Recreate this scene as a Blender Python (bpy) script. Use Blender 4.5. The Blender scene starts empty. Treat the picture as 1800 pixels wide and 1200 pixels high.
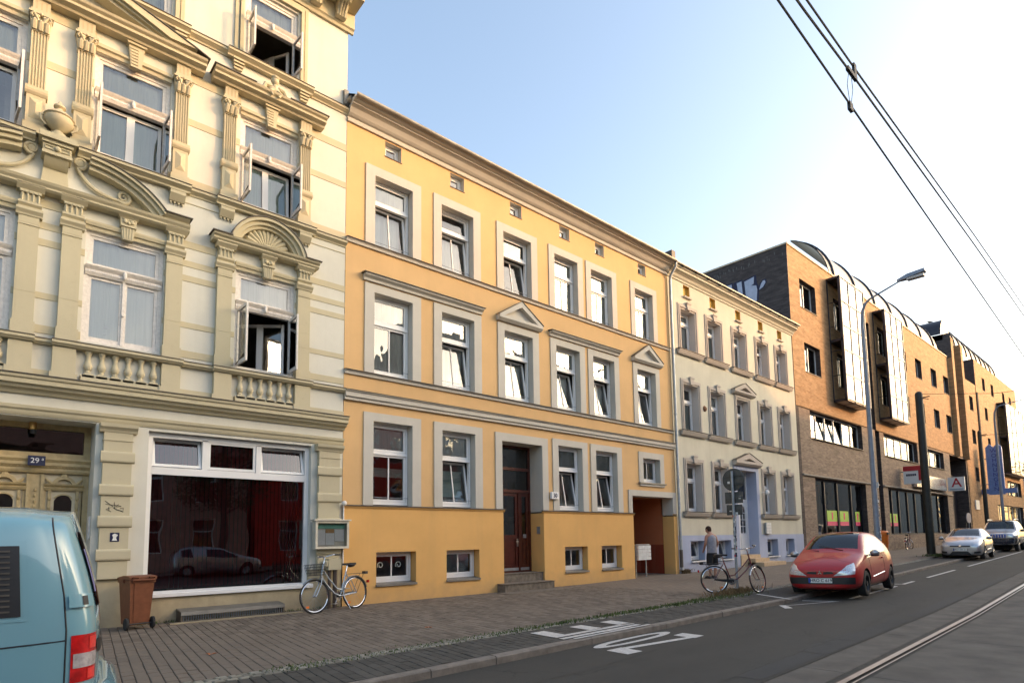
import bpy, bmesh, math, random
from mathutils import Vector, Matrix
random.seed(7)
sc = bpy.context.scene
PI = math.pi
# ---------------- camera ----------------
CAM = Vector((0.0, -12.8003, 1.45))
cd = bpy.data.cameras.new('camera'); co = bpy.data.objects.new('camera', cd); sc.collection.objects.link(co)
RX = Vector((0.74566, -0.66617, -0.01443)); RU = Vector((-0.05326, -0.08117, 0.99528)); RB = Vector((-0.66420, -0.74137, -0.09601))
co.matrix_world = Matrix(((RX.x, RU.x, RB.x, CAM.x), (RX.y, RU.y, RB.y, CAM.y), (RX.z, RU.z, RB.z, CAM.z), (0, 0, 0, 1)))
cd.sensor_width = 36; cd.sensor_fit = 'HORIZONTAL'; cd.lens = 21.2; cd.shift_y = 0.1356
cd.clip_start = 0.05; cd.clip_end = 3000
sc.camera = co
sc.render.resolution_x = 1024; sc.render.resolution_y = 682
# ---------------- sky and sun ----------------
SUN_EL = math.radians(13.0); SUN_AZ = math.radians(51.0)      # azimuth measured from -Y towards +X
wd = bpy.data.worlds.new('World'); sc.world = wd; wd.use_nodes = True
nt = wd.node_tree; nt.nodes.clear()
sky = nt.nodes.new('ShaderNodeTexSky'); sky.sky_type = 'NISHITA'; sky.sun_disc = False
sky.sun_elevation = SUN_EL; sky.sun_rotation = PI - SUN_AZ
sky.air_density = 1.0; sky.dust_density = 4.0; sky.ozone_density = 0.6; sky.altitude = 20
bg = nt.nodes.new('ShaderNodeBackground'); bg.inputs['Strength'].default_value = 0.15
wo = nt.nodes.new('ShaderNodeOutputWorld')
nt.links.new(sky.outputs[0], bg.inputs[0]); nt.links.new(bg.outputs[0], wo.inputs[0])
sl = bpy.data.lights.new('sun', 'SUN'); sl.energy = 2.0; sl.angle = math.radians(0.53); sl.color = (0.36, 0.165, 0.06)
so = bpy.data.objects.new('sun', sl); sc.collection.objects.link(so)
SD = Vector((math.sin(SUN_AZ) * math.cos(SUN_EL), -math.cos(SUN_AZ) * math.cos(SUN_EL), math.sin(SUN_EL)))
so.rotation_euler = SD.to_track_quat('Z', 'Y').to_euler()
vs = sc.view_settings; vs.view_transform = 'Standard'; vs.look = 'None'; vs.exposure = 1.88; vs.gamma = 1.0; vs.use_curve_mapping = False
sc.render.engine = 'CYCLES'
sc.cycles.max_bounces = 8; sc.cycles.diffuse_bounces = 4; sc.cycles.glossy_bounces = 4; sc.cycles.transparent_max_bounces = 16
sc.cycles.caustics_reflective = False; sc.cycles.caustics_refractive = False
# ---------------- helpers ----------------
def link(o): sc.collection.objects.link(o); return o
def tag(o, label=None, cat=None, group=None, kind=None):
    if label: o['label'] = label
    if cat: o['category'] = cat
    if group: o['group'] = group
    if kind: o['kind'] = kind
    return o
def thing(name, label, cat, loc=(0, 0, 0), rz=0.0, group=None, ry=0.0, rx=0.0):
    o = bpy.data.objects.new(name, None); link(o); o.empty_display_size = .2
    o.location = loc; o.rotation_euler = (rx, ry, rz)
    return tag(o, label, cat, group)
def bthing(name, label, cat, loc, group=None):
    """an Empty at the base of something whose parts are built in world coordinates"""
    o = thing(name, label, cat, loc, 0, group); o['_w'] = 1
    return o
class MB:
    def __init__(s): s.v = []; s.f = []; s.m = []
    def add(s, vs_, fs, m=0):
        o = len(s.v); s.v += [tuple(p) for p in vs_]
        for f in fs: s.f.append(tuple(i + o for i in f)); s.m.append(m)
        return s
    def box(s, x0, x1, y0, y1, z0, z1, m=0):
        return s.add([(x0, y0, z0), (x1, y0, z0), (x1, y1, z0), (x0, y1, z0), (x0, y0, z1), (x1, y0, z1), (x1, y1, z1), (x0, y1, z1)],
                     [(0, 3, 2, 1), (4, 5, 6, 7), (0, 1, 5, 4), (1, 2, 6, 5), (2, 3, 7, 6), (3, 0, 4, 7)], m)
    def quad(s, a, b, c, d, m=0): return s.add([a, b, c, d], [(0, 1, 2, 3)], m)
    def ext(s, poly, lo, hi, ax='x', m=0):
        n = len(poly)
        if ax == 'x': P = lambda t, p: (t, p[0], p[1])
        elif ax == 'y': P = lambda t, p: (p[0], t, p[1])
        else: P = lambda t, p: (p[0], p[1], t)
        vv = [P(lo, p) for p in poly] + [P(hi, p) for p in poly]
        ff = [(i, (i + 1) % n, n + (i + 1) % n, n + i) for i in range(n)] + [tuple(range(n))[::-1], tuple(range(n, 2 * n))]
        return s.add(vv, ff, m)
    def tube(s, path, r, n=8, m=0, closed=False, cap=True):
        P = [Vector(p) for p in path]; k = len(P); rr = r if isinstance(r, (list, tuple)) else [r] * k
        vv = []; prev = None
        for i, p in enumerate(P):
            if closed: t = P[(i + 1) % k] - P[i - 1]
            else: t = P[min(i + 1, k - 1)] - P[max(i - 1, 0)]
            t.normalize()
            if prev is None:
                a = Vector((0, 0, 1)) if abs(t.z) < .9 else Vector((1, 0, 0))
                u = t.cross(a).normalized()
            else:
                u = (prev - t * prev.dot(t)).normalized()
            w = t.cross(u); prev = u
            for j in range(n):
                an = 2 * PI * j / n
                vv.append(p + (u * math.cos(an) + w * math.sin(an)) * rr[i])
        ff = []
        for i in range(k if closed else k - 1):
            a = i * n; b = ((i + 1) % k) * n
            for j in range(n): ff.append((a + j, a + (j + 1) % n, b + (j + 1) % n, b + j))
        if cap and not closed: ff += [tuple(range(n))[::-1], tuple(range((k - 1) * n, k * n))]
        return s.add(vv, ff, m)
    def lathe(s, prof, c=(0, 0, 0), n=16, m=0, ax='z', a0=0.0, a1=2 * PI):
        k = len(prof); full = abs(a1 - a0 - 2 * PI) < 1e-6; nn = n if full else n + 1; vv = []
        for j in range(nn):
            an = a0 + (a1 - a0) * j / n; ca, sa = math.cos(an), math.sin(an)
            for r, h in prof:
                if ax == 'z': q = (c[0] + r * ca, c[1] + r * sa, c[2] + h)
                elif ax == 'y': q = (c[0] + r * ca, c[1] + h, c[2] + r * sa)
                else: q = (c[0] + h, c[1] + r * ca, c[2] + r * sa)
                vv.append(q)
        ff = []
        for j in range(n):
            a = j * k; b = ((j + 1) % nn) * k
            for i in range(k - 1): ff.append((a + i, b + i, b + i + 1, a + i + 1))
        return s.add(vv, ff, m)
    def disc(s, c, r, ax='y', n=20, m=0):
        vv = []
        for j in range(n):
            a = 2 * PI * j / n
            vv.append((c[0] + r * math.cos(a), c[1], c[2] + r * math.sin(a)) if ax == 'y' else ((c[0] + r * math.cos(a), c[1] + r * math.sin(a), c[2]) if ax == 'z' else (c[0], c[1] + r * math.cos(a), c[2] + r * math.sin(a))))
        return s.add(vv, [tuple(range(n))], m)
    def ball(s, c, r, n=10, k=6, m=0):
        rx, ry, rz = r if isinstance(r, (tuple, list)) else (r, r, r)
        vv = []; ff = []
        for i in range(k + 1):
            t = PI * i / k
            for j in range(n):
                a = 2 * PI * j / n
                vv.append((c[0] + rx * math.sin(t) * math.cos(a), c[1] + ry * math.sin(t) * math.sin(a), c[2] + rz * math.cos(t)))
        for i in range(k):
            for j in range(n): ff.append((i * n + j, i * n + (j + 1) % n, (i + 1) * n + (j + 1) % n, (i + 1) * n + j))
        return s.add(vv, ff, m)
    def xf(s, M, start=0):
        for i in range(start, len(s.v)): s.v[i] = tuple(M @ Vector(s.v[i]))
        return s
    def build(s, name, mats, parent=None, smooth=False, label=None, cat=None, group=None, kind=None, fix=False):
        me = bpy.data.meshes.new(name); me.from_pydata(s.v, [], s.f)
        if not isinstance(mats, (list, tuple)): mats = [mats]
        for mt in mats: me.materials.append(mt)
        if len(mats) > 1: me.polygons.foreach_set('material_index', s.m)
        if fix:
            bm = bmesh.new(); bm.from_mesh(me); bmesh.ops.remove_doubles(bm, verts=bm.verts, dist=1e-5); bmesh.ops.recalc_face_normals(bm, faces=bm.faces); bm.to_mesh(me); bm.free()
        if smooth:
            me.polygons.foreach_set('use_smooth', [True] * len(me.polygons))
            if smooth != 'all':
                try: me.set_sharp_from_angle(angle=math.radians(38))
                except Exception: pass
        me.update()
        o = bpy.data.objects.new(name, me); link(o)
        if parent: setpar(o, parent)
        return tag(o, label, cat, group, kind)
def setpar(o, parent):
    o.parent = parent
    if parent.get('_w'): o.matrix_parent_inverse = Matrix.Translation(-Vector(parent.location))
def one(name, fn, mats, parent=None, **k):
    m = MB(); fn(m); return m.build(name, mats, parent, **k)
def copytree(o, parent=None):
    c = o.copy(); link(c)
    if parent: c.parent = parent
    for ch in list(o.children): copytree(ch, c)
    return c
def g(x): return max(0.0, x - 14.0) * 0.012           # the street climbs gently from here on
def sy(x): return 0.04 * x                              # the street runs at a slight angle to the fronts
# ---------------- materials ----------------
def nm(name):
    m = bpy.data.materials.new(name); m.use_nodes = True
    t = m.node_tree; b = t.nodes['Principled BSDF']
    return m, t, b
def lin(r, g_, b): return tuple((c / 255 / 12.92) if c <= 10 else ((c / 255 + .055) / 1.055) ** 2.4 for c in (r, g_, b)) + (1,)
def rgba(c): return (c[0], c[1], c[2], 1)
def node(t, k, **kw):
    n = t.nodes.new(k)
    for a, v in kw.items(): setattr(n, a, v)
    return n
def mathn(t, op, a, b=None, c=None):
    n = t.nodes.new('ShaderNodeMath'); n.operation = op
    for i, v in enumerate((a, b, c)):
        if v is None: continue
        if isinstance(v, (int, float)): n.inputs[i].default_value = v
        else: t.links.new(v, n.inputs[i])
    return n.outputs[0]
def noise(t, vec, scale, detail=4, rough=.55):
    n = t.nodes.new('ShaderNodeTexNoise'); n.inputs['Scale'].default_value = scale; n.inputs['Detail'].default_value = detail; n.inputs['Roughness'].default_value = rough
    if vec is not None: t.links.new(vec, n.inputs['Vector'])
    return n.outputs[0]
def coords(t, scale=None):
    c = t.nodes.new('ShaderNodeNewGeometry').outputs['Position']
    if scale:
        mp = t.nodes.new('ShaderNodeMapping'); mp.inputs['Scale'].default_value = scale; t.links.new(c, mp.inputs['Vector']); c = mp.outputs[0]
    return c
def ocoords(t):
    return t.nodes.new('ShaderNodeTexCoord').outputs['Object']
def mixc(t, f, a, b, blend='MIX'):
    n = t.nodes.new('ShaderNodeMix'); n.data_type = 'RGBA'; n.blend_type = blend
    for i, v in ((0, f), (6, a), (7, b)):
        if isinstance(v, (int, float)): n.inputs[i].default_value = v
        elif isinstance(v, tuple): n.inputs[i].default_value = v
        else: t.links.new(v, n.inputs[i])
    return n.outputs[2]
def ramp(t, f, lo, hi, a=0.0, b=1.0):
    n = t.nodes.new('ShaderNodeMapRange'); n.inputs[1].default_value = lo; n.inputs[2].default_value = hi; n.inputs[3].default_value = a; n.inputs[4].default_value = b
    t.links.new(f, n.inputs[0]); return n.outputs[0]
def bump(t, b, h, st, dist=.02):
    n = t.nodes.new('ShaderNodeBump'); n.inputs['Strength'].default_value = st; n.inputs['Distance'].default_value = dist
    t.links.new(h, n.inputs['Height']); t.links.new(n.outputs[0], b.inputs['Normal'])
def pm(name, col, rough=.6, metal=0.0, var=.12, scale=6.0, bmp=0.0, bscale=60.0, spec=.5, coat=0.0, obj=False):
    m, t, b = nm(name); c = ocoords(t) if obj else coords(t)
    n = noise(t, c, scale); f = ramp(t, n, .3, .7)
    dk = tuple(v * (1 - var) for v in col[:3]) + (1,); lt = tuple(min(1, v * (1 + var)) for v in col[:3]) + (1,)
    t.links.new(mixc(t, f, dk, lt), b.inputs['Base Color'])
    b.inputs['Roughness'].default_value = rough; b.inputs['Metallic'].default_value = metal; b.inputs['Specular IOR Level'].default_value = spec
    b.inputs['Coat Weight'].default_value = coat; b.inputs['Coat Roughness'].default_value = .04
    if bmp: bump(t, b, noise(t, c, bscale, 3), bmp)
    return m
def stucco(name, col, var=.07, stain=.14, dirtc=(.25, .21, .15, 1), rough=.9, low=0.0):
    m, t, b = nm(name); c = coords(t)
    f = ramp(t, noise(t, c, .9, 5, .6), .3, .7)
    a = mixc(t, f, tuple(v * (1 - var) for v in col[:3]) + (1,), tuple(min(1, v * (1 + var * .7)) for v in col[:3]) + (1,))
    st = ramp(t, noise(t, coords(t, (2.6, 2.6, .16)), 1.0, 6, .65), .5, .85, 0, stain)
    a = mixc(t, st, a, dirtc)
    sp = ramp(t, noise(t, c, 14, 3, .6), .62, .8, 0, stain * .6)
    a = mixc(t, sp, a, dirtc)
    if low:      # splashed dirt with a ragged edge just above the pavement
        sx = node(t, 'ShaderNodeSeparateXYZ'); t.links.new(c, sx.inputs[0])
        h = mathn(t, 'ADD', sx.outputs[2], mathn(t, 'MULTIPLY', noise(t, c, 3.0, 5, .65), .9))
        a = mixc(t, ramp(t, h, .95, .35, 0, low), a, dirtc)
    t.links.new(a, b.inputs['Base Color']); b.inputs['Roughness'].default_value = rough; b.inputs['Specular IOR Level'].default_value = .2
    h = mathn(t, 'ADD', noise(t, c, 120, 2), mathn(t, 'MULTIPLY', noise(t, c, 9, 3), .8))
    bump(t, b, h, .25, .01)
    return m
def brickmat(name, c1, c2, mortar, sw=.25, sh=.081):
    m, t, b = nm(name); c = coords(t)
    sx = node(t, 'ShaderNodeSeparateXYZ'); t.links.new(c, sx.inputs[0])
    cb = node(t, 'ShaderNodeCombineXYZ'); t.links.new(mathn(t, 'ADD', sx.outputs[0], sx.outputs[1]), cb.inputs[0]); t.links.new(sx.outputs[2], cb.inputs[1])
    bt = node(t, 'ShaderNodeTexBrick'); t.links.new(cb.outputs[0], bt.inputs['Vector'])
    bt.inputs['Color1'].default_value = c1; bt.inputs['Color2'].default_value = c2; bt.inputs['Mortar'].default_value = mortar
    bt.inputs['Scale'].default_value = 1.0; bt.inputs['Mortar Size'].default_value = .007; bt.inputs['Brick Width'].default_value = sw; bt.inputs['Row Height'].default_value = sh; bt.inputs['Bias'].default_value = -.1
    f = ramp(t, noise(t, coords(t, (1, 1, 4)), 1.1, 6, .7), .35, .7, .72, 1.18)
    mu = node(t, 'ShaderNodeVectorMath', operation='SCALE'); t.links.new(bt.outputs[0], mu.inputs[0]); t.links.new(f, mu.inputs['Scale'])
    t.links.new(mu.outputs[0], b.inputs['Base Color']); b.inputs['Roughness'].default_value = .85; b.inputs['Specular IOR Level'].default_value = .25
    bump(t, b, mathn(t, 'SUBTRACT', 1.0, bt.outputs[1]), .5, .008)
    return m
def glassmat(name, ior=1.75, tint=(.80, .86, .84, 1), rough=.0, wav=.012, wsc=1.3, add=.0):
    m = bpy.data.materials.new(name); m.use_nodes = True; t = m.node_tree; t.nodes.clear()
    out = node(t, 'ShaderNodeOutputMaterial'); mx = node(t, 'ShaderNodeMixShader'); tr = node(t, 'ShaderNodeBsdfTransparent'); gl = node(t, 'ShaderNodeBsdfGlossy')
    tr.inputs[0].default_value = tint; gl.inputs['Roughness'].default_value = rough; gl.inputs[0].default_value = (.95, .97, 1, 1)
    fr = node(t, 'ShaderNodeFresnel'); fr.inputs[0].default_value = ior
    bp = node(t, 'ShaderNodeBump'); bp.inputs['Strength'].default_value = wav; bp.inputs['Distance'].default_value = 1.0
    t.links.new(noise(t, coords(t), wsc, 2), bp.inputs['Height']); t.links.new(bp.outputs[0], gl.inputs['Normal'])
    f = mathn(t, 'ADD', fr.outputs[0], add); f2 = node(t, 'ShaderNodeClamp'); t.links.new(f, f2.inputs[0])
    t.links.new(f2.outputs[0], mx.inputs[0]); t.links.new(tr.outputs[0], mx.inputs[1]); t.links.new(gl.outputs[0], mx.inputs[2]); t.links.new(mx.outputs[0], out.inputs[0])
    return m
def clothmat(name, col, var=.12):
    """curtain cloth: folds as vertical ripples in colour and relief, some light passing through"""
    m, t, b = nm(name)
    w = noise(t, coords(t, (26, 26, .5)), 1.0, 3, .6)
    t.links.new(mixc(t, ramp(t, w, .3, .7), tuple(v * (1 - var) for v in col[:3]) + (1,), rgba(col)), b.inputs['Base Color'])
    b.inputs['Roughness'].default_value = .9; b.inputs['Specular IOR Level'].default_value = .1
    bump(t, b, w, .8, .03)
    return m
MAT = {}
MAT['y_wall'] = stucco('cream render', (.63, .62, .555), stain=.16)
MAT['y_trim'] = stucco('straw yellow render', (.53, .475, .335), stain=.24)
MAT['y_plinth'] = stucco('sand plinth render', (.50, .42, .28), var=.16, stain=.45, low=.75)
MAT['o_wall'] = stucco('apricot render', (.68, .44, .215), stain=.12)
MAT['o_plinth'] = stucco('orange plinth render', (.74, .43, .155), stain=.13, low=.35)
MAT['o_trim'] = stucco('pale beige render', (.56, .53, .475), stain=.14)
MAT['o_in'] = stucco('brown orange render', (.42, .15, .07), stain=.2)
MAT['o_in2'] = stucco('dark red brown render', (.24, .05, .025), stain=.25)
MAT['l_wall'] = stucco('pale cream render', (.60, .575, .475), var=.09, stain=.2)
MAT['l_trim'] = stucco('grey stone trim', (.50, .45, .40), stain=.3)
MAT['l_rev'] = stucco('light grey render', (.60, .56, .53), stain=.1)
MAT['l_blue'] = stucco('blue grey render', (.40, .45, .60), stain=.14, low=.4)
MAT['l_vent'] = stucco('bright yellow render', (.72, .46, .12), stain=.1)
MAT['brick'] = brickmat('yellow ochre brick', (.47, .28, .135, 1), (.36, .20, .09, 1), (.42, .30, .20, 1))
MAT['shadebrick'] = brickmat('shade toned brick', (.30, .225, .17, 1), (.20, .145, .11, 1), (.30, .25, .21, 1))  # lower walls: same brick, with the street shade put into its colour
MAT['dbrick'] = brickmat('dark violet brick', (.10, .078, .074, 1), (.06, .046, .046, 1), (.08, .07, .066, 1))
MAT['tin'] = pm('weathered zinc', (.23, .22, .20), .55, .6, .2, 3)
MAT['tindark'] = pm('dark sheet metal flashing', (.10, .085, .07), .6, .3, .25, 4)
MAT['white'] = pm('white window plastic', (.78, .78, .78), .35, 0, .03, 3)
MAT['oldwhite'] = pm('weathered white window paint', (.70, .66, .62), .6, 0, .12, 18, .15, 40)
MAT['glass'] = glassmat('window glass', 1.95, (.90, .94, .93, 1), add=.03)
MAT['thinglass'] = glassmat('thin clear glass', 1.4, (.95, .96, .96, 1))
MAT['glassd'] = glassmat('dark office glass', 1.9, (.42, .46, .46, 1))
MAT['shopglass'] = glassmat('shop glass', 2.0, (.80, .78, .80, 1), wav=.004, wsc=.8)
MAT['mirror'] = glassmat('bright facade glass', 2.6, (.75, .82, .82, 1), wav=.006)
MAT['net'] = clothmat('white net curtain', (.84, .86, .84))
MAT['green'] = clothmat('pale green curtain', (.40, .50, .45))
MAT['ochre'] = clothmat('ochre curtain', (.30, .21, .09))
MAT['blind'] = pm('grey green blind slat', (.42, .47, .45), .5)
MAT['pleat'] = pm('mint pleated blind', (.40, .55, .52), .7, 0, .06, 30)
MAT['room'] = pm('dim room plaster', (.26, .24, .21), .9)
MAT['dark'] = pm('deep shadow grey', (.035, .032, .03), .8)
MAT['redblind'] = pm('dark red fabric blind', (.15, .012, .016), .85, 0, .25, 8)
MAT['black'] = pm('black plastic', (.018, .018, .02), .5)
MAT['rubber'] = pm('tyre rubber', (.02, .02, .021), .85)
MAT['steel'] = pm('bright steel', (.55, .55, .56), .3, 1.0, .08, 20)
MAT['chrome'] = pm('chrome', (.8, .8, .82), .12, 1.0, .02)
MAT['galv'] = pm('galvanised steel', (.36, .39, .42), .5, .7, .15, 9)
MAT['darkmetal'] = pm('dark painted metal', (.025, .022, .03), .45, .2, .2, 5)
MAT['doorred'] = pm('dark mahogany paint', (.075, .016, .010), .32, 0, .25, 7, .1, 30, coat=.3)
MAT['brownbin'] = pm('brown bin plastic', (.17, .058, .026), .5, 0, .15, 12)
MAT['orange'] = pm('orange bin plastic', (.72, .17, .02), .45)
MAT['paper'] = pm('printed paper', (.72, .73, .70), .7, 0, .08, 60)
MAT['stone'] = pm('worn granite step', (.15, .125, .10), .85, 0, .35, 9, .5, 30)
MAT['kerb'] = pm('granite kerb', (.19, .165, .14), .85, 0, .25, 7, .4, 60)
MAT['whitepaint'] = pm('road paint', (.52, .50, .47), .8, 0, .25, 22, .3, 80)
# ================= GROUND =================
def pavermat(name, base, var, spec=.25, dirt=.35):
    m, t, b = nm(name)
    ri = node(t, 'ShaderNodeNewGeometry').outputs['Random Per Island']
    a = mixc(t, ri, tuple(v * (1 - var) for v in base) + (1,), tuple(v * (1 + var) for v in base) + (1,))
    c = coords(t)
    a = mixc(t, ramp(t, noise(t, c, .7, 6, .65), .4, .75, 0, dirt), a, tuple(v * .45 for v in base) + (1,))
    a = mixc(t, ramp(t, noise(t, c, 45, 3, .7), .55, .8, 0, .3), a, tuple(v * 1.5 for v in base) + (1,))
    t.links.new(a, b.inputs['Base Color']); b.inputs['Roughness'].default_value = .88; b.inputs['Specular IOR Level'].default_value = spec
    bump(t, b, noise(t, c, 90, 3), .35, .006)
    return m
def asphalt(name, base, patch=.25):
    m, t, b = nm(name); c = coords(t)
    n1 = ramp(t, noise(t, c, 260, 2, .8), .35, .75)
    a = mixc(t, n1, tuple(v * .62 for v in base) + (1,), tuple(v * 1.35 for v in base) + (1,))
    a = mixc(t, ramp(t, noise(t, coords(t, (.25, 1.2, 1)), .8, 5, .6), .35, .75, 0, patch), a, tuple(v * 1.8 for v in base) + (1,))
    a = mixc(t, ramp(t, noise(t, c, 1.7, 6, .7), .55, .75, 0, patch * 1.3), a, tuple(v * .5 for v in base) + (1,))
    vo = node(t, 'ShaderNodeTexVoronoi', feature='DISTANCE_TO_EDGE'); vo.inputs['Scale'].default_value = .55
    wv = node(t, 'ShaderNodeVectorMath', operation='ADD'); t.links.new(c, wv.inputs[0])
    nn = node(t, 'ShaderNodeTexNoise'); nn.inputs['Scale'].default_value = 1.6; nn.inputs['Detail'].default_value = 5; t.links.new(c, nn.inputs['Vector']); t.links.new(nn.outputs[1], wv.inputs[1])
    t.links.new(wv.outputs[0], vo.inputs['Vector'])
    ck = mathn(t, 'MULTIPLY', ramp(t, vo.outputs[0], .0, .012, .6, 0), ramp(t, noise(t, c, .35, 2), .5, .62))
    a = mixc(t, ck, a, (.012, .012, .012, 1))
    t.links.new(a, b.inputs['Base Color']); b.inputs['Roughness'].default_value = .85; b.inputs['Specular IOR Level'].default_value = .3
    bump(t, b, noise(t, c, 200, 2), .5, .006)
    return m
MAT['paver'] = pavermat('brown grey clinker paver', (.170, .140, .112), .24)
MAT['dpaver'] = pavermat('dark grey clinker paver', (.078, .073, .064), .16)
MAT['cobble'] = pavermat('pale granite sett', (.24, .225, .185), .3, .3, .4)
MAT['joint'] = pm('joint sand', (.045, .042, .034), .95, 0, .4, 12)
MAT['mossjoint'] = pm('mossy joint', (.055, .07, .03), .95, 0, .5, 9)
MAT['asphalt'] = asphalt('road asphalt', (.058, .055, .048))
MAT['patch'] = asphalt('repair asphalt', (.054, .053, .050), .4)
MAT['asphalt2'] = asphalt('parking strip asphalt', (.060, .058, .053))
MAT['slab'] = pm('worn concrete slab', (.112, .098, .080), .85, 0, .28, 2.2, .5, 120)
MAT['grass'] = pm('weed green', (.075, .105, .025), .8, 0, .5, 20)
MAT['drygrass'] = pm('dry weed', (.17, .11, .05), .9, 0, .5, 20)
m_, t_, b_ = nm('far pavement clinker'); c_ = coords(t_)
bt_ = node(t_, 'ShaderNodeTexBrick'); t_.links.new(c_, bt_.inputs['Vector']); bt_.inputs['Color1'].default_value = (.20, .16, .125, 1); bt_.inputs['Color2'].default_value = (.165, .13, .10, 1); bt_.inputs['Mortar'].default_value = (.07, .06, .05, 1)
bt_.inputs['Scale'].default_value = 1; bt_.inputs['Brick Width'].default_value = .25; bt_.inputs['Row Height'].default_value = .125; bt_.inputs['Mortar Size'].default_value = .006
t_.links.new(mixc(t_, ramp(t_, noise(t_, c_, .5, 6, .65), .4, .75, 0, .4), bt_.outputs[0], (.075, .062, .05, 1)), b_.inputs['Base Color']); b_.inputs['Roughness'].default_value = .9
MAT['farpave'] = m_

def sheet(name, x0, x1, v0, v1, dz, mat, rot=True, kind='structure', parent=None, lab=None):
    m = MB(); xs = sorted(set([x0, x1] + [x for x in (14.0,) if x0 < x < x1])); k = sy if rot else (lambda x: 0)
    for a, b in zip(xs[:-1], xs[1:]):
        m.quad((a, v0 + k(a), g(a) + dz), (b, v0 + k(b), g(b) + dz), (b, v1 + k(b), g(b) + dz), (a, v1 + k(a), g(a) + dz))
    return m.build(name, mat, parent, kind=kind if not parent else None)
# ground to the horizon, slightly below everything
MBg = MB(); MBg.quad((-400, -600, -.4), (900, -600, -.4), (900, 600, -.4), (-400, 600, -.4)); MBg.build('ground', MAT['asphalt2'], kind='structure')
def sheet2(name, x0, x1, va, y1, dz, mat):    # from the street line to a line parallel with the fronts
    m = MB(); xs = sorted(set([x0, x1] + [x for x in (14.0,) if x0 < x < x1]))
    for a, b in zip(xs[:-1], xs[1:]):
        m.quad((a, va + sy(a), g(a) + dz), (b, va + sy(b), g(b) + dz), (b, y1, g(b) + dz), (a, y1, g(a) + dz))
    return m.build(name, mat, kind='structure')
pav = sheet2('pavement', -8, 14.0, -5.985, .3, -.022, MAT['joint'])
sheet2('far_pavement', 14.0, 130, -5.72, 1.2, -.001, MAT['farpave'])
MBx = MB(); MBx.quad((16.9, .3, g(17)), (19.6, .3, g(19.6)), (19.6, 9, g(19.6)), (16.9, 9, g(17))); MBx.build('passage_floor', MAT['farpave'], kind='structure')
strip = sheet('parking_strip', -8, 14.0, -7.0, -5.985, -.024, MAT['joint'])
sheet('far_parking_strip', 14.0, 130, -7.0, -5.98, -.003, MAT['asphalt2'])
road = sheet('road', -60, 300, -9.92, -7.13, -.10, MAT['asphalt'])
track = sheet('tram_track_bed', -60, 300, -16.0, -9.92, -.112, MAT['patch'])
sheet('opposite_road', -60, 300, -18.4, -16.0, -.10, MAT['asphalt'])
sheet('opposite_pavement', -60, 300, -26, -18.4, .0, MAT['farpave'])
def repair(m):
    for a, b, v0, v1 in ((6.4, 8.3, -9.86, -9.56), (8.35, 10.4, -9.88, -9.50), (10.4, 12.6, -9.87, -9.58), (13.1, 17.5, -9.88, -9.64), (18.2, 24.0, -9.88, -9.70)):
        n = 12; lo = []; hi = []
        for i in range(n + 1):
            x = a + (b - a) * i / n; j = random.uniform(-.03, .03)
            lo.append((x, v0 + sy(x), g(x) - .096)); hi.append((x, v1 + j + sy(x), g(x) - .096))
        m.add(lo + hi, [(i, i + 1, n + 2 + i, n + 1 + i) for i in range(n)])
one('road_patch', repair, MAT['patch'], road)
# pavers laid in rows that run nearly square to the street
d_ = Vector((.118, .993)); e_ = Vector((.993, -.118))
def pavers(xr, ylo, yhi, wid=.125, ln=.25, jz=.002):
    out = []; s = -1.0
    row = 0
    while s < 16:
        off = (row % 2) * ln / 2 + random.uniform(-.01, .01)
        t0 = -8.5 + off
        while t0 < 2.5:
            c = e_ * (s + wid / 2) + d_ * (t0 + ln / 2); x, y = c
            if xr[0] < x < xr[1]:
                lo = ylo(x); hi = yhi(x)
                a, b = t0, t0 + ln
                # cut the stone at the border lines
                base = (e_ * (s + wid / 2)).y
                ta = (lo - base) / d_.y; tb = (hi - base) / d_.y
                a = max(a, ta); b = min(b, tb)
                if b - a > .03: out.append((s, a, b))
            t0 += ln
        s += wid; row += 1
    return out
def paver_geo(m, s, a, b, wid=.125, gap=.0035, jz=.0022, bev=.006, org=None):
    z = random.uniform(-jz, jz); tx = random.uniform(-.002, .002); ty = random.uniform(-.003, .003)
    s0, s1, a0, b0 = s + gap, s + wid - gap, a + gap, b - gap
    P = lambda u, w, h: tuple((e_ * u + d_ * w)) + (h,)
    cx = [(s0, a0, -1, -1), (s1, a0, 1, -1), (s1, b0, 1, 1), (s0, b0, -1, 1)]
    lowv = [P(u, w, -.03) for u, w, _, _ in cx]; mid = [P(u, w, z - bev + tx * i + ty * j) for u, w, i, j in cx]
    top = [P(u - i * bev, w - j * bev, z + tx * i + ty * j) for u, w, i, j in cx]
    vv = lowv + mid + top
    if org: vv = [(p[0] - org[0], p[1] - org[1], p[2]) for p in vv]
    m.add(vv, [(8, 9, 10, 11)] + [(i, (i + 1) % 4, 4 + (i + 1) % 4, 4 + i) for i in range(4)] + [(4 + i, 4 + (i + 1) % 4, 8 + (i + 1) % 4, 8 + i) for i in range(4)])
PV = pavers((.2, 14.15), lambda x: -5.715 + sy(x), lambda x: -.015 if not 10.5 < x < 12.9 else -.015)
def near(p):
    c = e_ * (p[0] + .06) + d_ * ((p[1] + p[2]) / 2)
    return (c.x - 1.9) ** 2 + (c.y + 4.6) ** 2 if c.x > 1.25 else 1e6
PV.sort(key=near)
for p in PV[:300]:
    c = e_ * (p[0] + .06) + d_ * ((p[1] + p[2]) / 2)
    m = MB(); paver_geo(m, *p, org=(c.x, c.y)); o = m.build('paver', MAT['paver'], pav); o.location = (c.x, c.y, 0)
m = MB()
for p in PV[300:]: paver_geo(m, *p)
m.build('pavers', MAT['paver'], pav, kind='stuff')
m = MB()
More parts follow.
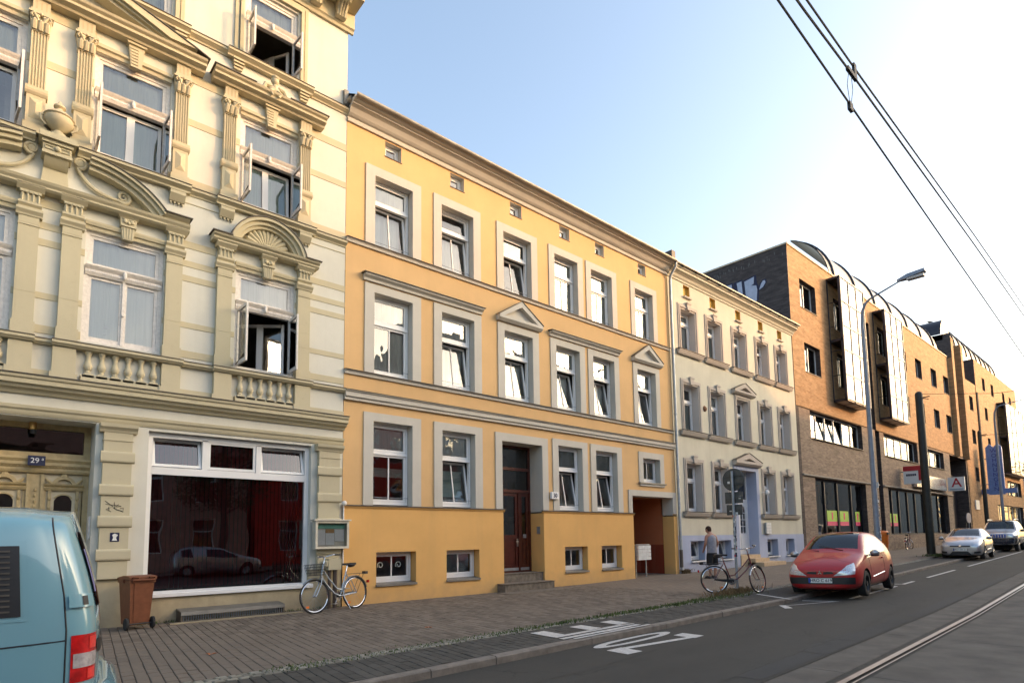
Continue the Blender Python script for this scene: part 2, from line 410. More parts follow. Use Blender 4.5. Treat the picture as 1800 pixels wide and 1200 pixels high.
for p in pavers((.2, 14.1), lambda x: -6.995 + sy(x), lambda x: -5.99 + sy(x)): paver_geo(m, *p, jz=.003)
m.build('dark_pavers', MAT['dpaver'], strip, kind='stuff')
# granite setts between the two kinds of paving
m = MB(); rows = 3; sb = MB()
for r in range(rows):
    x = -.5 + r * .03
    while x < 34:
        l = random.uniform(.075, .13); w = .072 + random.uniform(-.008, .008); v = -5.935 + r * .087 + random.uniform(-.008, .008)
        zc = g(x) + random.uniform(-.004, .008); a = random.uniform(-.09, .09); ca, sa = math.cos(a), math.sin(a); k = random.uniform(.12, .3)
        pts = []
        for zz, f in ((-.04, 1), (-.008, 1), (.002, 1 - k)):
            for i, j in ((-1, -1), (1, -1), (1, 1), (-1, 1)):
                px, py = i * l / 2 * f, j * w / 2 * f
                pts.append((x + l / 2 + px * ca - py * sa, v + sy(x) + px * sa + py * ca, zc + zz))
        m.add(pts, [(8, 9, 10, 11)] + [(i, (i + 1) % 4, 4 + (i + 1) % 4, 4 + i) for i in range(4)] + [(4 + i, 4 + (i + 1) % 4, 8 + (i + 1) % 4, 8 + i) for i in range(4)])
        x += l + random.uniform(.008, .02)
cb = sheet('sett_strip_bed', -1, 34, -5.985, -5.715, -.012, MAT['mossjoint'])
m.build('granite_setts', MAT['cobble'], cb, kind='stuff')
# kerb: one stone after another
kb = sheet('kerb', -8, 46, -7.0, -7.13, -.02, MAT['kerb']); x = -1.0
kmesh = None
while x < 46:
    l = random.choice((.95, 1.0, 1.0, 1.1)); m = MB()
    a = .004; top = .0; b = .02
    if kmesh is None or abs(l - 1.0) > .01:
        prof = [(-.13, -.16), (0, -.16), (0, .0), (-.11, 0.0), (-.13, -.02)]
        m.ext(prof, a, l - a, 'x'); o = m.build('kerb_stone', MAT['kerb'], kb)
        if abs(l - 1.0) < .01: kmesh = o.data
    else:
        o = bpy.data.objects.new('kerb_stone', kmesh); link(o); o.parent = kb
    o.location = (x, -7.0 + sy(x) + random.uniform(-.006, .006), g(x) + random.uniform(-.006, .004)); o.rotation_euler = (0, -.012 if x > 14 else 0, .04 + random.uniform(-.004, .004))
    x += l
# concrete slabs of the tram track, with the grooved rail between them
xs = [4.12 + 3.25 * i for i in range(-2, 14)]
for a, b in zip(xs[:-1], xs[1:]):
    for v0, v1 in ((-10.40, -9.93), (-11.87, -10.665)):
        m = MB(); q = []
        for zz, gp in ((-.25, 0), (-.006, 0), (0, .008)):
            for x, v in ((a + .006 + gp, v0 + gp), (b - .006 - gp, v0 + gp), (b - .006 - gp, v1 - gp), (a + .006 + gp, v1 - gp)):
                q.append((x, v + sy(x), g(x) - .094 + zz + random.uniform(-.001, .001)))
        m.add(q, [(8, 9, 10, 11)] + [(i, (i + 1) % 4, 4 + (i + 1) % 4, 4 + i) for i in range(4)] + [(4 + i, 4 + (i + 1) % 4, 8 + (i + 1) % 4, 8 + i) for i in range(4)])
        m.build('concrete_slab', MAT['slab'], track)
def strip_x(m, x0, x1, va, vb, z, mi=0, n=1):
    for a, b in ((x0, 14.0), (14.0, x1)):
        m.quad((a, va + sy(a), g(a) + z), (b, va + sy(b), g(b) + z), (b, vb + sy(b), g(b) + z), (a, vb + sy(a), g(a) + z), mi)
MAT['railtop'] = pm('polished rail head', (.46, .44, .43), .34, 1.0, .15, 3)
MAT['railside'] = pm('rusty rail side', (.10, .07, .055), .6, .6, .3, 6)
for k, off in enumerate((0.0, -1.505)):
    def rail(m):
        strip_x(m, -60, 140, -10.40 + off, -10.475 + off, -.104, 2)
        strip_x(m, -60, 140, -10.475 + off, -10.50 + off, -.094, 1)
        strip_x(m, -60, 140, -10.50 + off, -10.565 + off, -.088, 0)
        strip_x(m, -60, 140, -10.565 + off, -10.61 + off, -.118, 2)
        strip_x(m, -60, 140, -10.61 + off, -10.63 + off, -.090, 0)
        strip_x(m, -60, 140, -10.63 + off, -10.665 + off, -.104, 2)
    one('tram_rail', rail, [MAT['railtop'], MAT['railside'], MAT['joint']], track)
# painted ground markings
def pq(m, pts, z):
    m.add([(x, y, g(x) + z) for x, y in pts], [tuple(range(len(pts)))])
def stroke(m, a, b, w, z):
    A, B = Vector(a), Vector(b); t = (B - A).normalized(); n = Vector((-t.y, t.x)) * w / 2
    pq(m, [A + n, A - n, B - n, B + n], z)
def letterE(m):
    z = .007
    pq(m, [(6.45, -6.53), (6.45, -6.42), (8.40, -6.36), (8.40, -6.47)], z)
    for x in (6.45, 7.33, 8.10): pq(m, [(x, -6.42), (x + .30, -6.42), (x + .33, -5.93), (x + .03, -5.93)], z)
def letterN(m):
    z = .0075
    pq(m, [(6.42, -6.70), (6.42, -6.60), (8.35, -6.53), (8.35, -6.63)], z)
    pq(m, [(6.55, -6.82), (6.55, -6.755), (8.45, -6.69), (8.45, -6.755)], z + .003)
    pq(m, [(6.45, -6.63), (6.95, -6.63), (8.30, -6.70), (7.9, -6.70)], z + .0005)
def letterO(m):
    z = -.095; cx, cy, rx, ry, w = 7.6, -7.05, .97, .16, .085
    n = 28; o_ = []; i_ = []
    for k in range(n):
        a = 2 * PI * k / n; c, s = math.cos(a), math.sin(a); c = math.copysign(abs(c) ** .7, c)
        o_.append((cx + rx * c, cy + ry * s + .04 * (rx * c))); i_.append((cx + (rx - .26) * c, cy + (ry - w) * s + .04 * rx * c))
    for k in range(n): pq(m, [o_[k], o_[(k + 1) % n], i_[(k + 1) % n], i_[k]], z)
def letterZ(m):
    z = -.0945
    pq(m, [(6.58, -7.71), (6.90, -7.71), (6.92, -7.33), (6.60, -7.33)], z)
    pq(m, [(8.32, -7.64), (8.62, -7.62), (8.62, -7.24), (8.32, -7.26)], z)
    pq(m, [(6.75, -7.44), (6.75, -7.33), (8.50, -7.52), (8.50, -7.63)], z - .0005)
for nme, fn in (('painted_letter', letterE), ('painted_letter', letterN), ('painted_letter', letterO), ('painted_letter', letterZ)): one(nme, fn, MAT['whitepaint'], road)
def bay(m):
    stroke(m, (14.52, -5.58), (13.86, -6.70), .09, .004)
    pq(m, [(13.40, -6.62), (13.48, -6.74), (13.05, -7.08), (12.90, -6.98)], -.095)
    pq(m, [(13.42, -6.74), (13.5, -6.80), (14.95, -7.33), (14.88, -7.24)], -.095)
    stroke(m, (14.62, -6.62), (14.86, -7.28), .07, -.0955)
    for a, b in ((20.2, 21.4), (23.1, 27.3), (29.8, 46)):
        stroke(m, (a, -7.9 + .037 * a), (b, -7.9 + .037 * b), .1, -.096)
    stroke(m, (20.0, -6.55), (20.25, -7.15), .1, -.096)
    stroke(m, (15.6, -7.32), (19.5, -7.18), .1, -.096)
one('parking_bay_lines', bay, MAT['whitepaint'], road)
# weeds and moss
def blades(n, fx, fy, h, mat, name, w=.006):
    m = MB()
    for _ in range(n):
        x = fx(); y = fy(x); z = g(x); a = random.uniform(0, 2 * PI); hh = h * random.uniform(.35, 1.2); l = random.uniform(.2, .9) * hh; ca, sa = math.cos(a), math.sin(a)
        ww = w * random.uniform(.7, 1.6)
        m.add([(x - sa * ww, y + ca * ww, z - .01), (x + sa * ww, y - ca * ww, z - .01), (x + ca * l * .5 + sa * ww * .7, y + sa * l * .5 - ca * ww * .7, z + hh * .7), (x + ca * l, y + sa * l, z + hh)], [(0, 1, 2), (0, 2, 3)])
    return m.build(name, mat, kind='stuff', label=name.replace('_', ' ') + ' growing between the granite setts', cat='weeds')
def clump(lo, hi, cs):
    def f():
        if random.random() < .55:
            c = random.choice(cs); return random.gauss(c, .22)
        return random.uniform(lo, hi)
    return f
blades(2300, clump(6.5, 15.0, [7.6, 8.9, 9.6, 10.3, 11.1, 11.6, 12.1, 12.6, 13.1, 13.6, 14.1]), lambda x: sy(x) + random.gauss(-5.85, .07 + max(0, min(x - 11, 3)) * .03), .05, MAT['grass'], 'green_weeds', .008)
blades(900, clump(2.5, 7, [3, 4.2, 5.1, 6.1, 6.6]), lambda x: sy(x) + random.gauss(-5.85, .09), .025, MAT['grass'], 'low_moss', .008)
blades(800, lambda: random.gauss(14.35, .5), lambda x: sy(x) + random.gauss(-5.62, .16), .13, MAT['drygrass'], 'dry_weeds', .006)
blades(260, lambda: random.uniform(2.3, 6.2), lambda x: random.gauss(-.05, .03), .05, MAT['grass'], 'wall_foot_weeds', .008)
blades(900, lambda: random.gauss(36.8, .45), lambda x: random.gauss(-4.3, .3), .12, MAT['grass'], 'mast_foot_weeds', .012)
MAT['leaf'] = pm('orange fallen leaf', (.50, .17, .07), .7)
for i, (x, y, s) in enumerate(((2.42, -4.15, .07), (5.75, -4.25, .06))):
    m = MB()
    for k in range(3):
        a = k * 2.1 + i; ca, sa = math.cos(a), math.sin(a)
        m.add([(x, y, .006), (x + s * .6 * ca - s * .3 * sa, y + s * .6 * sa + s * .3 * ca, .02), (x + s * 1.3 * ca, y + s * 1.3 * sa, .012), (x + s * .6 * ca + s * .3 * sa, y + s * .6 * sa - s * .3 * ca, .022)], [(0, 1, 2, 3)])
    m.build('fallen_leaf', MAT['leaf'], label=('orange fallen leaf on the pavement in front of the iron cellar grating', 'orange fallen leaf on the pavement in front of the white bicycle')[i], cat='leaf')

# long cracks and seams in the asphalt, and tar lines beside the slabs
def crack(m, pts, w, z):
    P = []
    for (x0, v0), (x1, v1) in zip(pts[:-1], pts[1:]):
        n = max(2, int(abs(x1 - x0) / .12))
        for i in range(n): t = i / n; P.append((x0 + (x1 - x0) * t, v0 + (v1 - v0) * t + random.uniform(-.02, .02)))
    P.append(pts[-1]); q = []
    for x, v in P: ww = w * random.uniform(.3, 1.3); q += [(x, v + sy(x) - ww, g(x) + z), (x, v + sy(x) + ww, g(x) + z)]
    m.add(q, [(2 * i, 2 * i + 1, 2 * i + 3, 2 * i + 2) for i in range(len(P) - 1)])
for pts, w in (([(4, -9.62), (9, -9.55), (11, -9.60)], .012), ([(11.2, -9.5), (13.5, -9.35), (15.2, -9.42)], .010), ([(9.2, -9.55), (9.6, -9.2), (10.6, -8.9), (11.0, -8.3)], .006), ([(12.5, -7.9), (14.5, -8.1), (16.2, -7.8)], .006), ([(20, -9.2), (27, -9.15), (33, -9.2)], .014), ([(3, -8.1), (5.5, -8.2), (7.2, -8.05)], .006)):
    one('road_crack', lambda m: crack(m, pts, w, -.0955), MAT['joint'], road)
one('road_seam', lambda m: strip_x(m, -5, 60, -9.905, -9.93, -.0925), MAT['joint'], track)
# ================= BUILDING HELPERS =================
def wallmesh(m, x0, x1, z0, z1, ops, y=0.0, depth=.25, mi=0, ri=0):
    """flat front with rectangular openings (x0,x1,z0,z1[,depth]) and their reveals"""
    xs = sorted(set([x0, x1] + [v for o in ops for v in o[:2] if x0 < v < x1])); zs = sorted(set([z0, z1] + [v for o in ops for v in o[2:4] if z0 < v < z1]))
    for a, b in zip(xs[:-1], xs[1:]):
        for c, d in zip(zs[:-1], zs[1:]):
            mx, mz = (a + b) / 2, (c + d) / 2
            if any(o[0] < mx < o[1] and o[2] < mz < o[3] for o in ops): continue
            m.quad((a, y, c), (b, y, c), (b, y, d), (a, y, d), mi)
    for o in ops:
        a, b = o[:2]; c, d = max(o[2], z0), min(o[3], z1); dp = y + (o[4] if len(o) > 4 else depth)
        m.quad((a, y, c), (a, dp, c), (a, dp, d), (a, y, d), ri); m.quad((b, y, c), (b, y, d), (b, dp, d), (b, dp, c), ri)
        if d < z1 - .001: m.quad((a, y, d), (a, dp, d), (b, dp, d), (b, y, d), ri)
        if c > z0 + .001: m.quad((a, y, c), (b, y, c), (b, dp, c), (a, dp, c), ri)
def shell(par, x0, x1, z1, back, wallm, roofm, floors, front=.34, zs=-.3, roof=True, cutx=None):
    """side walls, back wall, floors and roof behind a front"""
    def f(m):
        m.box(x0, x0 + .2, front, back, zs, z1); m.box(x1 - .2, x1, front, back, zs, z1); m.box(x0 + .2, x1 - .2, back - .2, back, zs, z1)
    one('side_walls', f, wallm, par)
    def f2(m):
        for z in floors: m.box(x0 + .2, (x1 - .2) if not (cutx and z < 3.2) else cutx, front, back - .2, z - .12, z)
        m.box(x0 + .2, x1 - .2, 3.4, 3.5, 0, z1)
        n = max(2, int((x1 - x0) / 2.6))
        for i in range(1, n): xx = x0 + (x1 - x0) * i / n; m.box(xx - .05, xx + .05, front + .1, 3.4, 0, z1)
    one('interior_walls', f2, MAT['room'], par)
def ring(m, x0, x1, z0, z1, w, y0, y1, mi=0, wb=None, wt=None):
    wb = wb or w; wt = wt or w
    m.box(x0, x0 + w, y0, y1, z0, z1, mi); m.box(x1 - w, x1, y0, y1, z0, z1, mi)
    m.box(x0 + w, x1 - w, y0, y1, z0, z0 + wb, mi); m.box(x0 + w, x1 - w, y0, y1, z1 - wt, z1, mi)
def pane(par, x0, x1, z0, z1, y, mat, T=None, name='pane'):
    m = MB(); m.quad((x0, y, z0), (x1, y, z0), (x1, y, z1), (x0, y, z1))
    if T: m.xf(T)
    return m.build(name, mat, par)
def tiltM(z, y, a): return Matrix.Translation((0, y, z)) @ Matrix.Rotation(-a, 4, 'X') @ Matrix.Translation((0, -y, -z))
def curtain(par, x0, x1, z0, z1, y, kind):
    if kind == 'blind':
        m = MB(); z = z0
        while z < z1: m.add([(x0, y, z), (x1, y, z), (x1, y + .018, z + .02), (x0, y + .018, z + .02)], [(0, 1, 2, 3)]); z += .026
        m.build('blind', MAT['blind'], par)
    elif kind == 'pleat':
        m = MB(); z = z0; i = 0; n = max(2, int((z1 - z0) / .02)); vv = []
        for k in range(n + 1): zz = z0 + (z1 - z0) * k / n; yy = y + (k % 2) * .012; vv += [(x0, yy, zz), (x1, yy, zz)]
        m.add(vv, [(2 * k, 2 * k + 1, 2 * k + 3, 2 * k + 2) for k in range(n)])
        m.box(x0, x1, y - .01, y + .02, z0 - .02, z0); m.box(x0, x1, y - .01, y + .02, z1, z1 + .02)
        m.build('pleated_blind', MAT['pleat'], par)
    else:
        m = MB(); n = max(6, int((x1 - x0) / .045)); ph = random.uniform(0, 6); vv = []
        for k in range(n + 1):
            x = x0 + (x1 - x0) * k / n; yy = y + .02 * math.sin(k * 1.9 + ph) + .012 * math.sin(k * .7 + ph)
            vv += [(x, yy, z0), (x, yy * .6 + y * .4, z1)]
        m.add(vv, [(2 * k, 2 * k + 2, 2 * k + 3, 2 * k + 1) for k in range(n)])
        m.build('curtain', MAT[kind], par, smooth='all')
def pvc(par, x0, x1, z0, z1, y, zt=None, tilt=0.0, ttop=0.0, cur=('net', 'net'), mull=True, bar=True, glass='glass', sill=None, fw=.055):
    """white framed window: fixed frame, upper light, lower sash with a glazing bar"""
    W = MAT['white']; m = MB()
    ring(m, x0, x1, z0, z1, fw, y, y + .08, wb=fw + .02)
    if zt: m.box(x0 + fw, x1 - fw, y, y + .08, zt - .035, zt + .035); m.box(x0 + fw * .5, x1 - fw * .5, y - .03, y, zt - .045, zt - .005)
    w = m.build('window', W, par)
    a0, a1 = x0 + fw, x1 - fw
    def sash(c, d, tl, mul):
        m = MB(); T = tiltM(c, y + .04, tl) if tl else None
        ring(m, a0 + .004, a1 - .004, c + .004, d - .004, .055, y + .008, y + .055)
        if mul: mx = (a0 + a1) / 2; m.box(mx - .016, mx + .016, y + .012, y + .05, c + .05, d - .05)
        if T: m.xf(T)
        s = m.build('sash', W, w)
        pane(w, a0 + .055, a1 - .055, c + .055, d - .055, y + .03, MAT[glass], T)
    if zt:
        sash(z0 + fw + .02, zt - .035, tilt, mull); sash(zt + .035, z1 - fw, ttop, False)
        if cur[0]: curtain(w, a0 + .02, a1 - .02, *(cur[2] if len(cur) > 2 else (z0 + .09, zt - .05)), y + .10 + (.22 if tilt else 0), cur[0])
        if cur[1]: curtain(w, a0 + .02, a1 - .02, zt + .05, z1 - .06, y + .09 + (.10 if ttop else 0), cur[1])
    else:
        sash(z0 + fw + .02, z1 - fw, tilt, mull)
        if cur[0]: curtain(w, a0 + .02, a1 - .02, z0 + .09, z1 - .06, y + .16 + (.1 if tilt else 0), cur[0])
    if bar:   # thin safety rail on pins in front of the sash
        def f(m):
            z = z0 + .17; m.tube([(x0 + .01, y - .05, z), (x1 - .01, y - .05, z)], .006, 5); m.tube([(x0 + .01, y - .05, z), (x0 + .01, y + .02, z)], .006, 5); m.tube([(x1 - .01, y - .05, z), (x1 - .01, y + .02, z)], .006, 5)
        one('guard_rail', f, MAT['galv'], w)
    if sill: one('sill', lambda m: m.ext([(y + .01, z0 - .015), (y + .01, z0 + .012), (sill, z0 - .035), (sill, z0 - .06), (sill + .02, z0 - .045)], x0 - .0, x1 + .0, 'x'), MAT['tin'], w)
    return w
def mould(par, name, prof, x0, x1, mat, **k):
    return one(name, lambda m: m.ext(prof, x0, x1, 'x'), mat, par, **k)
def pediment(par, cx, hw, zb, za, proj, th, mat, cap):
    """small triangular gable with raking mouldings over a window"""
    def f(m):
        m.ext([(0.0, zb), (-proj * .55, zb), (-proj, zb + th * .45), (-proj, zb + th), (0.0, zb + th)], cx - hw, cx + hw, 'x', 0)
        dz = za - zb - th; L = math.hypot(hw, dz)
        for s in (-1, 1):
            p = [(cx + s * hw, zb + th), (cx, za), (cx, za - th * 1.15), (cx + s * (hw - th * 1.15 * hw / max(dz, .01) * .8), zb + th)]
            m.ext(p, -proj, -.002, 'y', 0)
        m.add([(cx - hw * .7, -.03, zb + th), (cx + hw * .7, -.03, zb + th), (cx, -.03, za - th)], [(0, 1, 2)], 0)
    o = one('pediment', f, mat, par)
    def c(m):
        for s in (-1, 1): m.ext([(cx + s * (hw + .02), zb + th + .004), (cx, za + .004), (cx, za + .022), (cx + s * (hw + .02), zb + th + .022)], -proj - .02, 0, 'y')
    one('flashing', c, cap, o)
    return o
def surround(par, x0, x1, z0, z1, w, proj, mat, wt=None):
    wt = wt or w
    def f(m):
        m.box(x0 - w, x0, -proj, .0, z0, z1 + wt); m.box(x1, x1 + w, -proj, .0, z0, z1 + wt); m.box(x0, x1, -proj, .0, z1, z1 + wt)
    return one('window_surround', f, mat, par)
# ================= ORANGE HOUSE =================
OH = bthing('orange_house', 'apricot orange three storey house with number 30 beside its dark red door', 'house', (13.0, 0, 0))
OX0, OX1 = 6.27, 19.73
OW = [(7.03, 8.12), (9.03, 10.12), (11.24, 12.37), (13.39, 14.49), (15.16, 16.27), (17.59, 18.69)]
R1, R2, R3 = (2.285, 4.30), (5.46, 7.48), (8.665, 10.49)
ops = [(a, b, R3[0], R3[1]) for a, b in OW] + [(a, b, R2[0], R2[1]) for a, b in OW] + [(a, b, R1[0], R1[1]) for i, (a, b) in enumerate(OW) if i not in (2, 5)]
ops += [(11.09, 12.68, 2.24, 4.22, .62), (17.74, 18.77, 3.37, 4.25), (17.04, 19.51, 2.24, 2.88, .5)]
VC = [7.55, 9.58, 11.78, 13.92, 15.68, 18.10]
ops += [(c - .235, c + .235, 11.14, 11.54, .2) for c in VC]
m = MB(); wallmesh(m, OX0, OX1, 2.24, 12.0, ops, 0, .21, 0, 1); m.build('front_wall', [MAT['o_wall'], MAT['o_trim']], OH)
CELL = [(7.12, 8.22), (9.14, 10.22), (13.57, 14.62), (15.30, 16.35)]
def plinth(par, name, mat, edges, z0, z1, ops_, y, dep):
    # edges: (x0, x1, reveal depth at the left end, reveal depth at the right end)
    for x0, x1, dl, dr in edges:
        m = MB(); wallmesh(m, x0, x1, z0, z1, [o for o in ops_ if x0 < o[0] and o[1] < x1], y, dep)
        for x, d in ((x0, dl), (x1, dr)):
            if d: m.quad((x, y, z0), (x, y + d, z0), (x, y + d, z1), (x, y, z1))
        m.build(name, mat, par)
plinth(OH, 'plinth_wall', MAT['o_plinth'], ((OX0, 11.09, 0, .62), (12.68, 17.04, .62, .5), (19.51, OX1, .5, 0)), -.2, 2.20, [(a, b, .42, 1.18) for a, b in CELL], -.04, .27)
for a, b in ((OX0, 11.13), (12.64, 17.08)):
    mould(OH, 'plinth_band', [(0, 2.20), (-.05, 2.20), (-.075, 2.235), (-.075, 2.25), (0, 2.25)], a, b, MAT['o_plinth'])
    mould(OH, 'plinth_flashing', [(0, 2.252), (-.095, 2.252), (-.095, 2.265), (0, 2.285)], a - .01, b + .02, MAT['tindark'])
for a, b, prof in ((OX0, OX1 - .05, 8.55), (OX0, OX1 - .05, 5.34)):
    mould(OH, 'belt_course', [(0, prof), (-.05, prof), (-.06, prof + .05), (-.09, prof + .085), (0, prof + .085)], a, b, MAT['o_trim'])
    mould(OH, 'belt_flashing', [(0, prof + .087), (-.115, prof + .087), (-.115, prof + .098), (0, prof + .118)], a, b, MAT['tindark'])
mould(OH, 'cornice_band', [(0, 4.72), (-.07, 4.72), (-.07, 4.77), (-.115, 4.80), (-.115, 4.90), (-.15, 4.915), (-.15, 4.935), (0, 4.935)], OX0, OX1 - .02, MAT['o_trim'])
mould(OH, 'cornice_flashing', [(0, 4.937), (-.17, 4.937), (-.17, 4.95), (0, 4.97)], OX0, OX1 - .02, MAT['tindark'])
mould(OH, 'eaves_cornice', [(0, 11.58), (-.05, 11.58), (-.06, 11.63), (-.03, 11.65), (-.03, 11.70), (-.08, 11.72), (-.13, 11.76), (-.20, 11.86), (-.28, 11.90), (-.30, 11.90), (-.30, 11.93), (-.38, 11.95), (-.42, 11.99), (-.42, 12.03), (0, 12.03)], OX0, OX1, MAT['o_trim'])
def gut(m):
    pr = [(-.44 - .075 * math.cos(a), 12.045 - .075 * math.sin(a)) for a in [PI * i / 8 for i in range(9)]]; pr = pr + [(p[0], p[1] + .006) for p in pr[::-1]]
    m.ext(pr, OX0 - .0, OX1, 'x')
    m.quad((OX0, -.40, 12.05), (OX1, -.40, 12.05), (OX1, 4.5, 15.2), (OX0, 4.5, 15.2)); m.quad((OX0, 9.4, 12.05), (OX1, 9.4, 12.05), (OX1, 4.5, 15.2), (OX0, 4.5, 15.2))
    m.add([(OX0, 0, 12), (OX0, 9.2, 12), (OX0, 4.5, 15.15)], [(0, 1, 2)]); m.add([(OX1, 0, 12), (OX1, 9.2, 12), (OX1, 4.5, 15.15)], [(0, 1, 2)])
one('roof_and_gutter', gut, MAT['tin'], OH)
shell(OH, OX0, OX1, 12.0, 9.2, MAT['o_trim'], MAT['tin'], [2.1, 5.1, 8.3, 11.0, 12.0], front=.70, cutx=17.0)
# parapet fire wall stub with dark tar paper at the party line
one('fire_wall', lambda m: m.box(OX1 - .22, OX1 + .02, -.42, 5, 12.0, 12.42), MAT['tindark'], OH)
# rows of windows
tl3 = [.10, .10, .14, 0, 0, 0]; tl2 = [0, .13, .14, .17, .16, .14]; tl1 = [0, .15, None, .17, .17, None]
cu3 = [('net', 'net'), ('net', None), (None, None), ('net', 'net'), ('net', 'net'), ('net', 'net')]
cu2 = [('net', 'net'), ('net', 'net'), ('net', 'net'), ('net', 'net'), ('net', 'net'), (None, 'net')]
for i, (a, b) in enumerate(OW):
    surround(OH, a, b, R3[0] - .002, R3[1], .255, .03, MAT['o_trim'], .235); pvc(OH, a + .012, b - .012, R3[0] + .03, R3[1], .19, R3[0] + 1.22, tl3[i], .1 if i == 1 else 0, cu3[i])
    surround(OH, a, b, R2[0], R2[1], .255, .03, MAT['o_trim'], .2); pvc(OH, a + .012, b - .012, R2[0] + .03, R2[1], .19, R2[0] + 1.33, tl2[i], 0, cu2[i])
    if tl1[i] is not None:
        surround(OH, a, b, R1[0], R1[1], .255, .03, MAT['o_trim'], .2)
        cur = [('pleat', 'net', (3.02, 3.2)), ('pleat', 'net', (2.62, 3.28)), None, (None, 'blind'), (None, 'blind'), None][i]
        pvc(OH, a + .012, b - .012, R1[0] + .03, R1[1], .19, R1[0] + 1.29, tl1[i], 0, cur)
for i, c in enumerate(VC):
    pvc(OH, c - .225, c + .225, 11.15, 11.53, .15, None, 0, 0, (None,), False, False, fw=.04)
    one('vent_sill', lambda m: m.box(c - .25, c + .25, -.02, .15, 11.12, 11.138), MAT['tindark'], OH)
for i, (a, b) in enumerate(CELL):
    pvc(OH, a, b - .02, .46, 1.18, .18, None, 0, 0, ((None,), ('blind',), (None,), (None,))[i], True, False)
    one('cellar_sill', lambda m: m.ext([(.2, .46), (-.085, .425), (-.085, .38), (-.07, .375), (.2, .40)], a - .01, b + .01, 'x'), MAT['tin'], OH)
# scroll painted on the first cellar pane
def scr(m):
    for cx, s in ((7.36, 1), (7.86, 1)):
        p = []
        for k in range(26):
            t = k / 25 * 2.4 * PI; r = .03 + .055 * k / 25
            p.append((cx + r * math.cos(t + 2.5), .20, .86 + r * math.sin(t + 2.5)))
        m.tube(p, .012, 4)
one('window_scroll', scr, MAT['blind'], OH)
surround(OH, 17.74, 18.77, 3.37, 4.25, .25, .03, MAT['o_trim'], .22); pvc(OH, 17.75, 18.76, 3.40, 4.25, .19, None, 0, 0, ('ochre',), True, False)
mould(OH, 'small_window_sill', [(.19, 3.40), (-.09, 3.37), (-.09, 3.33), (0, 3.32), (.19, 3.37)], 17.45, 19.06, MAT['tin'])
mould(OH, 'small_window_apron', [(0, 3.25), (-.05, 3.25), (-.05, 3.32), (0, 3.32)], 17.52, 19.0, MAT['o_trim'])
# hoods and pediments above the first floor windows
for a, b in ((6.66, 10.46), (13.03, 16.60)):
    mould(OH, 'window_hood', [(0, 7.72), (-.06, 7.72), (-.07, 7.78), (-.15, 7.83), (-.16, 7.87), (0, 7.87)], a + .07, b - .07, MAT['o_trim'])
    mould(OH, 'hood_flashing', [(0, 7.872), (-.19, 7.872), (-.19, 7.888), (0, 7.91)], a + .03, b - .03, MAT['tindark'])
pediment(OH, 11.82, .87, 7.72, 8.43, .17, .15, MAT['o_trim'], MAT['tindark'])
pediment(OH, 18.16, .87, 7.72, 8.43, .17, .15, MAT['o_trim'], MAT['tindark'])
# entrance
surround(OH, 11.09, 12.68, 2.285, 4.22, .245, .03, MAT['o_trim'], .235)
DM = MAT['doorred']
def dframe(m):
    x0, x1, y = 11.09, 12.68, .52
    ring(m, x0, x1, .47, 4.22, .07, y, y + .1, wb=.05)
    for z in (2.86, 3.52): m.box(x0 + .07, x1 - .07, y - .02, y + .08, z - .045, z + .045)
    m.box(12.16, 12.22, y - .015, y + .07, .52, 2.815)
dfr = one('entrance_door', dframe, DM, OH)
def leaf(m):
    y = .54
    for a, b in ((11.17, 12.155), (12.225, 12.60)):
        ring(m, a, b, .54, 2.81, .10, y, y + .05, wb=.14); m.box(a + .1, b - .1, y, y + .05, 1.44, 1.56)
        m.box(a + .1, b - .1, y + .025, y + .04, .68, 1.44); m.box(a + .14, b - .14, y + .008, y + .026, .74, 1.38)
one('door_leaf', leaf, DM, dfr)
one('kick_plate', lambda m: m.box(11.18, 12.59, .525, .54, .475, .60), MAT['galv'], dfr)
for a, b, c, d in ((11.16, 12.61, 2.905, 3.475), (11.16, 12.61, 3.565, 4.15), (11.27, 12.055, 1.56, 2.71), (12.325, 12.50, 1.56, 2.71)):
    pane(dfr, a, b, c, d, .57, MAT['glassd'])
one('door_handle', lambda m: (m.box(12.10, 12.14, .51, .54, 1.22, 1.45), m.tube([(12.12, .51, 1.36), (12.12, .47, 1.36), (12.02, .47, 1.36)], .011, 6)), MAT['steel'], dfr)
one('letter_slot', lambda m: m.box(12.36, 12.48, .525, .54, 1.47, 1.58), MAT['galv'], dfr)
for x0, x1, y0, y1, z0, z1 in ((10.84, 12.74, -.37, .1, -.1, .225), (11.095, 12.675, .02, .52, .1, .47)):
    m = MB(); m.box(x0, x1, y0, y1, z0, z1 - .015); m.box(x0 - .01, x1 + .01, y0 - .02, y1, z1 - .015, z1); m.build('step', MAT['stone'], OH)
one('step_slab', lambda m: m.ext([(10.55, -.92), (12.78, -.92), (13.25, -.46), (13.25, -.36), (10.55, -.36)], -.05, .014, 'z'), MAT['stone'], OH)
one('intercom', lambda m: (m.box(12.655, 12.676, .12, .24, 1.58, 1.80), m.box(12.645, 12.656, .15, .21, 1.62, 1.74)), MAT['galv'], OH)
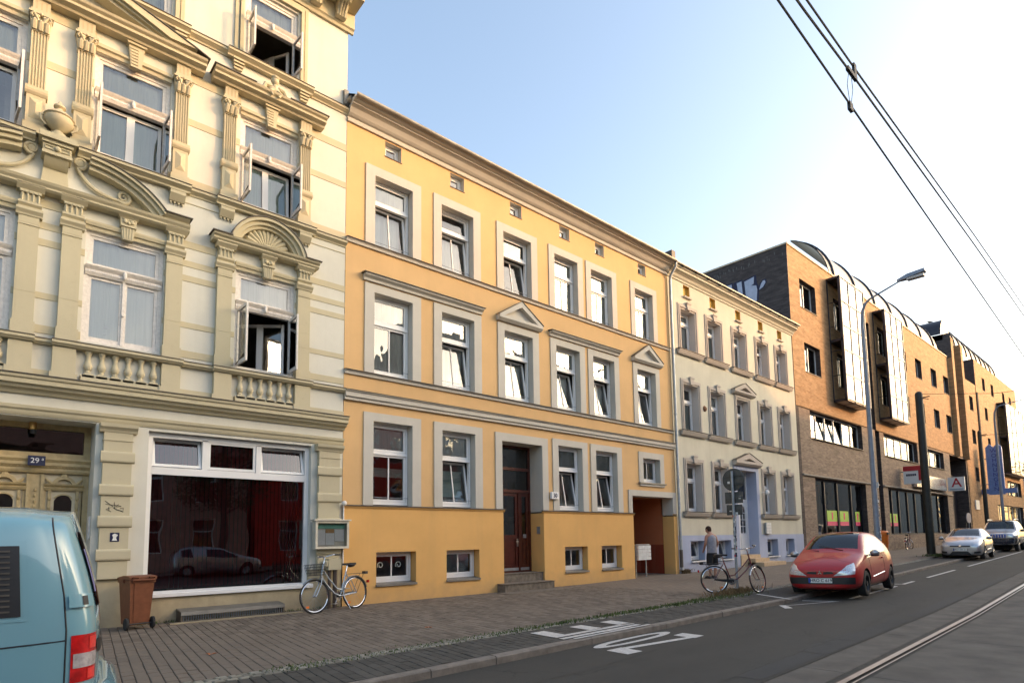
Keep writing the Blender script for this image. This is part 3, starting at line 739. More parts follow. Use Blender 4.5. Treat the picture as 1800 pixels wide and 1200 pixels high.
# passage to the yard
surround(OH, 17.04, 19.51, 2.285, 2.88, .20, .03, MAT['o_trim'], .205)
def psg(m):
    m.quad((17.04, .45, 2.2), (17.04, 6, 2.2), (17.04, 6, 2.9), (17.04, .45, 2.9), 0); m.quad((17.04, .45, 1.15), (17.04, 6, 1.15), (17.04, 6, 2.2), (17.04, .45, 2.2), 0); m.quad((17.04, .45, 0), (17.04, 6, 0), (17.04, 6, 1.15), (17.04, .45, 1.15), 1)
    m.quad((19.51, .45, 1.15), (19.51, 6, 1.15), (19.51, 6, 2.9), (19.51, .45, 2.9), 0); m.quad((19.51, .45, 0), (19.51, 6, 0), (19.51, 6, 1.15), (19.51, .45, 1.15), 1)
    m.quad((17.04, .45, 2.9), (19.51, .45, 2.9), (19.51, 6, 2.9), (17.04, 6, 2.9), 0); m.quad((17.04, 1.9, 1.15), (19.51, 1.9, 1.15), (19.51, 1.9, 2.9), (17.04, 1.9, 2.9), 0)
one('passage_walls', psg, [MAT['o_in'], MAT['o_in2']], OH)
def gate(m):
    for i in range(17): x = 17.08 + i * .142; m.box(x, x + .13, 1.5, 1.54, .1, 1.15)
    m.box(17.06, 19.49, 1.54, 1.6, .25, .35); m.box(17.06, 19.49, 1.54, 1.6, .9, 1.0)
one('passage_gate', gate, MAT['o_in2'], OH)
# number plate
one('house_number_plate', lambda m: (m.box(12.985, 13.285, -.1, -.02, 2.63, 2.84)), MAT['white'], OH)
def txt(s, size, mat, name, parent, loc, rot, ext=.002, align='CENTER', sx=1.0, font_bold=False):
    cu = bpy.data.curves.new(name, 'FONT'); cu.body = s; cu.size = size; cu.extrude = ext; cu.align_x = align; cu.align_y = 'CENTER'; cu.offset = .012 * size if font_bold else 0
    o = bpy.data.objects.new(name, cu); link(o)
    bpy.context.view_layer.update()
    me = bpy.data.meshes.new_from_object(o.evaluated_get(bpy.context.evaluated_depsgraph_get()))
    bpy.data.objects.remove(o); me.materials.clear(); me.materials.append(mat)
    o = bpy.data.objects.new(name, me); link(o)
    if parent: setpar(o, parent)
    o.location = loc; o.rotation_euler = rot; o.scale = (sx, 1, 1)
    return o
MAT['navy'] = pm('navy enamel', (.012, .016, .06), .3)
FR = (PI / 2, 0, 0)
txt('30', .17, MAT['navy'], 'number', OH, (13.135, -.104, 2.73), FR, font_bold=True)
# downpipe between the orange and the cream house
DP = bthing('downpipe', 'grey metal downpipe between the orange house and the cream house', 'downpipe', (19.76, -.1, 0))
def dpf(m):
    x = 19.79
    m.tube([(x, -.40, 12.0), (x, -.38, 11.85), (x, -.14, 11.55), (x, -.11, 11.35), (x, -.11, .35), (x, -.14, .2)], .055, 10)
    for z in (1.3, 3.6, 6.1, 8.6, 10.9): m.lathe([(.066, -.02), (.07, 0), (.066, .02)], (x, -.11, z), 12)
one('pipe', dpf, MAT['galv'], DP, smooth=True)
one('pipe_shoe', lambda m: m.tube([(19.79, -.11, .95), (19.79, -.11, .3)], .064, 10), MAT['tindark'], DP)
# ================= CREAM HOUSE =================
LH = bthing('cream_house', 'pale cream three storey house with grey window trim and blue grey base', 'house', (25.3, 0, .13))
LX0, LX1 = 19.76, 30.84
LC = [21.10, 23.12, 25.30, 27.45, 29.45]
hw = .52
L1, L2, L3 = (2.36, 4.28), (5.52, 7.42), (8.74, 10.48)
ops = [(c - hw, c + hw, *r, .30) for c in LC for r in (L2, L3)] + [(c - hw, c + hw, *L1, .30) for i, c in enumerate(LC) if i != 2] + [(24.42, 26.18, 1.48, 4.28, .5)]
ops += [(c - .235, c + .235, 11.06, 11.54, .14) for c in LC]
m = MB(); wallmesh(m, LX0, LX1, 1.48, 12.0, ops, 0, .30, 0, 1); m.build('front_wall', [MAT['l_wall'], MAT['l_rev']], LH)
LCELL = [(20.61, 21.62), (22.66, 23.70), (26.94, 28.0), (28.84, 29.75)]
plinth(LH, 'base_wall', MAT['l_blue'], ((LX0, 24.42, 0, .5), (26.18, LX1, .5, 0)), -.1, 1.48, [(a, b, .50, 1.26) for a, b in LCELL], -.02, .32)
one('entrance_reveals', lambda m: (m.quad((26.175, -.02, 0), (26.175, .5, 0), (26.175, .5, 4.27), (26.175, -.02, 4.27)), m.quad((24.425, -.02, 0), (24.425, .5, 0), (24.425, .5, 4.27), (24.425, -.02, 4.27)), m.box(26.18, 26.42, -.03, .0, 1.48, 4.45), m.box(24.18, 24.42, -.03, .0, 1.48, 4.45), m.box(24.42, 26.18, -.03, 0, 4.28, 4.45)), MAT['l_blue'], LH)
shell(LH, LX0, LX1, 12.0, 9.0, MAT['l_wall'], MAT['tin'], [2.2, 5.2, 8.4, 10.9, 12.0], front=.55)
mould(LH, 'eaves_cornice', [(0, 11.60), (-.04, 11.60), (-.05, 11.66), (-.10, 11.70), (-.14, 11.78), (-.24, 11.84), (-.30, 11.86), (-.30, 11.93), (-.36, 11.96), (-.36, 12.03), (0, 12.03)], LX0, LX1 + .1, MAT['l_wall'])
def lroof(m):
    m.quad((LX0, -.40, 12.035), (LX1 + .1, -.40, 12.035), (LX1 + .1, 4.5, 13.3), (LX0, 4.5, 13.3)); m.quad((LX0, 9.2, 12.035), (LX1, 9.2, 12.035), (LX1, 4.5, 13.3), (LX0, 4.5, 13.3))
    m.box(LX0, LX1 + .12, -.46, -.36, 12.02, 12.06)
lr = one('roof_and_gutter', lroof, MAT['tin'], LH)
for i in range(12): one('gutter_hook', lambda m: m.box(20.3 + i * .93, 20.34 + i * .93, -.47, -.34, 11.97, 12.02), MAT['tindark'], lr)
def ltrim(c, z0, z1, key=True):
    def f(m):
        for w, p in ((.20, .035), (.13, .055)):
            a, b = c - hw, c + hw
            m.box(a - w, a - w + .06, -p, 0, z0, z1 + w); m.box(b + w - .06, b + w, -p, 0, z0, z1 + w); m.box(a - w + .06, b + w - .06, -p, 0, z1 + w - .06, z1 + w)
        m.box(c - hw - .07, c - hw, -.02, 0, z0, z1 + .07); m.box(c + hw, c + hw + .07, -.02, 0, z0, z1 + .07); m.box(c - hw, c + hw, -.02, 0, z1, z1 + .07)
    o = one('window_surround', f, MAT['l_trim'], LH)
    if key:
        one('keystone', lambda m: (m.ext([(c - .10, z1 + .02), (c + .10, z1 + .02), (c + .14, z1 + .26), (c - .14, z1 + .26)], -.10, 0, 'y'), m.ext([(c - .16, z1 + .26), (c + .16, z1 + .26), (c + .12, z1 + .33), (c - .12, z1 + .33)], -.12, 0, 'y')), MAT['l_trim'], o)
def lsill(c, z):
    mould(LH, 'window_sill', [(.3, z - .02), (-.03, z - .045), (-.08, z - .17), (-.12, z - .12), (-.15, z - .05), (-.17, z - .03), (-.17, z), (.3, z + .02)], c - .90, c + .90, MAT['l_trim'])
    one('sill_flashing', lambda m: m.box(c - .93, c + .93, -.19, .3, z + .021, z + .032), MAT['tindark'], LH)
cur = {(0, 2): ('net', 'net'), (1, 2): ('green', 'net'), (2, 2): ('net', 'net'), (3, 2): (None, None), (4, 2): ('green', None), (0, 1): ('green', None), (1, 1): ('net', 'net'), (2, 1): ('net', None), (3, 1): ('green', None), (4, 1): ('green', None), (0, 0): ('ochre', 'ochre'), (1, 0): ('ochre', 'ochre'), (3, 0): ('green', None), (4, 0): (None, None)}
for ci, c in enumerate(LC):
    for ri, r in enumerate((L1, L2, L3)):
        if ri == 0 and ci == 2: continue
        ped = ci == 2 and ri == 1
        ltrim(c, r[0], r[1], not ped); lsill(c, r[0])
        if ped: pediment(LH, c, .95, 7.62, 8.15, .2, .16, MAT['l_trim'], MAT['tindark'])
        pvc(LH, c - hw + .01, c + hw - .01, r[0] + .04, r[1], .28, r[0] + 1.28, .14 if (ci, ri) in ((3, 2), (4, 0)) else 0, 0, cur[(ci, ri)], False, False, fw=.07)
    m = MB(); m.quad((c - .235, .135, 11.06), (c + .235, .135, 11.06), (c + .235, .135, 11.54), (c - .235, .135, 11.54)); m.quad((c - .235, .002, 11.06), (c - .235, .14, 11.06), (c - .235, .14, 11.54), (c - .235, .002, 11.54)); m.quad((c + .233, .002, 11.06), (c + .233, .14, 11.06), (c + .233, .14, 11.54), (c + .233, .002, 11.54)); m.quad((c - .235, .002, 11.538), (c + .235, .002, 11.538), (c + .235, .14, 11.538), (c - .235, .14, 11.538))
    m.build('vent_niche', MAT['l_vent'], LH); one('vent_sill', lambda m: m.box(c - .27, c + .27, -.09, .13, 11.0, 11.055), MAT['l_trim'], LH)
pediment(LH, 25.3, 1.16, 4.46, 5.02, .22, .2, MAT['l_trim'], MAT['tindark'])
for i, (a, b) in enumerate(LCELL):
    pvc(LH, a + .01, b - .01, .52, 1.26, .26, None, (.2, .2, 0, 0)[i], 0, (None,), False, False, fw=.06)
    one('cellar_sill', lambda m: m.box(a - .03, b + .03, -.10, .27, .455, .50), MAT['white'], LH)
def ldoor(m):
    y = .44; ring(m, 24.43, 26.17, .62, 4.27, .08, y, y + .09); m.box(24.51, 26.09, y - .01, y + .08, 2.95, 3.05); m.box(25.27, 25.33, y - .02, y + .08, .65, 2.95)
    for a, b in ((24.51, 25.27), (25.33, 26.09)):
        m.box(a, b, y + .02, y + .06, .66, 1.55); m.box(a + .12, b - .12, y + .0, y + .02, .8, 1.42)
        m.box(a, a + .14, y + .01, y + .06, 1.55, 2.95); m.box(b - .14, b, y + .01, y + .06, 1.55, 2.95)
        m.ext([(a + .14, 2.5), (a + .24, 2.72), ((a + b) / 2, 2.8), (b - .24, 2.72), (b - .14, 2.5), (b - .14, 2.95), (a + .14, 2.95)], y + .01, y + .06, 'y')
        m.box((a + b) / 2 - .012, (a + b) / 2 + .012, y + .015, y + .05, 1.55, 2.8)
        for z in (1.85, 2.15, 2.45): m.box(a + .14, b - .14, y + .015, y + .05, z - .012, z + .012)
ld = one('entrance_door', ldoor, MAT['white'], LH)
pane(ld, 24.6, 26.0, 1.55, 2.85, .49, MAT['glassd']); pane(ld, 24.51, 26.09, 3.05, 4.19, .49, MAT['glassd'])
MAT['sandstep'] = pm('sand coloured step tiles', (.52, .38, .24), .7)
for x0, x1, y0, z1 in ((25.0, 27.1, -.75, .30), (25.0, 26.3, -.38, .46), (24.43, 26.17, -.05, .61)):
    one('step', lambda m: m.box(x0, x1, y0, .45, 0, z1), MAT['sandstep'], LH)
MAT['boxwhite'] = pm('white letterbox paint', (.70, .70, .69), .4)
def lbx(m):
    m.box(26.72, 27.20, -.10, -.03, 1.50, 2.02)
lb = one('letterbox_panel', lbx, MAT['galv'], LH)
for r in range(4):
    for c_ in range(2): one('letterbox', lambda m: m.box(26.735 + c_ * .23, 26.955 + c_ * .23, -.13, -.10, 1.515 + r * .125, 1.63 + r * .125), MAT['boxwhite'], lb)
one('entrance_lamp', lambda m: (m.tube([(26.6, 0, 3.35), (26.6, -.25, 3.40)], .015, 6), m.ball((26.6, -.30, 3.36), (.09, .09, .12), 10, 6)), MAT['white'], LH)
one('wall_rosette', lambda m: m.lathe([(0, -.08), (.07, -.07), (.11, -.03), (.13, 0)], (22.10, 0, 6.62), 8, ax='y'), pm('rusty iron', (.22, .10, .05), .8), LH)
# ================= YELLOW ORNATE HOUSE =================
YH = bthing('ornate_yellow_house', 'ornate cream and straw yellow stucco house with balustrades and house number 29', 'house', (2.0, 0, 0))
YX0, YX1 = -3.0, 6.26
YW, YT = MAT['y_wall'], MAT['y_trim']
YC = [-.35, 1.88, 4.45]; yw = .625
Y1, Y2, Y3 = (5.05, 7.12), (8.60, 10.56), (11.9, 13.62)
ops = [(c - yw, c + yw, *r) for c in YC for r in (Y1, Y2)] + [(c - .58, c + .58, *Y3) for c in YC]
ops += [(2.38, 5.52, .55, 3.56, .2), (-.02, 1.56, -.2, 3.60, .62)]
ops = [o if o[0] > YX0 else o for o in ops]
m = MB(); wallmesh(m, YX0, YX1, .85, 14.2, ops, 0, .17); m.build('front_wall', [YW], YH)
plinth(YH, 'plinth_wall', MAT['y_plinth'], ((YX0, -.02, 0, .62), (1.56, YX1, .62, 0)), -.2, .85, [(2.38, 5.52, .55, .85, .2)], -.01, .2)
shell(YH, YX0, YX1, 14.2, 9.5, YW, MAT['tin'], [.2, 4.4, 8.0, 11.4, 14.2], front=.66)
one('upper_side_wall', lambda m: m.box(YX1 - .001, YX1 + .004, .0, 9.5, 11.9, 15.2), YW, YH)
# coloured bands across the walls
def bands(m):
    for z0, z1 in ((6.60, 6.72), (5.66, 5.77), (5.06, 5.20), (10.78, 10.95), (9.85, 9.99), (8.58, 8.72), (10.05, 10.0502)):
        if z1 - z0 < .01: continue
        xs = [YX0]
        for c in YC: xs += [c - yw, c + yw]
        xs.append(YX1)
        for a, b in zip(xs[0::2], xs[1::2]): BA.append((a, b, z0, z1))
    for z0, z1 in ((7.28, 7.42), (6.90, 7.02)): BA.extend([(5.4, YX1, z0, z1), (2.82, 3.43, z0, z1), (.6, .9, z0, z1)])
BA = []; bands(None)
for a, b, z0, z1 in BA: one('wall_band', lambda m: m.box(a, b, -.012, 0, z0, z1), YT, YH)
# --- cornice over the ground floor ---
mould(YH, 'ground_floor_cornice', [(0, 3.98), (-.05, 3.98), (-.08, 4.03), (-.16, 4.06), (-.18, 4.10), (-.24, 4.12), (-.24, 4.19), (-.27, 4.21), (-.28, 4.26), (0, 4.26)], YX0, YX1 + .02, YT)
mould(YH, 'cornice_flashing', [(0, 4.262), (-.30, 4.262), (-.30, 4.275), (0, 4.31)], YX0, YX1 + .03, MAT['tindark'])
mould(YH, 'ground_floor_moulding', [(0, 3.62), (-.02, 3.62), (-.04, 3.66), (-.05, 3.70), (-.08, 3.73), (-.09, 3.78), (0, 3.80)], YX0, YX1, YT)
# --- pedestal zone with balustrades under the first floor windows ---
PED = [(-1.46, -1.14), (-1.95, -1.62), (.28, .60), (.87, 1.20), (2.52, 2.84), (3.44, 3.77), (5.08, 5.42)]
for a, b in PED:
    one('pedestal', lambda m: (m.box(a, b, -.115, 0, 4.36, 4.85), m.box(a - .03, b + .03, -.13, 0, 4.30, 4.40)), YT, YH)
for a, b in ((.6, .87), (2.84, 3.44), (5.42, YX1)): one('pedestal_base_band', lambda m: m.box(a, b, -.04, 0, 4.30, 4.42), YT, YH)
for c in YC:
    a, b = c - .60, c + .62
    rec = one('balustrade', lambda m: (m.quad((a, .05, 4.30), (b, .05, 4.30), (b, .05, 4.86), (a, .05, 4.86)), m.box(a, b, -.115, .05, 4.28, 4.42)), YT, YH)
    for i in range(6):
        x = a + .105 + i * (b - a - .21) / 5
        prof = [(.062, 0), (.062, .03), (.04, .05), (.045, .065), (.03, .085), (.05, .11), (.066, .15), (.066, .18), (.05, .22), (.034, .28), (.032, .34), (.045, .37), (.05, .39), (.062, .40), (.062, .44)]
        one('baluster', lambda m: (m.lathe(prof, (x, -.045, 4.42), 12), m.ext([(x - .085, 4.38), (x + .085, 4.38), (x + .085, 4.42), (x + .05, 4.45), (x, 4.46), (x - .05, 4.45), (x - .085, 4.42)], -.115, -.02, 'y')), YT, rec, smooth=True)
# sill rail breaking forward over the pedestals
segs = []
for a, b, p in ((YX0, -1.66, .15), (-1.66, .62, .20), (.62, .85, .10), (.85, 2.87, .20), (2.87, 3.41, .12), (3.41, 5.45, .20), (5.45, YX1 + .01, .12)):
    mould(YH, 'sill_rail', [(.0, 4.86), (-p + .05, 4.86), (-p + .02, 4.89), (-p, 4.90), (-p, 4.95), (0, 4.95)], a, b, YT)
    mould(YH, 'rail_flashing', [(0, 4.952), (-p - .015, 4.952), (-p - .015, 4.963), (0, 4.985)], a, b, MAT['tindark'])
# --- first floor pilasters ---
def pilaster1(a, b):
    c = (a + b) / 2
    def f(m):
        m.box(a, b, -.10, 0, 5.2, 5.70); m.box(a, b, -.10, 0, 5.708, 6.90); m.box(a + .004, b - .004, -.095, 0, 5.70, 5.708); m.box(a - .02, b + .02, -.12, 0, 4.98, 5.2)
        m.box(a - .005, b + .005, -.115, 0, 6.86, 6.89); m.box(a, b, -.105, 0, 6.90, 7.02)
        m.ext([(0, 7.02), (-.12, 7.02), (-.13, 7.05), (-.17, 7.10), (-.17, 7.14), (0, 7.14)], a - .04, b + .04, 'x')
        m.ext([(0, 7.14), (-.11, 7.14), (-.11, 7.18), (-.15, 7.22), (-.15, 7.26), (0, 7.26)], a - .02, b + .02, 'x')
    o = one('pilaster', f, YT, YH)
    def cap(m):
        m.box(a + .005, b - .005, -.12, 0, 7.26, 7.40)
        for i in range(4): x = a + .03 + i * (b - a - .06) / 3; m.tube([(x, -.125, 7.27), (x, -.135, 7.40)], .018, 6)
        m.box(a - .005, b + .005, -.155, 0, 7.40, 7.45)
        for i in range(5): x = a + .02 + i * (b - a - .04) / 4; m.box(x - .016, x + .016, -.17, -.15, 7.405, 7.44)
        m.ext([(0, 7.45), (-.15, 7.45), (-.20, 7.50), (-.22, 7.52), (-.22, 7.545), (0, 7.545)], a - .05, b + .05, 'x')
    one('capital', cap, YT, o)
Q = [(-1.86, -1.58), (.31, .59), (.91, 1.19), (2.53, 2.81), (3.45, 3.73), (5.11, 5.39)]
for a, b in Q: pilaster1(a, b)
for c in YC:
    a, b = c - yw, c + yw
    mould(YH, 'architrave', [(0, 7.12), (-.02, 7.12), (-.03, 7.18), (-.06, 7.19), (-.08, 7.24), (-.08, 7.27), (0, 7.28)], a - .02, b + .02, YT)
    def key(m):
        m.ext([(c - .085, 7.06), (c + .085, 7.06), (c + .11, 7.30), (c - .11, 7.30)], -.12, 0, 'y')
        for i in range(4): x = c - .06 + i * .04; m.tube([(x, -.122, 7.08), (x + (x - c) * .2, -.125, 7.29)], .011, 5)
        m.box(c - .125, c + .125, -.15, 0, 7.30, 7.33); m.ext([(c - .12, 7.33), (c + .12, 7.33), (c + .135, 7.47), (c - .135, 7.47)], -.13, 0, 'y')
        for s in (-1, 1): m.ball((c + s * .055, -.14, 7.40), (.045, .03, .04), 8, 5); m.tube([(c + s * .02, -.14, 7.44), (c + s * .10, -.145, 7.45)], .012, 5)
        m.ball((c, -.145, 7.375), (.03, .03, .03), 8, 5)
        m.ext([(0, 7.47), (-.14, 7.47), (-.19, 7.52), (-.19, 7.545), (0, 7.545)], c - .16, c + .16, 'x')
    one('keystone', key, YT, YH, smooth=True)
def arcpoly(cx, cz, r0, r1, a0, a1, n):
    o = [(cx + r1 * math.cos(a0 + (a1 - a0) * i / n), cz + r1 * math.sin(a0 + (a1 - a0) * i / n)) for i in range(n + 1)]
    return o + [(cx + r0 * math.cos(a0 + (a1 - a0) * i / n), cz + r0 * math.sin(a0 + (a1 - a0) * i / n)) for i in range(n, -1, -1)]
def arcstrip(m, cx, cz, r0, r1, a0, a1, n, y0, y1):
    for i in range(n):
        b0 = a0 + (a1 - a0) * i / n; b1 = a0 + (a1 - a0) * (i + 1) / n
        m.ext([(cx + r0 * math.cos(b0), cz + r0 * math.sin(b0)), (cx + r1 * math.cos(b0), cz + r1 * math.sin(b0)), (cx + r1 * math.cos(b1), cz + r1 * math.sin(b1)), (cx + r0 * math.cos(b1), cz + r0 * math.sin(b1))], y0, y1, 'y')
# entablature ledges and arched gables of the first floor
def ledge(par, a, b, name='entablature'):
    o = mould(par, name, [(0, 7.545), (-.20, 7.545), (-.24, 7.58), (-.24, 7.61), (-.29, 7.64), (-.31, 7.68), (0, 7.68)], a, b, YT)
    return o
e1 = ledge(YH, 3.31, 5.53)
def ends(par, xs):
    for a, b in xs: one('ledge_flashing', lambda m: m.box(a, b, -.335, 0, 7.682, 7.70), MAT['tindark'], par)
ends(e1, ((3.28, 3.66), (5.18, 5.56)))
def archb(m):
    cx, cz = 4.42, 7.50
    arcstrip(m, cx, cz, .60, .66, .28, PI - .28, 24, -.18, 0); arcstrip(m, cx, cz, .66, .74, .24, PI - .24, 24, -.24, 0); arcstrip(m, cx, cz, .74, .80, .22, PI - .22, 24, -.31, 0)
ab = one('arched_gable', archb, YT, YH)
one('gable_flashing', lambda m: arcstrip(m, 4.42, 7.50, .802, .82, .22, PI - .22, 24, -.33, 0), MAT['tindark'], ab)
def shellf(m):
    cx, cz = 4.42, 7.69; n = 13
    for i in range(n):
        a = PI * (i + .5) / n; R = .46 + .05 * math.sin(a); c, s = math.cos(a), math.sin(a)
        m.tube([(cx + .05 * c, -.05, cz + .03 * s), (cx + R * .55 * c, -.09, cz + R * .55 * s), (cx + R * .9 * c, -.075, cz + R * .9 * s), (cx + R * c, -.03, cz + R * s)], [.015, .036, .055, .03], 7)
    m.ball((cx, -.11, cz + .05), (.09, .05, .055), 10, 6)
    for s in (-1, 1): m.ball((cx + s * .12, -.10, cz + .03), (.07, .035, .03), 8, 5)
one('shell_relief', shellf, YT, ab, smooth=True)
# broken arch with scrolls over the doorway axis (axis x = .765)
AX = .765
def ledgeA(m):
    m.ext([(0, 7.50), (-.18, 7.50), (-.22, 7.53), (-.22, 7.56), (-.26, 7.60), (-.28, 7.64), (0, 7.66)], AX - 2.12, AX + 2.12, 'x')
la = one('entablature', ledgeA, YT, YH)
for s in (-1, 1):
    def half(m):
        # flatter segment arch that stops short of the axis
        cx, cz, R = AX + s * .42, 6.72, 1.62
        rng = (math.radians(38), math.radians(88)) if s > 0 else (math.radians(92), math.radians(142))
        arcstrip(m, cx, cz, R - .20, R - .12, *rng, 20, -.20, 0); arcstrip(m, cx, cz, R - .12, R - .05, *rng, 20, -.27, 0); arcstrip(m, cx, cz, R - .05, R, *rng, 20, -.33, 0)
        x0, x1 = sorted((AX + s * 1.66, AX + s * 2.10))
        m.ext([(0, 7.66), (-.24, 7.66), (-.30, 7.70), (-.33, 7.73), (0, 7.73)], x0, x1, 'x')
    hb = one('broken_arch', half, YT, YH)
    def fl(m):
        cx, cz, R = AX + s * .42, 6.72, 1.62; rng = (math.radians(38), math.radians(88)) if s > 0 else (math.radians(92), math.radians(142))
        arcstrip(m, cx, cz, R + .002, R + .018, *rng, 20, -.35, 0); x0, x1 = sorted((AX + s * 1.66, AX + s * 2.14)); m.box(x0, x1, -.36, 0, 7.732, 7.75)
    one('arch_flashing', fl, MAT['tindark'], hb)
    def scroll(m):
        pts = []; rr = []
        # upper volute, S-shaped stem, lower volute
        for k in range(30):
            t = k / 29; a = t * 3.6 * PI; r = .02 + .085 * t; pts.append((AX + s * (.34 - r * math.cos(a)), -.07 - .0 * t, 8.26 + r * math.sin(a) * 1.0)); rr.append(.016 + .016 * t)
        x0, z0 = pts[-1][0], pts[-1][2]
        for k in range(1, 14):
            t = k / 14; pts.append((AX + s * (abs(x0 - AX) * (1 - t) + 1.02 * t - .10 * math.sin(PI * t)), -.06, z0 * (1 - t) + 7.78 * t - .10 * math.sin(PI * t))); rr.append(.034 - .004 * t)
        for k in range(24):
            t = k / 23; a = -PI / 2 + t * 3.2 * PI; r = .10 * (1 - t) + .018; pts.append((AX + s * (1.02 + r * math.cos(a)), -.06, 7.88 + r * math.sin(a))); rr.append(.03 * (1 - t) + .012)
        m.tube(pts, rr, 7)
        m.lathe([(0, -.10), (.05, -.095), (.05, -.06)], (AX + s * .34, 0, 8.26), 12, ax='y')
    one('scroll', scroll, YT, YH, smooth=True)
    one('tympanum_panel', lambda m: m.ext([(AX + s * 1.12, 7.68), (AX + s * 1.62, 7.68), (AX + s * 1.40, 7.93), (AX + s * 1.18, 8.02)], -.03, 0, 'y'), YT, YH)
def cons(m):
    m.box(AX - .26, AX + .26, -.36, 0, 8.40, 8.50); m.box(AX - .22, AX + .22, -.30, 0, 8.34, 8.40); m.box(AX - .20, AX + .20, -.26, 0, 8.20, 8.34)
    m.ball((AX, -.28, 8.27), (.05, .04, .05), 8, 6)
    for q in (-1, 1): m.tube([(AX + q * .06, -.27, 8.30), (AX + q * .17, -.27, 8.30), (AX + q * .17, -.27, 8.24), (AX + q * .06, -.27, 8.24)], .012, 5)
    m.box(AX - .21, AX + .21, -.28, 0, 8.15, 8.20); m.ext([(0, 7.98), (-.10, 8.0), (-.20, 8.10), (-.23, 8.15), (0, 8.15)], AX - .17, AX + .17, 'x')
    m.ext([(AX - .20, 7.66), (AX + .20, 7.66), (AX + .17, 8.0), (AX - .17, 8.0)], -.06, 0, 'y')
one('console', cons, YT, YH, smooth=True)
def urn(m):
    m.lathe([(.12, 0), (.12, .05), (.07, .08), (.06, .11), (.12, .15), (.19, .22), (.215, .30), (.20, .34), (.225, .36), (.20, .39), (.13, .45), (.07, .49), (.05, .52), (.09, .55), (.085, .58), (.04, .62), (.015, .67), (0, .68)], (AX, -.20, 8.52), 20)
    for q in (-1, 1): m.tube([(AX + q * .2, -.2, 8.86), (AX + q * .26, -.22, 8.84), (AX + q * .25, -.24, 8.74), (AX + q * .18, -.22, 8.68)], .02, 6)
one('urn', urn, YT, YH, smooth=True)
# --- belt below the second floor ---
def belt(z, y3=False):
    for a, b, p in ((YX0, AX - .30, .19), (AX + .30, 2.90, .19), (2.90, 3.38, .11), (3.38, 5.48, .19), (5.48, YX1 + .01, .11)) if not y3 else ((YX0, 2.78, .2), (2.78, 3.50, .12), (3.50, 5.36, .2), (5.36, YX1 + .01, .12)):
        mould(YH, 'belt_course', [(0, z - .13), (-p + .09, z - .13), (-p + .08, z - .10), (-p + .02, z - .06), (-p, z - .05), (-p, z), (0, z)], a, b, YT)
        mould(YH, 'belt_flashing', [(0, z + .002), (-p - .015, z + .002), (-p - .015, z + .014), (0, z + .035)], a, b, MAT['tindark'])
belt(8.50); belt(11.84, True)
def bracket(a, b, z):
    def f(m):
        m.ext([(0, z - .14), (-.13, z - .14), (-.15, z - .17), (-.15, z - .24), (-.06, z - .36), (0, z - .36)], a, b, 'x'); m.box(a - .02, b + .02, -.16, 0, z - .17, z - .14)
        for i in range(4): x = a + .03 + i * (b - a - .06) / 3; m.ext([(x - .022, z - .37), (x + .022, z - .37), (x, z - .42)], -.05, 0, 'y')
    one('sill_bracket', f, YT, YH)
for a, b in ((2.54, 2.81), (3.46, 3.73), (5.11, 5.38)): bracket(a, b, 8.50)
def bracket3(a, b, z):
    def f(m):
        for i in range(4): m.box(a + i * .012, b - i * .012, -.15 + i * .03, 0, z - .17 - i * .055, z - .13 - i * .055)
    one('sill_bracket', f, YT, YH)
for a, b in ((2.50, 2.74), (3.61, 3.85), (5.05, 5.29)): bracket3(a, b, 11.84)
one('frieze_line', lambda m: (m.box(2.8, 3.5, -.014, 0, 8.20, 8.215), m.box(5.3, YX1, -.014, 0, 8.21, 8.225)), YT, YH)
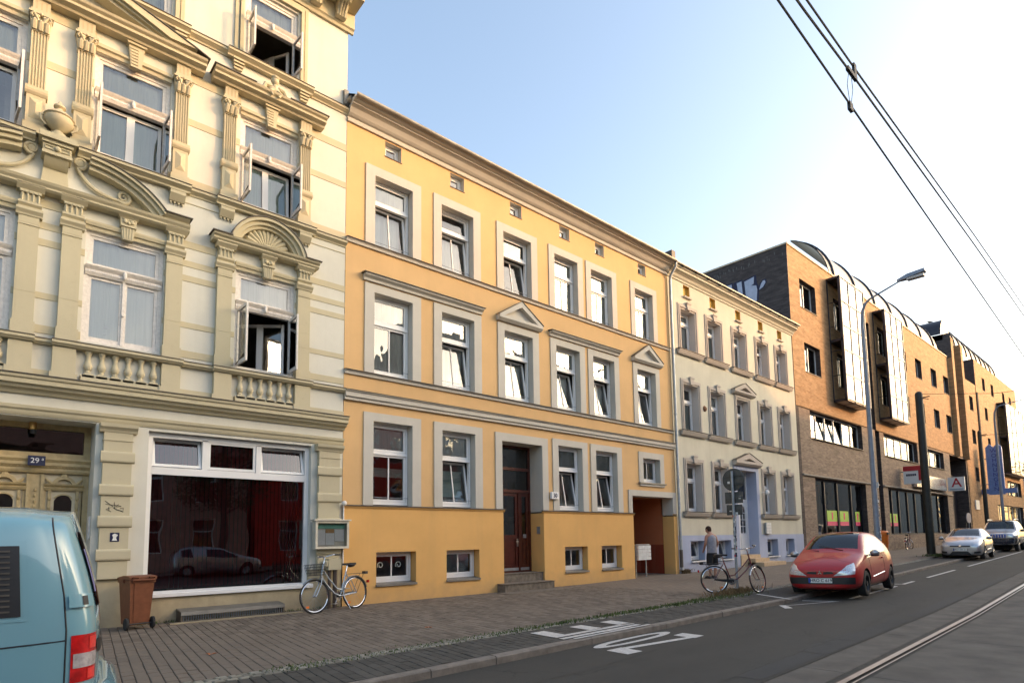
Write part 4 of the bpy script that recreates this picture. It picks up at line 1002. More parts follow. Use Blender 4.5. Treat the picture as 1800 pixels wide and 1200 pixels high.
# --- second floor: fluted pilasters on panelled pedestals ---
def pilaster2(a, b):
    c = (a + b) / 2
    def ped(m):
        m.box(a - .045, b + .045, -.15, 0, 8.52, 8.66); m.box(a - .015, b + .015, -.12, 0, 8.66, 9.19)
        m.ext([(0, 9.19), (-.13, 9.19), (-.16, 9.23), (-.17, 9.27), (-.14, 9.29), (-.14, 9.34), (0, 9.34)], a - .04, b + .04, 'x')
        px0, px1, z0, z1 = a + .03, b - .03, 8.76, 9.13; zm = (z0 + z1) / 2
        m.add([(px0, -.121, z0), (px1, -.121, z0), (px1, -.121, z1), (px0, -.121, z1), (c, -.165, z0 + .10), (c, -.165, z1 - .10)], [(0, 1, 4), (1, 2, 5, 4), (2, 3, 5), (3, 0, 4, 5)])
    o = one('pilaster', ped, YT, YH)
    def sh(m):
        pr = [(a, 0)]; n = 5; w = (b - a); st = w / (n + .6)
        x = a; pr.append((a, -.115)); x = a + st * .3
        for i in range(n):
            f = st * .36; cc = x + st / 2
            pr += [(cc - f, -.115), (cc - f * .6, -.093), (cc + f * .6, -.093), (cc + f, -.115)]
            x += st
        pr += [(b, -.115), (b, 0)]
        m.ext(pr, 9.34, 10.37, 'z'); m.box(a - .01, b + .01, -.125, 0, 10.37, 10.40)
    one('fluted_shaft', sh, YT, o)
    def cap(m):
        m.ext([(a, 10.40), (b, 10.40), (b + .04, 10.66), (a - .04, 10.66)], -.12, 0, 'y')
        for i, x in enumerate((a + .03, c, b - .03)):
            m.tube([(x, -.12, 10.40), (x, -.15, 10.47), (x, -.185, 10.53), (x, -.17, 10.56)], [.045, .05, .035, .015], 7)
        for s in (-1, 1):
            px = c + s * (b - a) * .47
            m.tube([(c + s * .02, -.14, 10.50), (c + s * .06, -.16, 10.60), (px, -.175, 10.66), (px + s * .03, -.17, 10.61), (px, -.17, 10.585)], [.02, .028, .03, .022, .014], 6)
            m.ball((c + s * .05, -.15, 10.64), (.035, .03, .03), 8, 5)
        m.ball((c, -.165, 10.68), (.03, .03, .03), 8, 5)
        m.box(a - .055, b + .055, -.185, 0, 10.665, 10.70); m.box(a - .03, b + .03, -.165, 0, 10.70, 10.75)
        m.box(a - .005, b + .005, -.13, 0, 10.75, 10.98)
        for i in range(3): x = a + .05 + i * (b - a - .1) / 2; m.box(x - .012, x + .012, -.133, -.1, 10.79, 10.94, 1)
    one('capital', cap, [YT, MAT['y_plinth']], o, smooth=True)
P2 = [(-1.86, -1.63), (.32, .555), (.98, 1.215), (2.57, 2.81), (3.48, 3.72), (5.10, 5.34)]
for a, b in P2: pilaster2(a, b)
for c in YC:
    a, b = c - yw, c + yw
    mould(YH, 'architrave', [(0, 10.56), (-.03, 10.56), (-.04, 10.62), (-.08, 10.64), (-.08, 10.68), (-.03, 10.70), (-.03, 10.74), (0, 10.74)], a, b, YT)
    def key2(m):
        m.ext([(c - .09, 10.50), (c + .09, 10.50), (c + .13, 10.93), (c - .13, 10.93)], -.11, 0, 'y')
        for i in range(6): z = 10.55 + i * .06; m.box(c - .075 - i * .006, c + .03, -.125, -.1, z, z + .03)
        m.box(c - .16, c + .16, -.15, 0, 10.93, 10.97)
    one('keystone', key2, YT, YH)
hoodp = [(0, 10.98), (-.18, 10.98), (-.20, 11.02), (-.30, 11.05), (-.30, 11.10), (-.35, 11.13), (-.37, 11.17), (0, 11.17)]
h2 = mould(YH, 'window_hood', hoodp, 3.22, 5.62, YT)
for a, b in ((3.19, 4.02), (4.75, 5.65)): one('hood_flashing', lambda m: m.box(a, b, -.39, 0, 11.172, 11.19), MAT['tindark'], h2)
def bust(m):
    c, y = 4.44, -.25
    m.ball((c, y, 11.49), (.085, .08, .10), 12, 8); m.ball((c, y - .02, 11.55), (.09, .075, .05), 10, 6); m.lathe([(.05, -.12), (.045, 0)], (c, y, 11.40), 8)
    m.ball((c, y + .03, 11.27), (.15, .08, .12), 12, 7)
    for s in (-1, 1):
        m.tube([(c + s * .08, y, 11.35), (c + s * .2, y, 11.33), (c + s * .25, y - .02, 11.22), (c + s * .36, y, 11.19)], [.045, .05, .04, .02], 7)
        m.tube([(c + s * .05, y - .05, 11.25), (c + s * .12, y - .08, 11.17), (c + s * .06, y - .1, 11.08)], [.03, .035, .02], 6)
one('bust_ornament', bust, YT, h2, smooth=True)
def gable(m):
    m.ext(hoodp, AX - 2.30, AX + 2.30, 'x')
    for s in (-1, 1):
        x0, x1 = AX + s * 1.62, AX; dz = .50
        for t0, t1, pr in ((0, .09, .25), (.09, .16, .32), (.16, .22, .38)):
            m.ext([(x0 + s * .0, 11.17 + t0 * .4), (x1, 11.17 + dz + t0), (x1, 11.17 + dz + t1), (x0 + s * t1 * 2.2, 11.17 + t1 * .4)], -pr, 0, 'y')
hg = one('triangular_gable', gable, YT, YH)
one('gable_flashing', lambda m: [m.ext([(AX + s * 2.34, 11.172), (AX + s * 2.10, 11.262), (AX, 11.893), (AX, 11.912), (AX + s * 2.10, 11.282), (AX + s * 2.34, 11.19)], -.40, 0, 'y') for s in (-1, 1)], MAT['tindark'], hg)
# --- third floor frames and main cornice ---
for c in YC:
    a, b = c - .58, c + .58
    def fr(m):
        for w, p in ((.22, .04), (.12, .07)): m.box(a - w, a - w + .07, -p, 0, 11.86, 13.62 + w); m.box(b + w - .07, b + w, -p, 0, 11.86, 13.62 + w); m.box(a - w + .07, b + w - .07, -p, 0, 13.62 + w - .07, 13.62 + w)
    one('window_surround', fr, YT, YH)
mould(YH, 'main_cornice', [(0, 13.86), (-.06, 13.86), (-.08, 13.92), (-.12, 13.95), (-.12, 14.32), (-.62, 14.34), (-.64, 14.42), (-.70, 14.45), (-.72, 14.56), (0, 14.56)], YX0, YX1 + .12, YT)
for i in range(8):
    x = 5.98 - i * .62
    def mod(m):
        m.ext([(-.12, 14.33), (-.56, 14.33), (-.57, 14.28), (-.50, 14.22), (-.38, 14.22), (-.30, 14.12), (-.26, 14.0), (-.20, 13.97), (-.12, 13.98)], x - .12, x + .12, 'x'); m.box(x - .15, x + .15, -.6, -.12, 14.325, 14.338)
        for s in (-.06, .0, .06): m.tube([(x + s, -.54, 14.25), (x + s, -.40, 14.20), (x + s, -.30, 14.08), (x + s, -.25, 13.98)], .022, 5)
    one('modillion', mod, YT, YH, smooth=True)
one('roof_edge', lambda m: (m.box(YX0, YX1 + .15, -.76, 9.5, 14.562, 14.60)), MAT['tindark'], YH)
# lead flashing and pipe at the junction with the orange roof
one('corner_flashing', lambda m: (m.box(YX1 - .10, YX1 + .01, -.07, -.0, 11.87, 12.32), m.tube([(YX1 + .02, -.25, 12.03), (YX1 - .02, -.12, 12.0), (YX1 - .05, -.06, 11.95)], .07, 8)), MAT['tin'], YH)
# --- windows of the ornate house ---
def oldwin(c, hw_, z0, z1, zt, y, opened=None, cur=(None, None), inner=0.0, oc=95):
    OWm = MAT['oldwhite']; a, b = c - hw_, c + hw_
    def f(m):
        ring(m, a, b, z0, z1, .07, y, y + .10)
        m.ext([(y + .08, zt - .10), (y - .02, zt - .10), (y - .05, zt - .05), (y - .03, zt), (y - .07, zt + .04), (y - .09, zt + .07), (y + .08, zt + .08)], a + .02, b - .02, 'x')
        n = int((b - a - .1) / .035)
        for i in range(n): x = a + .06 + i * .035; m.box(x, x + .018, y - .055, y - .03, zt - .045, zt - .012)
        m.ball((c, y - .08, zt + .0), (.035, .03, .08), 8, 5)
    w = one('window', f, OWm, YH)
    # upper light
    def up(m): ring(m, a + .07, b - .07, zt + .08, z1 - .07, .06, y + .02, y + .06)
    one('sash', up, OWm, w); pane(w, a + .13, b - .13, zt + .14, z1 - .13, y + .04, MAT['glass'])
    if cur[1]: curtain(w, a + .08, b - .08, zt + .1, z1 - .1, y + .13, cur[1])
    lo, hi = z0 + .07, zt - .10
    def leafg(x0, x1, T=None, yy=y + .02, mt=OWm, wd=.055):
        m = MB(); ring(m, x0, x1, lo, hi, wd, yy, yy + .035, wb=.08)
        if T: m.xf(T)
        m.build('sash', mt, w); pane(w, x0 + wd, x1 - wd, lo + .08, hi - wd, yy + .018, MAT['glass'], T)
    if opened:
        for s in (-1, 1):
            hx = a + .07 if s < 0 else b - .07
            an = math.radians(oc) * (1 if s > 0 else -1)
            T = Matrix.Translation((hx, y + .02, 0)) @ Matrix.Rotation(an, 4, 'Z') @ Matrix.Translation((-hx, -y - .02, 0))
            leafg(*((a + .07, c - .002) if s < 0 else (c + .002, b - .07)), T)
            m = MB(); m.tube([(hx, y + .02, lo + .02), (hx - s * .0 + (.02 if s < 0 else -.02), y - .42, lo + .16)], .012, 5); m.build('window_stay', MAT['tindark'], w)
    else:
        leafg(a + .07, c - .002); leafg(c + .002, b - .07)
        one('window_latch', lambda m: (m.box(c - .02, c + .02, y - .01, y + .02, lo, hi), m.ball((c, y - .03, (lo + hi) / 2 - .05), .022, 8, 5)), OWm, w)
    if inner is not None:     # the inner window behind the outer leaves
        yi = y + (.26 if inner > 1 else .13)
        def inn(m):
            T0 = len(m.v); ring(m, a + .10, b - .10, lo + .02, hi - .02, .06, yi, yi + .04); m.box(c - .065, c + .065, yi - .01, yi + .04, lo + .02, hi - .02)
            if inner: m.xf(tiltM(lo, yi, inner) if inner < 1 else Matrix.Translation((b - .1, yi, 0)) @ Matrix.Rotation(-math.radians(inner), 4, 'Z') @ Matrix.Translation((-(b - .1), -yi, 0)), T0)
        one('inner_window', inn, MAT['white'], w)
        Ti = (tiltM(lo, yi, inner) if inner < 1 else Matrix.Translation((b - .1, yi, 0)) @ Matrix.Rotation(-math.radians(inner), 4, 'Z') @ Matrix.Translation((-(b - .1), -yi, 0))) if inner else None
        pane(w, a + .16, c - .065, lo + .08, hi - .08, yi + .02, MAT['glass'], Ti); pane(w, c + .065, b - .16, lo + .08, hi - .08, yi + .02, MAT['glass'], Ti)
    if cur[0]: curtain(w, a + .1, b - .1, lo, hi, y + (.13 if inner is None else .22), cur[0])
    return w
oldwin(YC[0], yw, 5.02, 7.12, 6.40, .06, None, ('net', 'net'), None)
wa = oldwin(YC[1], yw, 5.02, 7.12, 6.40, .06, None, ('net', 'net'), None)
oldwin(YC[2], yw, 5.02, 7.12, 6.40, .06, True, (None, 'net'), 38, 88)
one('paper_cut_flower', lambda m: [m.ball((1.60 + dx, .20, 5.30 + dz), (.075, .012, .028), 10, 5) for dx, dz in ((0, 0), (.075, .125))], MAT['white'], wa)
oldwin(YC[0], yw, 8.60, 10.56, 9.80, .06, True, (None, 'net'), .0, 94)
oldwin(YC[1], yw, 8.60, 10.56, 9.80, .06, True, ('green', 'net'), 0.0, 92)
oldwin(YC[2], yw, 8.60, 10.56, 9.80, .06, True, ('green', 'net'), .06, 90)
oldwin(YC[0], .58, 11.9, 13.62, 12.95, .06, True, ('net', 'net'), 0.0)
oldwin(YC[1], .58, 11.9, 13.62, 12.95, .06, None, ('net', 'net'), 0.0)
oldwin(YC[2], .58, 11.9, 13.62, 12.95, .06, True, (None, 'net'), 60, 92)
# --- ground floor: banded pilasters, shop window, carved entrance ---
def gpil(a, b, x0b=.14):
    c = (a + b) / 2
    def f(m):
        m.box(a, b, -.10, 0, .85, 3.45)
        m.ext([(0, 3.45), (-.11, 3.45), (-.13, 3.49), (-.18, 3.54), (-.19, 3.60), (0, 3.60)], a - .07, b + .07, 'x'); m.box(a - .012, b + .012, -.115, 0, 3.30, 3.31)
    o = one('banded_pilaster', f, YT, YH)
    for z in (2.90, 2.31, 1.75, 1.16):
        one('stone_band', lambda m: m.ext([(-.10, z), (-.135, z + .015), (-.145, z + .04), (-.145, z + .17), (-.135, z + .195), (-.10, z + .21)], a - .04, b + .04, 'x'), YT, o)
    return o
gp1 = gpil(1.67, 2.11); gpil(5.66, 6.15)
# scribbled tag and sticker on the pilaster
def tagf(m):
    y = -.104
    for p in ([(1.73, 2.22), (1.86, 2.12), (1.75, 2.07), (1.83, 2.03)], [(1.74, 2.16), (1.98, 2.13), (1.86, 2.09)], [(1.87, 2.20), (1.88, 2.08), (2.0, 2.04)], [(1.96, 2.09), (2.01, 2.10), (2.01, 2.03), (1.90, 2.07)], [(1.79, 2.11), (1.80, 2.04)], [(1.89, 2.12), (1.94, 2.16)]):
        m.tube([(x, y, z) for x, z in p], .0045, 4)
one('scribble', tagf, MAT['black'], gp1)
one('sticker', lambda m: m.box(1.83, 1.97, -.106, -.1, 1.50, 1.66), MAT['navy'], gp1); one('sticker_print', lambda m: m.ext([(1.86, 1.52), (1.94, 1.52), (1.92, 1.57), (1.95, 1.62), (1.90, 1.645), (1.86, 1.62), (1.88, 1.57)], -.108, -.106, 'y'), MAT['paper'], gp1)
SW = one('shop_window', lambda m: (ring(m, 2.385, 5.515, .50, 3.55, .09, .12, .22, wb=.07), m.box(2.47, 5.43, .12, .22, 2.76, 2.90), m.box(3.34, 3.44, .12, .22, 2.90, 3.48), m.box(4.38, 4.48, .12, .22, 2.90, 3.48)), MAT['white'], YH)
one('shop_sill', lambda m: m.ext([(.20, .57), (-.06, .545), (-.08, .53), (-.08, .47), (.0, .455), (.2, .46)], 2.40, 5.58, 'x'), MAT['white'], SW)
pane(SW, 2.475, 5.425, .57, 2.76, .17, MAT['shopglass'])
for i, (a, b) in enumerate(((2.475, 3.34), (3.44, 4.38), (4.48, 5.425))):
    T = tiltM(2.91, .18, .24) if i != 1 else None
    m = MB(); ring(m, a + .005, b - .005, 2.91, 3.47, .05, .14, .19)
    if T: m.xf(T)
    m.build('top_light', MAT['white'], SW); pane(SW, a + .05, b - .05, 2.96, 3.42, .165, MAT['shopglass'], T)
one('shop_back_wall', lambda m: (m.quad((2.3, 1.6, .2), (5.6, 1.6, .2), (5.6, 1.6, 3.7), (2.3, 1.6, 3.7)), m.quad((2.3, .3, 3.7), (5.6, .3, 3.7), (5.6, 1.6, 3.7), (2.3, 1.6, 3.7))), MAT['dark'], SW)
n = 36
for i in range(n):
    x = 2.47 + (i + .5) * 2.96 / n; a = .62 + random.uniform(-.05, .05); w = .055
    one('blind_slat', lambda m: m.add([(x - w * math.cos(a), .33 - w * math.sin(a), .60), (x + w * math.cos(a), .33 + w * math.sin(a), .60), (x + w * math.cos(a), .33 + w * math.sin(a), 3.50), (x - w * math.cos(a), .33 - w * math.sin(a), 3.50)], [(0, 1, 2, 3)]), MAT['redblind'], SW)
# carved double door in the deep porch
CD = MAT['carved'] = pm('carved door paint', (.46, .36, .19), .55, 0, .16, 9, .2, 25)
DP2 = MAT['carvedpale'] = pm('carved door panel paint', (.58, .51, .36), .55, 0, .1, 9)
y = .58
def portal(m):
    ring(m, -.02, 1.56, 0, 3.60, .10, y, y + .12); m.box(.08, 1.46, y - .02, y + .1, 2.98, 3.08)
    m.ext([(y, 2.72), (y - .05, 2.72), (y - .07, 2.76), (y - .07, 2.80), (y - .12, 2.85), (y - .12, 2.90), (y - .16, 2.95), (y - .16, 2.99), (y, 3.0)], -.02, 1.56, 'x')
    for i in range(34): x = .02 + i * .046; m.box(x, x + .024, y - .10, y - .06, 2.82, 2.845)
pt = one('carved_entrance_door', portal, CD, YH)
pane(pt, .08, 1.46, 3.08, 3.50, y + .05, MAT['glassd'])
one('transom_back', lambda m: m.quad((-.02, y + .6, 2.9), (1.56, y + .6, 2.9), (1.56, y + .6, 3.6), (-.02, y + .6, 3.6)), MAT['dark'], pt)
for s in (0, 1):
    a, b = (.06, .69) if s == 0 else (.89, 1.50); c = (a + b) / 2 + (-.0 if s == 0 else .0)
    def dl(m):
        m.box(a, b, y + .02, y + .07, .1, 1.0, 1)
        m.ext([(a, 1.0), (c - .13, 1.0), (c - .13, 2.24), (c - .07, 2.34), (c + .07, 2.34), (c + .13, 2.24), (c + .13, 1.0), (b, 1.0), (b, 2.72), (a, 2.72)], y + .02, y + .07, 'y', 1)
        for q in (-1, 1):
            m.box(c + q * .20 - .022, c + q * .20 + .022, y - .02, y + .02, .9, 2.42, 0); m.box(c + q * .265 - .016, c + q * .265 + .016, y, y + .02, .9, 2.42, 0)
            m.ball((c + q * .20, y - .03, 2.28), (.028, .02, .04), 8, 5, 0); m.ball((c + q * .20, y - .03, 2.10), (.022, .018, .03), 8, 5, 0)
        m.ext([(y + .02, 2.42), (y - .03, 2.42), (y - .05, 2.46), (y - .02, 2.48), (y - .06, 2.51), (y - .07, 2.535), (y + .02, 2.54)], c - .29, c + .29, 'x', 0)
        arcstrip(m, c, 2.50, .12, .155, .25, PI - .25, 12, y - .05, y + .02); arcstrip(m, c, 2.50, .155, .18, .2, PI - .2, 12, y - .03, y + .02)
        m.ball((c, y - .01, 2.68), (.06, .03, .055), 8, 5, 0); m.ball((c, y - .02, 2.745), (.03, .025, .03), 8, 5, 0)
        for q in (-1, 1): m.tube([(c + q * .18, y - .01, 2.54), (c + q * .22, y - .01, 2.58), (c + q * .265, y - .01, 2.63)], [.035, .03, .01], 6)
        arcstrip(m, c, 2.2, .14, .165, .6, PI - .6, 8, y - .01, y + .02)
    d = one('door_leaf', dl, [CD, DP2], pt)
    pane(d, c - .13, c + .13, 1.0, 2.34, y + .055, MAT['glassd'])
def mid(m):
    m.box(.69, .89, y - .0, y + .06, .1, 2.72); m.box(.665, .715, y - .03, y, .1, 2.70); m.box(.865, .915, y - .03, y, .1, 2.70)
    for i in range(16): m.ball((.79, y - .005, 1.0 + i * .075), (.03, .012, .034), 6, 4)
    for z in (2.42, 2.32, 2.22): m.ball((.79, y - .02, z), (.02, .02, .03), 6, 4)
one('door_stile', mid, CD, pt)
one('number_plate', lambda m: m.box(.66, .90, y - .19, y - .165, 2.83, 3.0), MAT['navy'], pt)
txt('29', .125, MAT['white'], 'number', pt, (.755, y - .193, 2.912), FR); txt('a', .075, MAT['white'], 'number_letter', pt, (.862, y - .193, 2.945), FR)
MAT['warm'] = pm('brass lamp', (.5, .32, .12), .35, .8)
one('porch_lamp', lambda m: (m.lathe([(0, 0), (.055, 0), (.055, -.12), (.04, -.13)], (.70, .42, 3.58), 14), m.lathe([(.05, -.13), (.048, -.2), (0, -.2)], (.71, .42, 3.58), 14, 1)), [MAT['warm'], MAT['black']], YH)
one('porch_floor', lambda m: m.box(-.02, 1.56, -.05, .6, -.1, .12), MAT['stone'], YH)
one('bell_panel', lambda m: m.box(1.53, 1.558, .1, .2, 1.55, 1.95), MAT['oldwhite'], YH)
# small fixtures on the wall
CB = bthing('display_case', 'cream glazed notice case with green header and papers on the banded pilaster', 'display case', (5.94, -.1, 1.28))
def cas(m):
    ring(m, 5.53, 6.31, 1.29, 1.90, .05, -.27, -.10); m.box(5.58, 6.26, -.14, -.10, 1.34, 1.85); m.box(5.49, 6.35, -.30, -.08, 1.90, 1.93)
one('case', cas, pm('cream metal', (.60, .56, .46), .5), CB)
pane(CB, 5.58, 6.26, 1.34, 1.85, -.255, MAT['thinglass'])
one('header_strip', lambda m: m.box(5.60, 6.25, -.16, -.15, 1.73, 1.83), pm('mint header', (.18, .46, .34), .5), CB)
for x0, x1, z0, z1 in ((5.60, 5.80, 1.37, 1.70), (5.81, 6.01, 1.37, 1.63), (6.02, 6.24, 1.45, 1.71)): one('notice', lambda m: m.box(x0, x1, -.158, -.15, z0, z1), MAT['paper'], CB)
one('brown_notice', lambda m: m.box(5.80, 6.0, -.165, -.158, 1.635, 1.72), pm('kraft paper', (.45, .27, .12), .8), CB)
VB = bthing('meter_box', 'small cream meter box with iron pipes under the notice case', 'meter box', (5.98, -.1, 0))
one('box', lambda m: (m.box(5.84, 6.14, -.26, -.10, .83, 1.07), m.lathe([(.05, -.07), (.06, -.05), (.06, .05), (.05, .07)], (5.80, -.2, .97), 12)), MAT['y_trim'], VB)
one('pipes', lambda m: (m.tube([(5.90, -.18, .83), (5.90, -.18, -.05)], .04, 8), m.tube([(6.03, -.18, .83), (6.03, -.18, -.05)], .05, 8)), pm('rusty pipe', (.10, .07, .055), .7), VB)
GL = bthing('cellar_grating', 'rusty iron cellar grating with tin lid at the foot of the shop window', 'grating', (3.9, -.2, 0))
one('lid', lambda m: m.ext([(0, .235), (-.36, .195), (-.37, .13), (-.355, .13), (-.35, .185), (0, .225)], 2.95, 4.86, 'x'), MAT['tin'], GL)
one('frame', lambda m: (m.box(2.95, 4.86, -.37, -.33, -.02, .035), m.box(2.95, 2.985, -.35, 0, 0, .19), m.box(4.825, 4.86, -.35, 0, 0, .19)), MAT['tindark'], GL)
for i in range(44): one('bar', lambda m: m.tube([(3.0 + i * .0418, -.345, .03), (3.0 + i * .0418, -.345, .16)], .007, 5), MAT['galv'], GL)
one('kerb_stone', lambda m: m.box(2.75, 5.2, -.48, -.38, -.05, .02), MAT['y_plinth'], GL)
one('lamp_finial', lambda m: (m.ball((6.24, -.16, 2.30), (.06, .06, .06), 10, 6), m.tube([(6.25, -.1, 2.3), (6.25, -.1, .9)], .018, 6)), MAT['oldwhite'], YH)
# ================= BRICK BUILDING =================
BH = bthing('brick_office_building', 'long yellow brick office building with glazed bays, shop fronts and graffiti on its side wall', 'building', (60, 0, .3))
BK, SHB, DB = MAT['brick'], MAT['shadebrick'], MAT['dbrick']
BX0 = 30.92
upw = [(32.26, 34.32, 13.5, 15.08), (32.40, 34.46, 10.0, 11.6)]
for x0, x1 in ((48.9, 50.4), (52.6, 54.2), (56.75, 58.35), (60.45, 62.1)): upw += [(x0, x1, 13.15, 14.65), (x0, x1, 9.8, 11.3)]
bayw = [(36.9, 38.9, 13.3, 15.2), (36.9, 38.9, 9.9, 11.9), (44.4, 46.3, 13.3, 15.2), (44.4, 46.3, 9.9, 11.9)]
rec = [(42.05, 42.75, 8.02, 15.0, 1.0)]
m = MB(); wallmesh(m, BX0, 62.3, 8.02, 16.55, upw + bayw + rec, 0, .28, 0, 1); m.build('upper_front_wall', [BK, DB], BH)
low = [(32.7, 40.3, 6.5, 7.98), (44.3, 51.6, 6.5, 7.98), (54.3, 58.75, 6.5, 7.85), (32.85, 40.3, .9, 4.40), (44.4, 59.0, 1.35, 4.40), (42.65, 43.45, 0, 8.0, .8), (60.6, 66.2, 0, 7.9, 1.2)]
m = MB(); wallmesh(m, 31.26, 67.5, 0, 8.02, low, .05, .28, 0, 1); m.build('lower_front_wall', [SHB, DB], BH)
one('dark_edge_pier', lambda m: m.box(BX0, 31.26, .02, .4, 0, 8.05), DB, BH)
for a, b in ((31.3, 42.6), (43.5, 60.5)): one('shop_ledge', lambda m: m.ext([(.05, 4.44), (-.02, 4.44), (-.05, 4.48), (-.05, 4.53), (.05, 4.55)], a, b, 'x'), pm('pale stone ledge', (.33, .30, .27), .8) if a < 40 else bpy.data.materials['pale stone ledge'], BH)
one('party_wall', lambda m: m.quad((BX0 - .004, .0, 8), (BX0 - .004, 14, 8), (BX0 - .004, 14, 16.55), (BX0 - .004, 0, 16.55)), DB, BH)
one('parapet', lambda m: (m.box(BX0 - .05, 62.3, -.05, .3, 16.55, 16.64), m.box(BX0 - .05, BX0 + .25, .3, 14, 16.55, 16.64)), pm('pale coping', (.62, .48, .34), .7), BH)
shell(BH, BX0 + .1, 62.3, 16.5, 14, DB, MAT['tin'], [4.6, 8.3, 12.5, 16.4], front=1.3)
# graffiti letters on the side wall
MAT['gwhite'] = pm('pale graffiti paint', (.42, .44, .55), .7, 0, .12, 5); MAT['gblack'] = pm('dark blue graffiti outline', (.012, .012, .045), .7)
GR = one('graffiti', lambda m: [m.add([(BX0 - .012 - d, y_, z_) for y_, z_ in p], [tuple(range(len(p)))], mi) for d, mi, p in (
    (.0, 1, [(1.62, 14.0), (2.36, 14.0), (2.44, 15.36), (1.70, 15.46), (1.66, 14.98), (1.55, 14.75)]), (.004, 0, [(1.72, 14.0), (2.28, 14.0), (2.36, 15.28), (1.80, 15.38), (1.84, 15.0), (1.98, 14.94), (1.70, 14.86), (1.66, 14.6)]),
    (.0, 1, [(2.40, 14.3), (2.92, 14.3), (2.98, 15.42), (2.46, 15.44)]), (.004, 0, [(2.46, 14.3), (2.86, 14.3), (2.86, 14.62), (2.72, 14.62), (2.80, 15.34), (2.52, 15.36)]),
    (.0, 1, [(2.94, 14.4), (3.42, 14.4), (3.52, 15.46), (3.02, 15.44)]), (.004, 0, [(3.0, 14.4), (3.34, 14.4), (3.42, 15.38), (3.10, 15.36), (3.06, 14.9)]),
    (.0, 1, [(3.46, 14.6), (4.4, 14.6), (4.4, 15.45), (3.56, 15.40)]), (.004, 0, [(3.54, 14.6), (4.3, 14.6), (4.3, 15.36), (3.64, 15.32)]),
    (.0, 1, [(1.62, 14.50), (1.30, 14.62), (1.12, 14.85), (1.16, 15.05), (1.34, 15.08), (1.5, 14.9)]), (.004, 0, [(1.56, 14.56), (1.34, 14.66), (1.19, 14.86), (1.22, 14.99), (1.33, 15.0), (1.44, 14.86)]))], [MAT['gwhite'], MAT['gblack']], BH)
one('efflorescence', lambda m: [m.add([(BX0 - .01, y_, z_), (BX0 - .01, y_ + .04, z_ - .02), (BX0 - .01, y_ + .05, z_ + .12), (BX0 - .01, y_ + .01, z_ + .16)], [(0, 1, 2, 3)]) for y_, z_ in [(random.uniform(.15, 4.3), random.uniform(15.95, 16.2)) for _ in range(26)]], pm('lime bloom', (.14, .13, .12), .9), BH)
# office windows
def offwin(x0, x1, z0, z1, n=2, y=.26, bright=0, tilt=()):
    w = one('window', lambda m: (ring(m, x0, x1, z0, z1, .07, y, y + .07), [m.box(x0 + (x1 - x0) * i / n - .035, x0 + (x1 - x0) * i / n + .035, y - .01, y + .07, z0 + .07, z1 - .07) for i in range(1, n)]), MAT['white'], BH)
    for i in range(n):
        a = x0 + (x1 - x0) * i / n + .06; b = x0 + (x1 - x0) * (i + 1) / n - .06
        pane(w, a, b, z0 + .07, z1 - .07, y + .03, MAT['mirror' if i < bright else 'glassd'], tiltM(z0, y, .12) if i in tilt else None)
    one('sill', lambda m: m.box(x0 - .02, x1 + .02, -.04, y, z0 - .03, z0), MAT['tindark'], w)
for x0, x1, z0, z1 in upw: offwin(x0, x1, z0, z1, 2 if x1 - x0 > 1.8 else 1)
for x0, x1, z0, z1 in bayw: offwin(x0, x1, z0, z1, 2)
offwin(32.7, 40.3, 6.5, 7.98, 6, .30, 4, (1, 2, 3)); offwin(44.3, 51.6, 6.5, 7.98, 5, .30, 3); offwin(54.3, 58.75, 6.5, 7.85, 3, .30, 1)
# glazed bays hung in front of the wall
def glassbay(x0, x1, z0, z1, pr, nx, nz, floors):
    DMt = MAT['darkmetal']
    def fr(m):
        m.box(x0, x1, -pr, 0, z1 - .12, z1); m.box(x0, x1, -pr, 0, z0, z0 + .14)
        for z in floors: m.box(x0, x1, -pr + .02, 0, z - .1, z + .04)
        for x in (x0, x1 - .06): m.box(x, x + .06, -.06, 0, z0, z1); m.box(x, x + .06, -pr, -pr + .12, z0, z1)
    b = one('glazed_bay', fr, DMt, BH)
    for i in range(nx):
        for k in range(nz):
            a = x0 + (x1 - x0) * i / nx; c = x0 + (x1 - x0) * (i + 1) / nx; d = z0 + .1 + (z1 - z0 - .16) * k / nz; e = z0 + .1 + (z1 - z0 - .16) * (k + 1) / nz
            pane(b, a + .03, c - .03, d + .03, e - .03, -pr - .01, MAT['mirror'])
    def mul(m):
        for i in range(nx + 1): x = x0 + (x1 - x0) * i / nx; m.box(x - .035, x + .035, -pr - .045, -pr, z0, z1)
        for k in range(nz + 1): z = z0 + .1 + (z1 - z0 - .16) * k / nz; m.box(x0, x1, -pr - .04, -pr - .002, z - .035, z + .035)
    one('mullions', mul, pm('silver mullion', (.22, .22, .22), .5, .2), b)
    for s in (x0 + .03, x1 - .03):
        for k in range(1, nz): z = z0 + .1 + (z1 - z0 - .16) * k / nz; one('side_rail', lambda m: m.tube([(s, -pr + .05, z), (s, -.03, z)], .022, 5), DMt, b)
    for i in range(nx):
        a = x0 + (x1 - x0) * i / nx; c = x0 + (x1 - x0) * (i + 1) / nx
        one('underside_panel', lambda m: m.box(a + .12, c - .12, -pr + .14, -.12, z0 - .012, z0 - .002), MAT['galv'], b)
glassbay(35.98, 39.65, 8.85, 16.08, .72, 3, 5, (12.4,)); glassbay(43.55, 47.1, 8.75, 16.0, .72, 3, 5, (12.4,))
